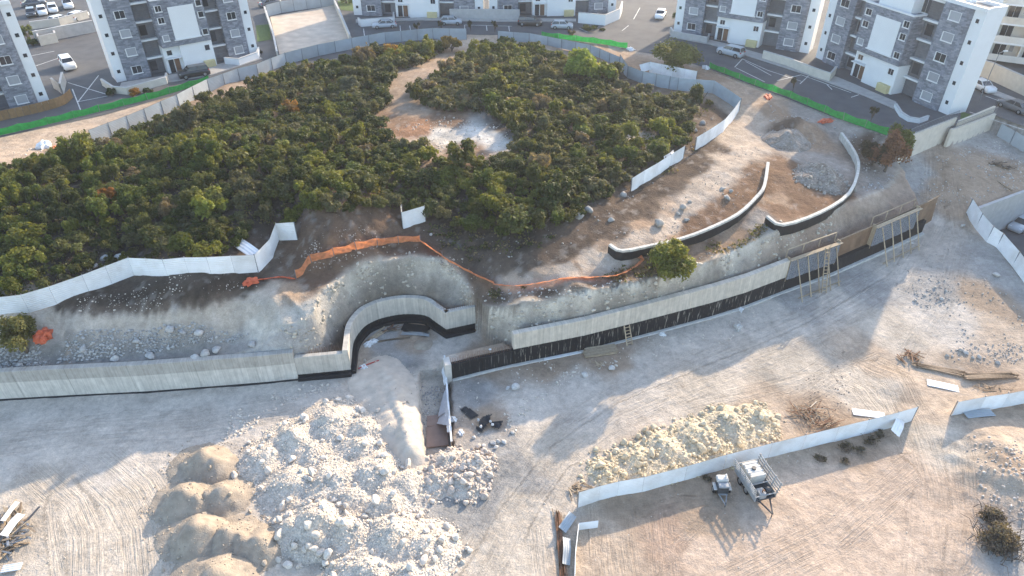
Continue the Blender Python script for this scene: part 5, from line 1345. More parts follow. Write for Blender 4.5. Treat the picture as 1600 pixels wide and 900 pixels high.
# the bushes that show largest stay individuals, the remainder is one mass
def vis(p):
    x, y, r = p; infr = abs(x) < (y * .811 + 37 * .585) * 800 / 1090 + 2
    return (r / y) if infr else 0
picked.sort(key=vis, reverse=True)
picked = [p for p in picked if vis(p) > 0]
def pix(x, y, z):
    d = y * cp - (z - CAM_H) * sp_; return 800 + FPX * x / d, 450 - FPX * (y * sp_ + (z - CAM_H) * cp) / d
LANDMARKS = [(30, 440, 'just above the left end of the white hoarding'), (200, 390, 'above the bend of the long white hoarding'), (330, 380, 'above the right half of the long white hoarding'), (400, 340, 'behind the hoarding corner by the mound'), (20, 350, 'at the left picture edge'), (170, 320, 'around the rust-coloured shrub'), (320, 315, 'around the yellow-green shrub in the left scrub'),
 (60, 275, 'near the orange net strip'), (190, 245, 'below the near end of the grey hoarding'), (300, 190, 'below the black off-road car'), (420, 150, 'below the vacant dirt lot'), (520, 115, 'near the silvery bush'), (620, 90, 'beside the orange-leaved shrub'), (300, 250, 'in the middle of the left scrub'), (430, 230, 'in the centre of the dark scrub'), (440, 290, 'uphill of the soil mound'), (540, 310, 'right above the brown soil mound'), (560, 215, 'left of the dirt clearing'),
 (640, 290, 'above the two-sided hoarding corner'), (720, 290, 'just below the white clearing'), (780, 335, 'at the dark foot of the scrub'), (870, 320, 'above the lower dirt terrace'), (950, 270, 'left of the scrub-edge white hoarding'), (840, 230, 'right of the white clearing'), (930, 215, 'around the pale green low bush'), (1030, 205, 'by the stony outcrop'), (1010, 165, 'below the blue-grey hoarding'), (850, 150, 'below the tallest bright tree'), (760, 110, 'right of the upper dirt path'), (1090, 165, 'inside the upper right hoarding corner'), (700, 150, 'right of the path bend'), (850, 95, 'behind the tallest bright tree')]
def zone_word(x, y):
    px, py = pix(x, y, 10)
    return min(LANDMARKS, key=lambda l: (l[0] - px) ** 2 + 2.2 * (l[1] - py) ** 2)[2]
def colour_pick(x, y, r_):
    n_ = float(fbm(np.array([x]), np.array([y]), 9.0, 121, 3)[0]); u = r_.random()
    px, py = pix(x, y, 9)
    if u < .006: return ORNG, 'orange-tinged'
    if u < .035: return DRY, 'dry brownish'
    if n_ > .12: base = (MIDG, 'mid-green') if u < .45 else ((YELG, 'yellow-green') if u < .75 else (OLIVE, 'olive'))
    elif n_ < -.15: base = (GREYG, 'grey-olive') if u < .5 else (OLIVE, 'olive')
    else: base = (DARKG, 'dark green') if u < .5 else ((OLIVE, 'olive') if u < .8 else (GREYG, 'grey-olive'))
    return base
rb = random.Random(3)
def bush(x, y, R_, col, label, k=None, group=None, hs=1.0, name='scrub_bush', cat='bush', z=None):
    k = rb.randrange(len(VAR)) if k is None else k
    fo, st, _ = VAR[k]
    z = tz(x, y) if z is None else z
    root = thing(name, label, cat, (x, y, z - .06), rb.uniform(0, 6.28), group, (R_ * rb.uniform(.85, 1.3), R_ * rb.uniform(.8, 1.15), R_ * hs * rb.uniform(.75, 1.3)))
    kf = rb.uniform(.85, 1.18); f = inst('foliage', fo, root); f.color = (*[c * kf for c in col], 1)
    inst('stem', st, root)
    return root
for (x, y, R_) in picked[:296]:
    col, word = colour_pick(x, y, rb)
    zw = zone_word(x, y)
    size = 'small ' if R_ < 1.0 else ('large ' if R_ > 1.5 else '')
    bush(x, y, R_ * 1.08, col, f'{size}{word} bush {zw}', group=f'{size}{word} bushes {zw}')
MV, MF, MC = [], [], []; nv = 0
for (x, y, R_) in picked[296:]:
    Vl, Fl, Cl = VAR[rb.randrange(len(VAR))][2]; col, _ = colour_pick(x, y, rb); a = rb.uniform(0, 6.28)
    rot = np.array([[math.cos(a), -math.sin(a), 0], [math.sin(a), math.cos(a), 0], [0, 0, 1]])
    v = (Vl * np.array([R_ * 1.1, R_ * 1.1, R_ * rb.uniform(.9, 1.15)])) @ rot.T + np.array([x, y, tz(x, y) - .05])
    MV.append(v); MF.append(Fl + nv); MC.append(Cl * np.array(col) * rb.uniform(.85, 1.15)); nv += len(v)
# low undergrowth between the bushes and weeds along the edges
def tuft_field(n, polyw, excl, h, seed, cols, dens=None):
    r = np.random.RandomState(seed); xs_ = [p[0] for p in polyw]; ys_ = [p[1] for p in polyw]
    x = r.uniform(min(xs_), max(xs_), n); y = r.uniform(min(ys_), max(ys_), n)
    k = in_poly(x, y, polyw)
    if excl is not None: k &= ~in_poly(x, y, excl)
    k &= fbm(x, y, 3.0, seed, 3) > (-.25 if dens is None else dens)
    x, y = x[k], y[k]; z = tz_arr(x, y); m = len(x)
    nq = 7
    c = np.repeat(np.stack([x, y, z], 1), nq, axis=0) + np.stack([r.normal(0, .22, m * nq), r.normal(0, .22, m * nq), r.uniform(.03, h, m * nq)], 1)
    up = r.normal(size=(m * nq, 3)) * .8 + np.array([0, 0, .8]); up /= np.linalg.norm(up, axis=1)[:, None]
    t = np.cross(up, r.normal(size=(m * nq, 3))); t /= np.linalg.norm(t, axis=1)[:, None]; s = np.cross(up, t); sz = r.uniform(.06, .15, m * nq)[:, None]
    q = np.stack([c - t * sz - s * sz * .6, c + t * sz - s * sz * .5, c + t * sz * .8 + s * sz * .6, c - t * sz * .7 + s * sz * .55], 1).reshape(-1, 3)
    ci = np.array(cols)[r.randint(0, len(cols), m)]; cc = np.repeat(np.repeat(ci, nq, axis=0) * r.uniform(.7, 1.3, m * nq)[:, None], 4, axis=0)
    return q, np.arange(len(q)).reshape(-1, 4), cc
q, f, c = tuft_field(16000, SC_W, CL_W, .6, 131, [DARKG, OLIVE, GREYG, DRY, OLIVE])
MV.append(q); MF.append(f + nv); MC.append(c); nv += len(q)
me = np_mesh('undergrowth', np.concatenate(MV), np.concatenate(MF), M['leaf']); add_col(me, np.concatenate(MC), 'leafcol')
tag(inst('undergrowth', me), 'low mixed green undergrowth filling the scrub hill', 'undergrowth', kind='stuff')
edge_poly = [tuple(ground(*p))[:2] for p in [(760, 455, 6), (850, 448, 6), (950, 432, 6), (1000, 405, 6), (1060, 392, 6), (1130, 372, 6), (1200, 350, 6), (1190, 368, 6), (1100, 405, 6), (1000, 436, 6), (900, 460, 6), (770, 472, 6)]]
q, f, c = tuft_field(3000, edge_poly, None, .25, 141, [OLIVE, DRY, GREYG, DRY], -.05)
me = np_mesh('weeds', q, f, M['leaf']); add_col(me, c, 'leafcol'); tag(inst('weeds', me), 'dry weeds along the top of the cut', 'weeds', kind='stuff')
edge2 = [tuple(ground(*p))[:2] for p in [(650, 345, 7), (760, 368, 7), (860, 370, 7), (960, 320, 7), (1060, 250, 7.4), (1090, 222, 7.5), (1090, 240, 7.4), (990, 312, 7), (900, 375, 6.6), (800, 410, 6.4), (680, 385, 6.8)]]
q, f, c = tuft_field(3200, edge2, None, .22, 151, [OLIVE, DRY, GREYG, DARKG], .05)
me = np_mesh('weeds', q, f, M['leaf']); add_col(me, c, 'leafcol'); tag(inst('weeds', me), 'sparse weeds at the foot of the scrub', 'weeds', kind='stuff')

# trees and shrubs that stand out by themselves
def tree(label, px, py, z0, rx, rz, col, nl, quads, trunk=.8, seed=1, leaf=(.10, .2), name='tree', cat='tree', flat=1.0, tone2=None):
    g = ground(px, py, z0); root = thing(name, label, cat, g)
    V, Fq, Cc, lob = crown_arrays(seed, nl, quads, rx, rz, leaf, trunk, (.26, .42), flat)
    if tone2 is not None:
        m = (np.sin(V[:, 0] * 1.7 + seed) + np.cos(V[:, 1] * 1.3) > .3)[:, None]; Cc = np.where(m, Cc * np.array(tone2), Cc)
    me = np_mesh('crown', V, Fq, M['leaf']); add_col(me, Cc, 'leafcol')
    c = inst('crown', me, root); c.color = (*col, 1)
    m_ = MB(); m_.tube([(0, 0, -.3), (.05, .02, trunk * .6), (.1, .05, trunk + rz * .35)], [.16 * rx / 2, .12 * rx / 2, .06], 8); m_.build('trunk', M['bark'], root)
    r_ = random.Random(seed)
    for i in range(5):
        l = lob[r_.randrange(len(lob))]; b_ = MB(); b_.tube([(.05, .02, trunk * .6), (l[0] * .5, l[1] * .5, (trunk + l[2]) * .55), (l[0], l[1], l[2])], [.08, .05, .02], 5); b_.build('limb', M['bark'], root)
    return root
BRIGHT = (.17, .205, .04)
tree('bright yellow-green tree standing tallest at the top of the scrub', 905, 128, 8.8, 3.5, 4.4, (.19, .245, .045), 18, 6800, .8, 31)
tree('bright green bushy tree just left of the blue-grey hoarding corner', 945, 132, 8.6, 2.2, 2.6, (.14, .17, .035), 11, 3200, .6, 32)
tree('rounded green tree on the bank beside the roadside hoarding', 1052, 112, 8.0, 4.6, 3.9, (.135, .145, .045), 20, 7200, .9, 33, (.11, .2))
tree('round bright green shrub on the edge of the cut below the curved wall', 1049, 428, 5.8, 2.55, 3.2, (.165, .175, .035), 15, 5600, .35, 34, (.08, .16), name='shrub', cat='shrub')
tree('small olive tree at the left edge beside the orange net bundle', 42, 549, 4.6, 2.3, 3.4, (.15, .145, .05), 11, 3600, .6, 35, (.07, .14))
tree('reddish-brown tree beside the tall cream retaining wall', 1382, 268, 6.4, 2.5, 4.4, (.20, .105, .065), 12, 3800, .8, 36, (.09, .17))
tree('dark green tree behind the reddish-brown tree', 1400, 240, 7.0, 2.0, 3.6, (.11, .13, .03), 9, 2600, .6, 37, (.09, .17))
tree('dark bare-looking tree left of the reddish-brown tree', 1362, 258, 6.6, 2.0, 2.8, (.06, .05, .03), 9, 2200, .6, 38, (.08, .15))
tree('orange-leaved shrub below the grey hoarding at top centre', 618, 92, 8.6, 2.0, 2.1, (.25, .15, .03), 9, 2400, .3, 39, name='shrub', cat='shrub')
tree('golden shrub at the end of the grey hoarding by the path', 706, 80, 8.4, 1.9, 2.3, (.17, .13, .03), 9, 2400, .3, 40, name='shrub', cat='shrub')
tree('rust-coloured shrub in the middle of the left scrub', 166, 328, 8.0, 1.8, 1.9, (.20, .095, .028), 9, 2200, .2, 41, name='shrub', cat='shrub')
tree('bright yellow-green shrub in the left scrub above the hoarding', 322, 332, 8.0, 2.4, 2.3, (.19, .21, .04), 11, 3200, .2, 42, name='shrub', cat='shrub')
tree('silvery-green rounded bush left of the dirt path', 545, 148, 8.8, 2.0, 2.6, (.14, .15, .095), 10, 2800, .2, 43, name='shrub', cat='shrub')
tree('pale green low bush above the fallen stones on the right scrub', 908, 212, 8.6, 1.3, 1.4, (.19, .22, .06), 7, 1500, .1, 44, name='shrub', cat='shrub')
tree('bright green bush left of the fallen sheet at the upper left scrub edge', 128, 250, 8.3, 1.5, 1.6, (.16, .19, .045), 8, 1800, .1, 45, name='shrub', cat='shrub')
for (px, py, r_, h_, col, lab) in [(175, 150, .9, 1.0, (.04, .06, .02), 'dark hedge shrub at the parking court corner'), (208, 149, 1.1, .9, (.30, .16, .03), 'orange-yellow shrub against the green screen'), (232, 145, .9, .7, (.045, .065, .02), 'dark green shrub beside the orange-yellow shrub'),
                                (928, 46, 2.4, .8, (.045, .07, .02), 'low dark hedge at the far street corner'), (44, 60, 1.5, 2.4, (.10, .12, .025), 'yellow-green shrub beside the leftmost block'), (52, 72, 1.2, 1.6, (.07, .09, .02), 'small green shrub by the bin enclosure'), (541, 6, 2.0, 2.6, (.08, .12, .02), 'green tree on the lawn right of the vacant lot'),
                                (1054, 38, 1.6, 2.6, (.05, .07, .02), 'dark green shrub at the side street corner'), (406, 84, .8, .6, (.06, .05, .03), 'dry shrub at the second block end'), (893, 56, .9, 1.2, (.17, .14, .07), 'dry straw-coloured shrub behind the top green screen')]:
    tree(lab, px, py, 8, r_, h_, col, 6, 1100, .1, int(px), (.07, .14), name='shrub', cat='shrub')
for i, (px, py, lab) in enumerate([(1238, 143, 'thin dark sapling behind the right green screen, left of two'), (1360, 190, 'thin dark sapling behind the right green screen, right of two'), (690, 50, 'young street tree at the far kerb below the silver hatchback'), (735, 50, 'young street tree at the far kerb, left of a pair'), (773, 51, 'young street tree at the far kerb, right of a pair'), (652, 52, 'young street tree at the far kerb below the far entrance')]):
    tree(lab, px, py, 8, .75, 1.5, (.055, .055, .03), 5, 420, .9, 300 + i, (.06, .12), name='sapling', cat='sapling')

def twig_bush(label, px, py, z0, r, h, n, seed, mat, name='dry_bush'):
    g = ground(px, py, z0); r_ = random.Random(seed); m_ = MB()
    for i in range(n):
        a = r_.uniform(0, 6.28); d = r_.uniform(.1, 1) * r; c = (r_.gauss(0, r * .35), r_.gauss(0, r * .35), 0)
        m_.tube([c, (c[0] + math.cos(a) * d * .5, c[1] + math.sin(a) * d * .5, h * r_.uniform(.3, .7)), (c[0] + math.cos(a) * d, c[1] + math.sin(a) * d, h * r_.uniform(.2, 1.0))], [.03, .022, .01], 3, cap=False)
    root = thing(name, label, 'dry bush', g)
    m_.build('twigs', M[mat] if isinstance(mat, str) else mat, root)
    V, Fq, Cc, _ = crown_arrays(seed, 6, n * 3, r, h, (.05, .1), .05); me = np_mesh('foliage', V, Fq, M['leaf']); add_col(me, Cc, 'leafcol'); f = inst('foliage', me, root); f.color = (.15, .125, .09, 1)
    return root
twig_bush('large dark heap of dead brush at the lower right corner', 1560, 850, .4, 1.7, 1.3, 320, 61, 'bark')
twig_bush('smaller dark clump of dead brush above the brush heap', 1548, 812, .4, 1.0, .8, 140, 62, 'bark')
for i, (px, py, r, lab) in enumerate([(1280, 718, .55, 'small dry bush left of the others in the hoarding shade'), (1322, 702, .7, 'dry bush with reddish twigs in the hoarding shade'), (1345, 706, .5, 'dry bush between two others in the hoarding shade'), (1360, 690, .65, 'dry bush under the long white hoarding near its end'), (1375, 680, .5, 'dry bush nearest the end of the long white hoarding'), (1320, 722, .45, 'low dry bush at the shade edge below the others'), (1105, 748, .35, 'tiny dry weed under the hoarding left of the trailer')]):
    twig_bush(lab, px, py, 0, r, r * .7, 44, 70 + i, 'timber_old')
# ------------------------------------------------------------------ stones and heaps
def rock_mat(name):
    m, nt, b = new_mat(name); L = nt.links
    a = N(nt, 'ShaderNodeAttribute'); a.attribute_name = 'rockcol'; oi = N(nt, 'ShaderNodeObjectInfo'); geo = N(nt, 'ShaderNodeNewGeometry')
    mx = N(nt, 'ShaderNodeMix'); mx.data_type = 'RGBA'; mx.blend_type = 'MULTIPLY'; mx.inputs[0].default_value = 1; L.new(a.outputs['Color'], mx.inputs[6]); L.new(oi.outputs['Color'], mx.inputs[7])
    nz = N(nt, 'ShaderNodeTexNoise'); nz.inputs['Scale'].default_value = 5; nz.inputs['Detail'].default_value = 4; L.new(geo.outputs['Position'], nz.inputs['Vector'])
    r = N(nt, 'ShaderNodeMapRange'); r.inputs[1].default_value = .3; r.inputs[2].default_value = .7; r.inputs[3].default_value = .78; r.inputs[4].default_value = 1.15; L.new(nz.outputs[0], r.inputs[0])
    s = N(nt, 'ShaderNodeVectorMath'); s.operation = 'SCALE'; L.new(mx.outputs[2], s.inputs[0]); L.new(r.outputs[0], s.inputs['Scale']); L.new(s.outputs[0], b.inputs['Base Color'])
    b.inputs['Roughness'].default_value = .9; b.inputs['Specular IOR Level'].default_value = .15
    bp = N(nt, 'ShaderNodeBump'); bp.inputs['Strength'].default_value = .6; bp.inputs['Distance'].default_value = .08; L.new(nz.outputs[0], bp.inputs['Height']); L.new(bp.outputs[0], b.inputs['Normal'])
    return m
M['rock'] = rock_mat('limestone')
def rubble_mat(name, col, col2, scale=5.0):
    """crushed rock: angular cells of uneven tone, deep joints"""
    m, nt, b = new_mat(name); L = nt.links
    geo = N(nt, 'ShaderNodeNewGeometry')
    def vor(sc_, feat='F1'):
        v = N(nt, 'ShaderNodeTexVoronoi'); v.inputs['Scale'].default_value = sc_; v.feature = feat; L.new(geo.outputs['Position'], v.inputs['Vector']); return v
    v1 = vor(scale); v2 = vor(scale * 2.7)
    nz = N(nt, 'ShaderNodeTexNoise'); nz.inputs['Scale'].default_value = .9; nz.inputs['Detail'].default_value = 4; L.new(geo.outputs['Position'], nz.inputs['Vector'])
    s1 = N(nt, 'ShaderNodeSeparateColor'); L.new(v1.outputs['Color'], s1.inputs[0]); s2 = N(nt, 'ShaderNodeSeparateColor'); L.new(v2.outputs['Color'], s2.inputs[0])
    def rr(src, a, b_, c, d):
        r = N(nt, 'ShaderNodeMapRange'); r.inputs[1].default_value = a; r.inputs[2].default_value = b_; r.inputs[3].default_value = c; r.inputs[4].default_value = d; L.new(src, r.inputs[0]); return r.outputs[0]
    def mul(a, b_):
        x = N(nt, 'ShaderNodeMath'); x.operation = 'MULTIPLY'; L.new(a, x.inputs[0]); L.new(b_, x.inputs[1]); return x.outputs[0]
    mx = N(nt, 'ShaderNodeMix'); mx.data_type = 'RGBA'; L.new(rr(nz.outputs[0], .35, .65, 0, 1), mx.inputs[0]); mx.inputs[6].default_value = (*col, 1); mx.inputs[7].default_value = (*col2, 1)
    tone = mul(rr(s1.outputs[0], 0, 1, .82, 1.14), rr(s2.outputs[0], 0, 1, .84, 1.12))
    s = N(nt, 'ShaderNodeVectorMath'); s.operation = 'SCALE'; L.new(mx.outputs[2], s.inputs[0]); L.new(tone, s.inputs['Scale']); L.new(s.outputs[0], b.inputs['Base Color'])
    b.inputs['Roughness'].default_value = .95; b.inputs['Specular IOR Level'].default_value = .1
    ad = N(nt, 'ShaderNodeMath'); ad.operation = 'ADD'; L.new(rr(v1.outputs['Distance'], 0, .7, .6, 0), ad.inputs[0]); L.new(rr(v2.outputs['Distance'], 0, .7, .3, 0), ad.inputs[1])
    bp = N(nt, 'ShaderNodeBump'); bp.inputs['Strength'].default_value = 1; bp.inputs['Distance'].default_value = .13; L.new(ad.outputs[0], bp.inputs['Height']); L.new(bp.outputs[0], b.inputs['Normal'])
    return m
def rock_arrays(seed, sub):
    bm = bmesh.new(); bmesh.ops.create_icosphere(bm, subdivisions=sub, radius=1); r = random.Random(seed)
    planes = [(Vector((r.gauss(0, 1), r.gauss(0, 1), r.gauss(0, 1))).normalized(), r.uniform(.42, .74)) for _ in range(11)]
    for v in bm.verts:
        p = v.co.copy() * r.uniform(.9, 1.12)
        for n_, d in planes:
            k = p.dot(n_)
            if k > d: p -= n_ * (k - d)
        v.co = p
    V = np.array([v.co[:] for v in bm.verts]); Ft = np.array([[v.index for v in f.verts] for f in bm.faces]); bm.free(); return V, Ft
ROCK_HI = [rock_arrays(400 + i, 3 if i < 2 else 2) for i in range(7)]; ROCK_LO = [rock_arrays(430 + i, 1) for i in range(8)]
ROCK_MESH = []
for V, Ft in ROCK_HI:
    me = np_mesh('boulder', V, Ft, M['rock']); add_col(me, np.ones((len(V), 3)), 'rockcol'); ROCK_MESH.append(me)
def rot_mats(n, r):
    q = r.normal(size=(n, 4)); q /= np.linalg.norm(q, axis=1)[:, None]; w, x, y, z = q.T
    return np.stack([np.stack([1 - 2 * (y * y + z * z), 2 * (x * y - z * w), 2 * (x * z + y * w)], 1), np.stack([2 * (x * y + z * w), 1 - 2 * (x * x + z * z), 2 * (y * z - x * w)], 1), np.stack([2 * (x * z - y * w), 2 * (y * z + x * w), 1 - 2 * (x * x + y * y)], 1)], 1)
def rocks_mesh(name, pos, size, cols, seed):
    """many small stones as one mesh"""
    r = np.random.RandomState(seed); Vs, Fs, Cs = [], [], []; nv = 0; kk = r.randint(0, len(ROCK_LO), len(pos)); Rm = rot_mats(len(pos), r)
    for k in range(len(ROCK_LO)):
        idx = np.where(kk == k)[0]
        if len(idx) == 0: continue
        V0, F0 = ROCK_LO[k]
        sc3 = size[idx][:, None] * r.uniform(.7, 1.2, (len(idx), 3)); sc3[:, 2] *= .8
        v = np.einsum('nij,nvj->nvi', Rm[idx], V0[None] * np.ones((len(idx), 1, 1))) * sc3[:, None, :] + pos[idx][:, None, :]
        Vs.append(v.reshape(-1, 3)); Fs.append((F0[None] + (np.arange(len(idx)) * len(V0))[:, None, None] + nv).reshape(-1, 3)); nv += len(idx) * len(V0)
        Cs.append(np.repeat(cols[idx], len(V0), axis=0))
    me = np_mesh(name, np.concatenate(Vs), np.concatenate(Fs), M['rock']); add_col(me, np.concatenate(Cs), 'rockcol'); return me
def rock_cols(n, base, r, var=.16): return np.array(base)[None] * r.uniform(1 - var, 1 + var, (n, 1)) * (1 + r.normal(0, .006, (n, 3)))
LIME = (.65, .58, .495); GREYR = (.40, .38, .355); YELR = (.63, .535, .38); PINKR = (.57, .485, .41); BRWR = (.36, .29, .235)

def heap_height(X, Y, peaks, seed, amp):
    H = np.full(X.shape, -1.0); _tr = in_poly(X, Y, TRENCH_POLY)
    wx = X + .28 * fbm(X, Y, 1.1, seed, 3); wy = Y + .28 * fbm(X, Y, 1.1, seed + 5, 3)
    for (cx_, cy_, r, h) in peaks:
        d = np.hypot(wx - cx_, wy - cy_) / r
        prof = h * (np.clip(1 - d, -1, 1) * .88 + .12 * np.clip(1.15 - d, -1, 1) ** 3) - h * .05 * np.exp(-(d / .12) ** 2)
        H = np.where(prof > H, prof, H)
    H = np.where(_tr, -1.0, H)
    return H + np.where(H > 0, (amp * fbm(X, Y, .9, seed + 9, 4) + amp * .45 * np.abs(fbm(X, Y, .5, seed + 13, 3))) * np.clip(H / .4, 0, 1), 0)
def heap(name, label, peaks_px, mat, seed, amp=.12, stones=0, ssize=(.05, .2), scol=LIME, big=0, bsize=(.28, .5), z0=0.0, cat='heap', where=None, big_name='stone', step=.16, lower=0.0):
    peaks = []
    for (px, py, r, h) in peaks_px:
        g = ground(px, py, z0 + h)     # the photo shows the summit, so step from its height
        q = at(px, py, tz(g.x, g.y) + h); peaks.append((q.x, q.y, r, h))
    x0 = min(p[0] - p[2] for p in peaks) - .6; x1 = max(p[0] + p[2] for p in peaks) + .6; y0 = min(p[1] - p[2] for p in peaks) - .6; y1 = max(p[1] + p[2] for p in peaks) + .6
    ax = np.arange(x0, x1, step); ay = np.arange(y0, y1, step); XX, YY = np.meshgrid(ax, ay); XX, YY = XX.ravel(), YY.ravel()
    H = heap_height(XX, YY, peaks, seed, amp); T = tz_arr(XX, YY); Z = np.where(H > 0, T + H, T - .12 + np.maximum(H, -.3) * .5)
    n_x = len(ax); ii_ = np.arange(len(XX)).reshape(len(ay), n_x); Fq = np.stack([ii_[:-1, :-1].ravel(), ii_[:-1, 1:].ravel(), ii_[1:, 1:].ravel(), ii_[1:, :-1].ravel()], 1)
    keep = (H[Fq] > 0).any(axis=1); Fq = Fq[keep]
    used = np.unique(Fq); rem = -np.ones(len(XX), dtype=int); rem[used] = np.arange(len(used))
    cx0, cy0 = np.mean([p[0] for p in peaks]), np.mean([p[1] for p in peaks]); cz0 = tz(cx0, cy0); org = np.array([cx0, cy0, cz0])
    root = thing(name, label, cat, (cx0, cy0, cz0))
    me = np_mesh('mound', np.stack([XX, YY, Z], 1)[used] - org, rem[Fq], M[mat], smooth=True); inst('mound', me, root)
    r = np.random.RandomState(seed)
    if stones:
        X = r.uniform(x0 - .5, x1 + .5, stones * 3); Y = r.uniform(y0 - .5, y1 + .5, stones * 3); Hh = heap_height(X, Y, peaks, seed, amp)
        dens = fbm(X, Y, 1.6, seed + 3, 3); k = (Hh > -.12) & (dens + r.uniform(-.5, .5, len(X)) > -.12 + (.35 if where == 'foot' else 0) * np.clip(Hh, 0, 1)); X, Y, Hh = X[k][:stones], Y[k][:stones], Hh[k][:stones]
        s_ = ssize[0] + (ssize[1] - ssize[0]) * r.uniform(0, 1, len(X)) ** 3.0
        pos = np.stack([X, Y, tz_arr(X, Y) + np.maximum(Hh, 0) + s_ * .25], 1) - org
        o = inst('stones', rocks_mesh('stones', pos, s_, rock_cols(len(X), scol, r), seed), root); o['kind'] = 'stuff'
    placed = 0
    for _ in range(big * 6):
        if placed >= big: break
        x = r.uniform(x0 - .8, x1 + .8); y = r.uniform(y0 - .8, y1 + .8); h = float(heap_height(np.array([x]), np.array([y]), peaks, seed, amp)[0])
        if h < -.12 * max(p[3] for p in peaks) or (h > .9 and r.uniform() < .55): continue
        s_ = bsize[0] + (bsize[1] - bsize[0]) * r.uniform() ** 2
        o = inst(big_name, ROCK_MESH[r.randint(len(ROCK_MESH))], root, (x - cx0, y - cy0, tz(x, y) + max(h, 0) + s_ * .28 - cz0), (r.uniform(0, 6), r.uniform(0, 6), r.uniform(0, 6)), (s_ * r.uniform(.8, 1.25), s_ * r.uniform(.75, 1.1), s_ * r.uniform(.6, .9)))
        kc = r.uniform(.85, 1.12); o.color = (*[c * kc for c in scol], 1); placed += 1
    return root
M['sand'] = mat_plain('quarry sand', (.35, .29, .225), .95, .2, 2.0, 1.0, 10, dirt=(.27, .22, .17), dirt_amt=.6)
M['rubble'] = rubble_mat('crushed limestone', (.64, .565, .475), (.55, .475, .39))
M['bank'] = mat_plain('bank fill', (.53, .46, .38), .95, .14, 1.4, .8, 8, dirt=(.45, .37, .29), dirt_amt=.6)
M['yellow'] = rubble_mat('yellowish broken stone', (.62, .52, .36), (.52, .45, .35), 3.6)
M['darkfill'] = rubble_mat('grey broken fill', (.36, .32, .28), (.24, .195, .155), 4.5)
for i, (px, py, r, h, lab) in enumerate([(312, 705, 2.15, 1.5, 'sand heap at the top of the cluster, touching the rubble'), (283, 762, 2.2, 1.55, 'leftmost sand heap of the cluster, second down'), (342, 760, 2.0, 1.4, 'sand heap in the middle beside the white rubble'), (300, 815, 2.3, 1.7, 'sand heap low on the left casting a long shadow'), (352, 826, 1.9, 1.35, 'sand heap between two others in the lower cluster'), (398, 836, 2.0, 1.35, 'sand heap at the lower right of the cluster'), (330, 890, 2.8, 1.7, 'sand heap cut by the bottom of the picture')]):
    heap('sand_heap', lab, [(px, py, r, h * 1.12), (px + rng.choice((-1, 1)) * rng.uniform(12, 20), py + rng.uniform(2, 14), r * .85, h * .9), (px + rng.uniform(-10, 10), py + rng.uniform(8, 18), r * 1.15, h * .35)], 'sand', 500 + i, .10, 420, (.025, .11), (.44, .37, .29), 4, (.16, .26), cat='sand heap')
heap('rubble_heap', 'upper white rubble heap between the sand and the trench bank', [(455, 672, 3.0, 1.4), (515, 645, 3.3, 1.6), (570, 660, 2.9, 1.35), (410, 704, 2.4, 1.1), (560, 692, 3.0, 1.15), (485, 702, 2.8, 1.1)], 'rubble', 521, .26, 2400, (.03, .15), LIME, 40, (.26, .46), cat='rubble heap')
heap('rubble_heap', 'broad middle white rubble heap with a flattened top', [(520, 740, 3.8, 1.5), (580, 730, 3.8, 1.5), (455, 744, 2.9, 1.2), (630, 744, 2.9, 1.15), (500, 772, 2.6, 1.1), (600, 775, 3.0, 1.2), (550, 770, 2.6, 1.2)], 'rubble', 522, .26, 2600, (.03, .15), LIME, 38, (.26, .48), cat='rubble heap')
heap('rubble_heap', 'lower white rubble heap ringed by large stones', [(490, 800, 3.0, 2.0), (535, 815, 2.6, 1.6), (450, 815, 2.2, 1.2)], 'rubble', 523, .26, 1800, (.03, .15), LIME, 45, (.28, .52), cat='rubble heap')
heap('rubble_heap', 'white rubble heap along the bottom edge of the picture', [(610, 825, 3.0, 1.6), (570, 880, 3.0, 1.4), (660, 845, 2.8, 1.2), (640, 895, 2.8, 1.3)], 'rubble', 524, .26, 2400, (.03, .15), LIME, 40, (.26, .48), cat='rubble heap')
heap('stone_heap', 'loose pinkish stone heap at the end of the trench', [(700, 712, 1.9, .9), (735, 720, 2.0, .9), (680, 740, 1.9, .9), (725, 745, 1.8, .8)], 'rubble', 525, .2, 700, (.07, .24), PINKR, 60, (.24, .42), cat='stone heap')
heap('earth_bank', 'smooth beige earth bank along the left side of the trench', [(596 + 44 * t ** .7, 574 + 120 * t, 2.3 - .3 * t, .5 + 1.0 * min(1, t * 1.6)) for t in [k / 16 for k in range(17)]] + [(584 + 30 * t, 590 + 70 * t, 2.5, .45 + .8 * t) for t in [k / 8 for k in range(9)]], 'bank', 526, .07, 120, (.04, .13), (.55, .48, .40), 6, (.2, .3), cat='earth bank')
heap('rubble_heap', 'yellowish stone heap behind the long white hoarding', [(950, 732, 1.8, .45), (1000, 712, 2.2, .65), (1045, 694, 2.5, .85), (1095, 674, 2.7, 1.0), (1145, 656, 2.7, 1.0), (1185, 650, 2.1, .65), (1120, 688, 2.0, .65), (1070, 708, 1.9, .6), (1030, 722, 1.6, .45)], 'yellow', 527, .16, 3000, (.04, .24), YELR, 70, (.28, .46), cat='rubble heap')
heap('rubble_heap', 'grey stone heap inside the curved garden wall', [(1288, 256, 2.8, 1.5), (1300, 270, 2.4, 1.2), (1270, 268, 2.0, .9)], 'darkfill', 528, .25, 1100, (.04, .2), (.40, .36, .315), 16, (.24, .38), 6.6, cat='rubble heap')
heap('soil_heap', 'dark ashy soil heap behind the curved garden wall', [(1238, 190, 3.0, 1.6), (1222, 200, 2.4, 1.1)], 'darkfill', 529, .18, 150, (.05, .15), GREYR, 0, z0=7.3, cat='soil heap')
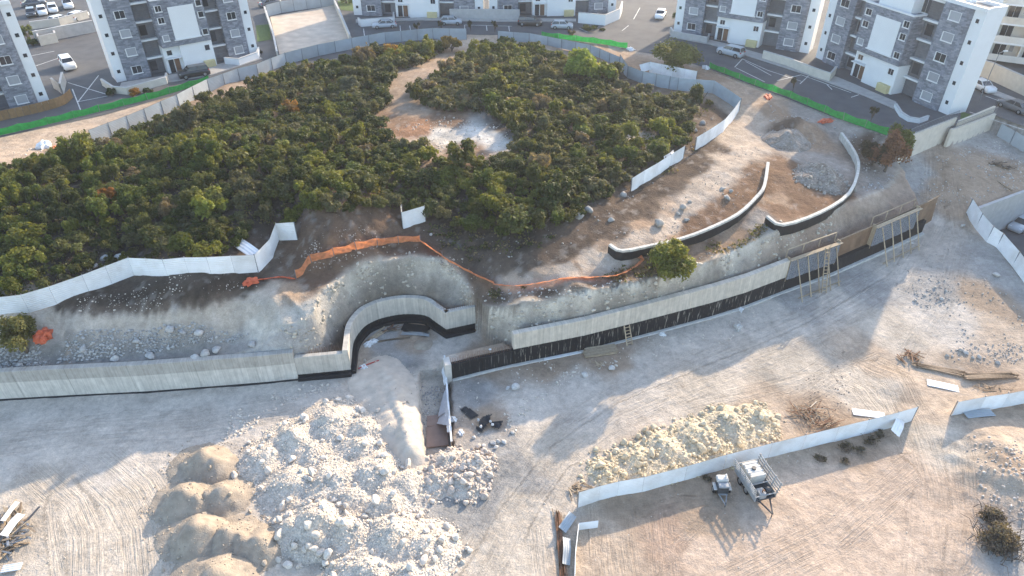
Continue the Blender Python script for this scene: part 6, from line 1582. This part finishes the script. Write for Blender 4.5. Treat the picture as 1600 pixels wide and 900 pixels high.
heap('soil_heap', 'small round brown soil heap on the floor of the curved bay', [(661, 533, .95, .45)], 'brownsoil' if 'brownsoil' in M else 'sand', 530, .05, 20, (.03, .07), (.4, .3, .2), 0, cat='soil heap')

# stones lying about
LS_P, LS_S, LS_C = [], [], []
def strew(n, px_poly, z0, size, base, seed, pw=2.4, clump=-.1):
    r = np.random.RandomState(seed); W_ = [tuple(ground(x, y, z0))[:2] for x, y in px_poly]; xs_ = [p[0] for p in W_]; ys_ = [p[1] for p in W_]
    X = r.uniform(min(xs_), max(xs_), n * 4); Y = r.uniform(min(ys_), max(ys_), n * 4)
    k = in_poly(X, Y, W_) & (fbm(X, Y, 1.8, seed, 3) + r.uniform(-.3, .3, n * 4) > clump); X, Y = X[k][:n], Y[k][:n]
    s_ = size[0] + (size[1] - size[0]) * r.uniform(0, 1, len(X)) ** pw
    LS_P.append(np.stack([X, Y, tz_arr(X, Y) + s_ * .2], 1)); LS_S.append(s_); LS_C.append(rock_cols(len(X), base, r, .2))
strew(2400, [(-20, 585), (430, 552), (400, 520), (300, 505), (200, 515), (100, 530), (-20, 545)], 3.8, (.03, .24), (.40, .385, .365), 601, 3)
strew(260, [(120, 465), (420, 430), (400, 450), (250, 480), (120, 490)], 6, (.03, .11), LIME, 602)
strew(420, [(430, 640), (380, 680), (340, 690), (360, 640), (470, 600), (540, 600)], 0, (.04, .2), LIME, 603)
strew(900, [(720, 590), (1000, 530), (1260, 455), (1300, 470), (1100, 545), (900, 590), (800, 640), (790, 700), (740, 720), (710, 640)], 0, (.03, .17), LIME, 604, 3.0)
strew(500, [(780, 650), (830, 610), (900, 575), (960, 560), (970, 572), (880, 600), (820, 650), (800, 700)], 0, (.05, .22), LIME, 605, 2.2, .05)
strew(420, [(1380, 420), (1500, 380), (1600, 470), (1600, 560), (1480, 560), (1500, 500), (1420, 480)], 1.0, (.03, .17), (.42, .385, .35), 606, 3)
strew(150, [(1420, 440), (1480, 425), (1500, 470), (1440, 490)], 1.0, (.03, .17), (.42, .385, .35), 607, 2.4, -.2)
strew(220, [(1480, 545), (1600, 535), (1600, 570), (1490, 568)], .6, (.03, .18), (.45, .41, .37), 608, 2.4, -.2)
strew(700, [(830, 400), (950, 370), (1060, 300), (1140, 230), (1190, 190), (1210, 250), (1180, 320), (1060, 372), (950, 400), (850, 440)], 6.9, (.03, .14), (.44, .39, .33), 609, 3)
strew(700, [(650, 345), (760, 370), (860, 372), (960, 320), (1080, 225), (1130, 180), (1110, 170), (1090, 235), (1000, 305), (900, 380), (780, 415), (660, 390)], 7.1, (.03, .22), (.42, .40, .37), 610)
strew(420, [(1200, 160), (1390, 225), (1400, 290), (1340, 310), (1350, 240), (1310, 200), (1200, 190)], 7.0, (.04, .2), (.48, .46, .44), 611)
strew(500, [(760, 448), (900, 448), (1010, 425), (1090, 400), (1180, 365), (1180, 375), (1060, 418), (900, 465), (760, 476)], 5.7, (.04, .2), (.52, .49, .45), 612)
strew(500, [(600, 200), (700, 180), (800, 200), (790, 245), (720, 250), (640, 230)], 8.8, (.04, .2), LIME, 613)
strew(500, [(1420, 255), (1560, 220), (1600, 250), (1600, 300), (1500, 320), (1440, 320)], 4.6, (.04, .2), (.52, .48, .44), 614)
strew(350, [(0, 245), (140, 200), (330, 140), (150, 225), (60, 250)], 8, (.04, .2), LIME, 615)
strew(300, [(1500, 680), (1600, 690), (1600, 830), (1540, 810)], .4, (.04, .2), PINKR, 616)
strew(300, [(656, 600), (700, 600), (700, 665), (660, 665)], -.8, (.04, .15), (.45, .41, .38), 617, 2, -.4)
strew(400, [(470, 400), (560, 355), (620, 380), (560, 400), (480, 425)], 7, (.03, .14), (.45, .38, .32), 618)
strew(500, [(0, 660), (300, 650), (700, 720), (1000, 700), (1400, 700), (1500, 890), (0, 890)], 0, (.02, .09), LIME, 619, 3)
strew(160, [(1240, 600), (1330, 560), (1330, 640), (1240, 660)], 0, (.03, .12), BRWR, 620)
# broken rock standing out of the cut faces and along their lip
rc = np.random.RandomState(640); n_ = 2600
cl_ = lerp_line(CREST[6:26], 0, 1); tpar = rc.uniform(0, 1, n_)
cum = np.concatenate([[0], np.cumsum([math.dist(a[:2], b[:2]) for a, b in zip(cl_[:-1], cl_[1:])])]); sv = tpar * cum[-1]
cxs = np.interp(sv, cum, [p[0] for p in cl_]); cys = np.interp(sv, cum, [p[1] for p in cl_])
ang_ = rc.uniform(0, 6.28, n_); rad_ = np.abs(rc.normal(0, .75, n_)); fx_ = cxs + np.cos(ang_) * rad_; fy_ = cys + np.sin(ang_) * rad_ - .25
fz_, fzone, _ = terrain_z(fx_, fy_); okf = (fzone == 2) | ((fzone == 1) & (rc.uniform(0, 1, n_) < .45)); okf &= fbm(fx_, fy_, 1.5, 645, 3) > -.15
fx_, fy_ = fx_[okf], fy_[okf]; sf = .06 + .26 * rc.uniform(0, 1, len(fx_)) ** 2.2
LS_P.append(np.stack([fx_, fy_, tz_arr(fx_, fy_) - sf * .15], 1)); LS_S.append(sf); LS_C.append(rock_cols(len(fx_), (.47, .42, .345), rc, .3))
P_ = np.concatenate(LS_P); S_ = np.concatenate(LS_S); C_ = np.concatenate(LS_C)
tag(inst('loose_stones', rocks_mesh('loose_stones', P_, S_, C_, 630)), 'loose limestone stones strewn over the site', 'stones', kind='stuff')
# single boulders
BOULD = [('pale boulder beside another at the scrub foot above the hoarding', 'pair', [(165, 406, .62), (186, 405, .75)], 6.5, (.42, .40, .37)), ('small grey boulder left of the pale boulder pair', 's', [(150, 416, .42), (140, 422, .35)], 6.4, (.36, .34, .32)),
 ('white boulder half hidden in the lower left scrub', 'l', [(10, 448, .7), (57, 462, .5), (70, 448, .35)], 6.1, (.48, .45, .41)), ('large pale boulder under the scrub by the slumped sheet', 'm', [(342, 370, .8)], 7, (.40, .37, .34)),
 ('large boulder on the upper dirt terrace', 't', [(1030, 352, .75), (1068, 325, .6), (1073, 345, .5), (1060, 335, .35), (1136, 311, .62), (1128, 296, .5), (1142, 300, .35), (1077, 316, .35)], 7.4, (.38, .345, .30)),
 ('boulder at the scrub foot near the white hoarding', 'f', [(905, 340, .7), (920, 330, .6), (885, 345, .5), (975, 305, .5), (955, 345, .4), (1098, 194, .6), (1085, 205, .45)], 7, (.38, .36, .33)),
 ('boulder at the foot of the cut bank in the left rubble', 'r', [(265, 517, .6), (285, 520, .55), (310, 523, .6), (130, 548, .5), (215, 535, .45), (235, 558, .5), (322, 553, .6), (340, 548, .55), (305, 560, .45), (395, 540, .5), (180, 562, .42), (30, 572, .42)], 4, (.46, .44, .415)),
 ('isolated pale stone on the haul road', 'h', [(805, 606, .5), (957, 577, .45), (913, 586, .55), (1153, 514, .0), (1503, 354, .4), (1542, 391, .6), (1555, 430, .5), (1425, 380, .25)], 0.5, (.58, .55, .51)),
 ('pale stone in the row beside the sunlit right bank', 'b', [(1500, 548, .3), (1508, 552, .36), (1520, 560, .28), (1530, 558, .34), (1559, 568, .3), (1480, 556, .25), (1430, 470, .25), (1470, 468, .34), (1478, 455, .25), (1460, 450, .25), (1445, 462, .24)], .8, (.46, .43, .39)),
 ('stone lying by the black sheeting below the low wall', 'k', [(770, 693, .35), (778, 690, .35), (787, 692, .3), (775, 700, .3), (740, 684, .28), (755, 697, .3), (800, 676, .3), (794, 607, .3)], 0, (.5, .48, .45))]
for lab, gk, lst, z0, col in BOULD:
    for (px, py, s_) in lst:
        if s_ <= 0: continue
        g = ground(px, py, z0)
        o = inst('boulder', ROCK_MESH[rng.randrange(len(ROCK_MESH))], None, g + Vector((0, 0, s_ * .28)), (rng.uniform(-.4, .4), rng.uniform(-.4, .4), rng.uniform(0, 6)), (s_ * rng.uniform(.85, 1.2), s_ * rng.uniform(.7, 1.0), s_ * rng.uniform(.55, .75)))
        kc = rng.uniform(.86, 1.1); o.color = (*[c * kc for c in col], 1)
        tag(o, lab, 'boulder', lab.replace('boulder', 'boulders', 1).replace('stone ', 'stones ', 1) if len(lst) > 1 else None)
# ------------------------------------------------------------------ plant, materials and litter on site
M['cloth'] = mat_plain('grey tarpaulin', (.42, .42, .43), .7, .12, 2, .3)
M['sack'] = mat_plain('white sack', (.72, .72, .71), .7, .08, 3, .3)
M['black_sheet'] = mat_plain('black membrane', (.018, .019, .022), .5, .3, 3, .5)
M['dark_steel'] = mat_plain('dark steel', (.075, .078, .085), .5, .15, 3, metal=.3)
M['grey_paint'] = mat_plain('dull grey paint', (.30, .31, .32), .5, .12, 3, dirt=(.4, .35, .28), dirt_amt=.6)
M['dusty'] = mat_plain('dusty white plastic', (.58, .56, .52), .7, .1, 3, dirt=(.42, .36, .29), dirt_amt=.8)
M['red_pipe'] = mat_plain('red pipe', (.42, .07, .05), .5, .1)

# flat-bed trailer with stake sides, carrying a white tank
a = at(1166, 742, .4); b = at(1190, 778, .4); d = b - a; c_ = (a + b) / 2
tr = thing('stake_trailer', 'small stake-sided trailer carrying a white tank below the hoarding', 'trailer', (c_.x, c_.y, tz(c_.x, c_.y)), math.atan2(d.y, d.x))
Lb, Wb, hb = 3.1, 1.7, .72
m_ = MB(); m_.box(-Lb / 2, Lb / 2, -Wb / 2, Wb / 2, hb, hb + .09); m_.build('bed', M['dark_steel'], tr)
for sy in (-1, 1):
    m_ = MB(); m_.box(-Lb / 2, Lb / 2, sy * .5 - .05, sy * .5 + .05, hb - .16, hb - .003); m_.build('chassis_rail', M['dark_steel'], tr)
    m_ = MB(); m_.box(-Lb / 2, Lb / 2, sy * (Wb / 2 + .02) - .02, sy * (Wb / 2 + .02) + .02, hb - .02, hb + .42); m_.build('side_board', M['grey_paint'], tr)
    for k in range(4):
        zz = hb + .55 + k * .27; yy = sy * (Wb / 2 + .05 + .05 * (k + 1))
        m_ = MB(); m_.bar((-Lb / 2 - .05, yy, zz), (Lb / 2 + .05, yy, zz), .05, .12); m_.build('side_rail', M['grey_paint'], tr)
    for i in range(5):
        x = -Lb / 2 + .1 + i * (Lb - .2) / 4; m_ = MB(); m_.bar((x, sy * (Wb / 2 + .02), hb + .1), (x, sy * (Wb / 2 + .27), hb + 1.5), .06); m_.build('stake', M['grey_paint'], tr)
    for x in (-.75, .15):
        m_ = MB(); m_.tube([(x, sy * (Wb / 2 - .30), .36), (x, sy * (Wb / 2 - .04), .36)], .36, 16); w_ = m_.build('wheel', M['tyre'], tr)
        m_ = MB(); m_.tube([(x, sy * (Wb / 2 - .31), .36), (x, sy * (Wb / 2 - .03), .36)], .19, 10); m_.build('rim', M['rim'], w_)
    m_ = MB(); m_.bar((Lb / 2 - .2, sy * .5, hb - .1), (Lb / 2 + 1.15, 0, .45), .09); m_.build('drawbar', M['dark_steel'], tr)
m_ = MB(); m_.tube([(Lb / 2 + 1.1, 0, .0), (Lb / 2 + 1.1, 0, .6)], .04, 8); m_.build('jockey_leg', M['dark_steel'], tr)
m_ = MB(); m_.bar((Lb / 2 - .05, -Wb / 2, hb + .5), (Lb / 2 - .05, Wb / 2, hb + .5), .07); m_.build('end_bar', M['grey_paint'], tr)
m_ = MB(); m_.bar((-Lb / 2 + .05, -Wb / 2, hb + .9), (-Lb / 2 + .05, Wb / 2, hb + .9), .06); m_.build('end_bar', M['grey_paint'], tr)
m_ = MB(); m_.bar((.55, -Wb / 2, hb + .75), (.55, Wb / 2, hb + .75), .06); m_.build('cross_bar', M['grey_paint'], tr)
tk = thing('water_tank', 'white ribbed water tank standing on the stake-sided trailer', 'tank', tr.matrix_basis @ Vector((-.55, 0, hb + .095)), tr.rotation_euler.z)
m_ = MB(); m_.bevbox(-.8, .75, -.62, .62, 0, 1.05, .09); m_.build('shell', M['dusty'], tk)
for k in range(4):
    x = -.62 + k * .41; m_ = MB(); m_.box(x, x + .12, -.65, .65, .08, 1.075); m_.build('rib', M['dusty'], tk)
m_ = MB(); m_.tube([(0, 0, 1.05), (0, 0, 1.17)], .17, 12); m_.build('lid', M['dark_steel'], tk)
pe = thing('pump_engine', 'small pump engine on the front of the stake-sided trailer', 'engine', tr.matrix_basis @ Vector((1.15, 0, hb + .095)), tr.rotation_euler.z)
m_ = MB(); m_.bevbox(-.35, .35, -.5, .1, 0, .5, .05); m_.build('block', M['grey_paint'], pe)
m_ = MB(); m_.tube([(-.1, .2, .3), (-.1, .55, .3)], .26, 12); m_.build('pump', M['dark_steel'], pe)
m_ = MB(); m_.tube([(.1, -.2, .5), (.1, -.2, .8), (.3, -.2, .85)], .05, 8); m_.build('exhaust', M['rust'], pe)
for i in range(3):
    m_ = MB(); m_.tube([(-.4 + .3 * i, .2 - .3 * i, .05), (-.1 + .2 * i, .1, .55), (.3, .4 - .3 * i, .1)], .035, 6); m_.build('hose', M['tyre'], pe)

# small towed generator
a = at(1125, 758, .3); b = at(1131, 780, .3); d = b - a; c_ = at(1127, 772, .0)
gn = thing('towed_generator', 'small towed generator with white hood left of the trailer', 'generator', (c_.x, c_.y, tz(c_.x, c_.y)), math.atan2(d.y, d.x))
m_ = MB(); m_.bevbox(-.75, .25, -.42, .42, .38, 1.05, .06); m_.build('engine_box', M['dark_steel'], gn)
m_ = MB(); m_.bevbox(-.85, -.25, -.45, .45, 1.055, 1.35, .08); m_.build('hood', M['dusty'], gn)
m_ = MB(); m_.bevbox(-.2, .28, -.4, .4, 1.055, 1.2, .04); m_.build('control_panel', M['grey_paint'], gn)
m_ = MB(); m_.bar((-.8, 0, .34), (.35, 0, .34), .7, .07); m_.build('chassis', M['grey_paint'], gn)
m_ = MB(); m_.tube([(-.6, .25, 1.35), (-.6, .25, 1.62)], .07, 8); m_.build('exhaust', M['tank'], gn)
for sy in (-1, 1):
    m_ = MB(); m_.tube([(-.25, sy * .46, .3), (-.25, sy * .66, .3)], .3, 14); w_ = m_.build('wheel', M['tyre'], gn)
    m_ = MB(); m_.tube([(-.25, sy * .45, .3), (-.25, sy * .67, .3)], .16, 10); m_.build('rim', M['rim'], w_)
    m_ = MB(); m_.bevbox(-.62, .12, sy * .56 - .13, sy * .56 + .13, .62, .68, .02); m_.build('mudguard', M['dusty'], gn)
    m_ = MB(); m_.bar((.3, sy * .3, .34), (1.25, 0, .3), .07); m_.build('drawbar', M['grey_paint'], gn)
m_ = MB(); m_.tube([(1.2, 0, 0), (1.2, 0, .5)], .035, 8); m_.build('jockey_leg', M['dark_steel'], gn)

# sawn timber
def plank_pile(name, label, cat, px0, px1, z0, rows, cols, pw, ph, mat, jitter=.03, cross=False, lenj=.15):
    a = ground(*px0, z0); b = ground(*px1, z0); d = b - a; L = Vector((d.x, d.y, 0)).length; c = (a + b) / 2
    root = thing(name, label, cat, (c.x, c.y, max(tz(c.x, c.y), (a.z + b.z) / 2)), math.atan2(d.y, d.x))
    for i in range(rows):
        for j in range(cols):
            l = L * (1 - rng.uniform(0, lenj)); o = (L - l) / 2 * rng.uniform(-1, 1)
            y = (j - (cols - 1) / 2) * (pw + .012) + rng.uniform(-jitter, jitter) * .3; zz = .06 + i * (ph + .006) + ph / 2; an = rng.uniform(-jitter, jitter)
            m_ = MB(); m_.bar((o - l / 2, y - an, zz), (o + l / 2, y + an, zz), pw, ph); m_.build('plank', mat, root)
    return root
plank_pile('timber_stack', 'stack of pale sawn planks lying below the ladder', 'timber', (911, 554), (964, 546), 0, 3, 6, .2, .07, M['timber'], .03)
plank_pile('timber_stack', 'two long white battens along the foot of the tall wall', 'timber', (846, 564), (908, 551), 0, 1, 2, .13, .1, M['sack'], .02)
plank_pile('timber_stack', 'loose planks across the floor of the curved bay', 'timber', (568, 538), (606, 514), 0, 1, 3, .16, .06, M['timber'], .25)
plank_pile('timber_stack', 'grey planks beside the dark panel in the curved bay', 'timber', (628, 519), (672, 524), 0, 2, 4, .15, .05, M['grey_paint'], .15)
plank_pile('timber_stack', 'long thin planks lying across the middle of the bay floor', 'timber', (590, 534), (645, 527), 0, 1, 2, .14, .05, M['timber_old'], .2)
plank_pile('dark_panel', 'dark shuttering panels lying in the curved bay', 'panel', (629, 512), (671, 517), 0, 2, 2, .55, .05, M['black'], .02)
plank_pile('formwork_boards', 'brown ply boards on the floor of the trench', 'board', (664, 668), (702, 664), -.8, 1, 2, 1.25, .04, M['ply'], .05)
plank_pile('formwork_boards', 'lower brown ply boards at the stony end of the trench', 'board', (666, 692), (702, 688), -.8, 2, 1, 1.3, .04, M['ply'], .05)
plank_pile('pole_stack', 'long rusty poles lying parallel at the right of the lit ground', 'poles', (1503, 592), (1592, 588), .4, 2, 5, .13, .12, M['timber_old'], .08)
plank_pile('pole_stack', 'long rusty poles lying askew left of the parallel ones', 'poles', (1424, 570), (1512, 588), .4, 1, 5, .12, .11, M['timber_old'], .2)
plank_pile('rebar_bundle', 'dark bundle of long bars beside the graded plot', 'rebar', (871, 800), (881, 915), 0, 2, 7, .05, .05, M['rust'], .12)
plank_pile('rebar_bundle', 'short bundle of bars left of the dark bundle', 'rebar', (868, 795), (873, 860), 0, 1, 4, .05, .05, M['timber_old'], .2)
plank_pile('batten', 'dark pole lying on the dirt above the sunken car park', 'pole', (1553, 277), (1581, 303), 4.4, 1, 2, .12, .1, M['timber_old'], .03)
plank_pile('batten', 'thin pole lying by the stone heap left of the hoarding', 'pole', (892, 762), (930, 775), 0, 1, 3, .08, .06, M['timber_old'], .3)
def tangle(name, label, cat, px, py, z0, rx, ry, h, n, L, mats, seed, w=(.04, .1), ang=None):
    r_ = random.Random(seed); g = ground(px, py, z0); root = thing(name, label, cat, g)
    for i in range(n):
        a_ = r_.uniform(0, math.pi) if ang is None else r_.gauss(ang, .35); l = r_.uniform(.4, 1) * L; x = r_.gauss(0, rx * .5); y = r_.gauss(0, ry * .5); z = .05 + r_.uniform(0, h); dz = r_.uniform(-.25, .25) * h
        dx, dy = math.cos(a_) * l / 2, math.sin(a_) * l / 2; ww = r_.uniform(*w)
        m_ = MB(); m_.bar((x - dx, y - dy, max(z - dz, .03)), (x + dx, y + dy, max(z + dz, .03)), ww * 1.6, ww * .7); m_.build('piece', M[r_.choice(mats)], root)
    return root
tangle('scrap_pile', 'pile of planks, pipes and scrap at the lower left edge', 'scrap pile', 6, 850, 0, 1.3, 1.7, .7, 90, 2.6, ['timber_old', 'steel_grey', 'dark_steel', 'timber', 'post', 'timber_old'], 81)
tangle('plank_fan', 'fan of long planks above the scrap pile', 'planks', 18, 815, 0, .8, .5, .3, 16, 3.0, ['timber', 'timber_old'], 82, ang=2.1)
bent_sheet('bent white sheet on top of the scrap pile', 18, 848, 1.45, 1.9, .55, .75, .5, tilt=.2)
bent_sheet('narrow blue-white sheet standing out of the scrap pile', 13, 822, 1.5, 1.7, .35, .6, .15, tilt=.1)
bent_sheet('white sheet below the scrap pile at the bottom left corner', 2, 898, .2, 1.3, .6, .2, .1)
tangle('rust_scrap', 'tangle of rusty bars between the yellow heap and the hoarding', 'scrap metal', 1266, 647, 0, 1.6, .9, .45, 46, 2.2, ['rust', 'rust', 'timber_old', 'dark_steel'], 83, (.02, .045))
tangle('rust_scrap', 'rusty bars heaped against the long hoarding', 'scrap metal', 1292, 664, 0, 1.2, .5, .35, 34, 2.0, ['rust', 'rust', 'timber_old'], 84, (.02, .045), .4)
tangle('rust_scrap', 'rusty wire and battens at the left end of the long poles', 'scrap metal', 1422, 560, .3, 1.0, .8, .35, 30, 1.6, ['timber_old', 'rust'], 85, (.03, .07))
tangle('offcuts', 'splintered offcuts by the end of the yellow heap', 'offcuts', 905, 765, 0, .9, .6, .2, 22, 1.0, ['timber_old', 'timber'], 86, (.03, .08))
tangle('offcuts', 'small offcuts below the plank stack', 'offcuts', 930, 568, 0, .9, .4, .1, 8, 1.0, ['timber'], 87, (.03, .06))
tangle('offcuts', 'scattered sticks below the right-hand poles', 'offcuts', 1545, 606, .4, 1.6, .5, .1, 12, 1.2, ['timber_old'], 88, (.03, .06))
tangle('tool_clutter', 'dark bars and tools on the curved bay floor', 'tools', 610, 516, 0, .8, .35, .2, 14, 1.4, ['dark_steel', 'timber_old', 'rust'], 89, (.04, .08), .4)
tangle('roots', 'dark roots and brush on the dirt near the cream wall', 'brush', 1556, 258, 4.8, 1.0, .4, .35, 36, .9, ['timber_old', 'bark'], 90, (.04, .09))
tangle('roots', 'small dark root lump beside the larger brush', 'brush', 1576, 264, 4.8, .6, .3, .3, 20, .7, ['timber_old', 'bark'], 91, (.04, .09))
for i, (px, py, r, lab) in enumerate([(577, 538, .5, 'white sacks among the planks of the curved bay'), (585, 533, .35, 'smaller white sack behind the bay sacks'), (569, 575, .5, 'white sack lying at the mouth of the bay'), (1035, 523, .35, 'white sack on the road by the tall wall'), (1157, 484, .4, 'pale sack at the foot of the tall wall'), (708, 656, .38, 'white bag beside the trench shoring'), (720, 676, .35, 'pale bag at the end of the shoring'), (985, 78, .7, 'white sack at the end of the top green screen'), (1103, 107, .7, 'white sack by the right roadside tree'), (766, 560, .15, 'scrap of white paper below the low black wall'), (1153, 512, .55, 'pinkish lump of broken concrete on the haul road')]):
    crumple(lab, px, py, 8 if py < 120 else 0, (r, r * .7), r * .6, M['sack'] if i < 10 else M['footing'], 'sack' if i < 9 else ('paper' if i == 9 else 'concrete lump'), 'sack' if i < 9 else ('paper_scrap' if i == 9 else 'concrete_lump'), 700 + i)
m_ = MB(); A = at(560, 577, .1); B = at(592, 564, .1); m_.tube([Vector((0, 0, .08)), (B - A) * .5 + Vector((0, .05, .1)), (B - A) + Vector((0, 0, .08))], .06, 8); tag(m_.build('red_pipe', M['red_pipe'], None, loc=A), 'thin red pipe lying at the mouth of the bay', 'pipe')

# trench shoring with torn cloth
SH_L = [tuple(at(695, 562, -.0)), tuple(at(698, 600, 0)), tuple(at(702, 650, 0)), tuple(at(706, 697, 0))]
sr = thing('trench_shoring', 'thin pale shoring wall along the right side of the trench', 'shoring', SH_L[0]); o0 = Vector(SH_L[0])
for i in range(9):
    p = Vector(lerp_line(SH_L, i / 9, i / 9 + .001)[0]) - o0; q = Vector(lerp_line(SH_L, (i + .97) / 9 - .001, (i + .97) / 9)[-1]) - o0
    m_ = MB(); m_.bar(p + Vector((0, 0, -.25)), q + Vector((0, 0, -.25)), .07, 1.5); m_.build('board', M['ply'] if i % 2 else M['timber_old'], sr)
    m_ = MB(); m_.bar(p + Vector((0, 0, .54)), q + Vector((0, 0, .54)), .16, .07); m_.build('top_rail', M['sack'], sr)
def cloth(label, corners, mat, sag=.15, seed=1, name='tarpaulin'):
    """draped cloth between four corner points"""
    r_ = random.Random(seed); n = 9; P = [Vector(c) for c in corners]; V = []
    for i in range(n + 1):
        for j in range(n + 1):
            u, v = i / n, j / n
            p = P[0].lerp(P[1], u).lerp(P[3].lerp(P[2], u), v)
            V.append(p + Vector((r_.uniform(-.03, .03), r_.uniform(-.03, .03), -sag * math.sin(math.pi * u) * math.sin(math.pi * v) + .06 * math.sin(9 * u + seed) * math.cos(5 * v) + r_.uniform(-.02, .02))))
    Fq = [(i * (n + 1) + j, (i + 1) * (n + 1) + j, (i + 1) * (n + 1) + j + 1, i * (n + 1) + j + 1) for i in range(n) for j in range(n)]
    m_ = MB(); m_.raw([p - P[0] for p in V], Fq); o = m_.build(name, M[mat], None, smooth=True, loc=P[0]); return tag(o, label, 'tarpaulin')
cloth('grey torn cloth hanging into the trench from the shoring', [at(699, 598, .6), at(702, 640, .6), at(684, 652, -.6), at(691, 622, -.3)], 'cloth', .12, 3)
cloth('pinkish-grey torn cloth over the ply boards in the trench', [at(698, 622, .6), at(703, 665, .6), at(682, 662, -.75), at(690, 645, -.4)], 'cloth', .1, 4)
cloth('narrow white cloth draped at the top of the shoring', [at(693, 572, .6), at(698, 598, .6), at(694, 602, .1), at(690, 580, .1)], 'sack', .1, 5)
cloth('narrow white cloth draped over the lower shoring', [at(701, 640, .62), at(706, 672, .62), at(699, 676, .0), at(696, 650, .1)], 'sack', .1, 6)

def drape(name, label, cat, poly_px, z0, mat, lift=.04, seed=1, amp=.05, step=.18):
    """sheet lying on the ground, following it"""
    W_ = [tuple(ground(x, y, z0))[:2] for x, y in poly_px]; xs_ = [p[0] for p in W_]; ys_ = [p[1] for p in W_]
    ax = np.arange(min(xs_), max(xs_) + step, step); ay = np.arange(min(ys_), max(ys_) + step, step); XX, YY = np.meshgrid(ax, ay); XX, YY = XX.ravel(), YY.ravel()
    Z = tz_arr(XX, YY) + lift + amp * (fbm(XX, YY, .6, seed, 3) + .6)
    ii_ = np.arange(len(XX)).reshape(len(ay), len(ax)); Fq = np.stack([ii_[:-1, :-1].ravel(), ii_[:-1, 1:].ravel(), ii_[1:, 1:].ravel(), ii_[1:, :-1].ravel()], 1)
    ins = in_poly(XX[Fq].mean(1), YY[Fq].mean(1), W_); Fq = Fq[ins]; used = np.unique(Fq); rem = -np.ones(len(XX), dtype=int); rem[used] = np.arange(len(used))
    org = np.array([XX[used].mean(), YY[used].mean(), Z[used].min()])
    o = inst(name, np_mesh(name, np.stack([XX, YY, Z], 1)[used] - org, rem[Fq], M[mat], True), None, tuple(org)); return tag(o, label, cat)
drape('black_patch', 'black patch spread behind the left leg of the curved bay', 'membrane', [(508, 545), (522, 527), (537, 511), (545, 505), (541, 530), (545, 552)], 1.8, 'black_sheet', .06, 11, .05, .12)  # black patch following the slope behind the wall leg
drape('black_sheeting', 'flat black sheet corner lying below the low black wall', 'sheeting', [(719, 640), (728, 636), (749, 650), (735, 656)], 0, 'black_sheet', .06, 12, .08, .1)
drape('black_sheeting', 'crumpled black sheeting weighted with white stones', 'sheeting', [(744, 672), (752, 655), (768, 650), (764, 664), (752, 678)], 0, 'black_sheet', .1, 13, .25, .1)
drape('black_sheeting', 'crumpled black sheeting right of the weighted one', 'sheeting', [(766, 660), (786, 660), (784, 667), (780, 672), (768, 668)], 0, 'black_sheet', .08, 14, .22, .1)
for (px, py) in ((748, 660), (752, 670), (766, 662), (769, 667)):
    g = ground(px, py, .2); o = inst('boulder', ROCK_MESH[rng.randrange(7)], None, g + Vector((0, 0, .3)), (1, 2, rng.uniform(0, 6)), (.2, .17, .15)); o.color = (.62, .60, .57, 1)
    tag(o, 'white stone weighing down the crumpled black sheeting', 'stone', 'white stones on the black sheeting')
# ------------------------------------------------------------------ air
hm = bpy.data.materials.new('thin haze'); hm.use_nodes = True
for n in list(hm.node_tree.nodes):
    if n.type == 'BSDF_PRINCIPLED': hm.node_tree.nodes.remove(n)
vol = hm.node_tree.nodes.new('ShaderNodeVolumePrincipled')
vol.inputs['Color'].default_value = (.86, .91, 1.0, 1); vol.inputs['Density'].default_value = .0003; vol.inputs['Anisotropy'].default_value = .35
hm.node_tree.links.new(vol.outputs[0], hm.node_tree.nodes['Material Output'].inputs['Volume'])
m_ = MB(); m_.box(-420, 420, -60, 540, -3.0, 46.5)
tag(m_.build('haze', hm), 'thin pale haze over the whole site', 'haze', kind='stuff')
# ------------------------------------------------------------------ look-alikes told apart by their order across the view
ORD = ['leftmost', 'second from left', 'third from left', 'fourth from left', 'fifth from left', 'sixth from left', 'seventh from left', 'eighth from left', 'ninth from left', 'tenth from left', 'eleventh from left', 'twelfth from left']
bpy.context.view_layer.update()
same = {}
for o in sc.objects:
    if o.parent is None and 'label' in o and 'category' in o: same.setdefault(o['label'], []).append(o)
for lab, lst in same.items():
    if len(lst) < 2 or len(lst) > len(ORD): continue
    lst.sort(key=lambda o: pix(*o.matrix_world.translation)[0])
    for i, o in enumerate(lst):
        word = ORD[i] if i < len(lst) - 1 or i < 2 else 'rightmost'
        if len(lst) == 2: word = ('left one of two', 'right one of two')[i]
        new = f'{lab}, {word}'
        if len(new.split()) <= 16: o['label'] = new
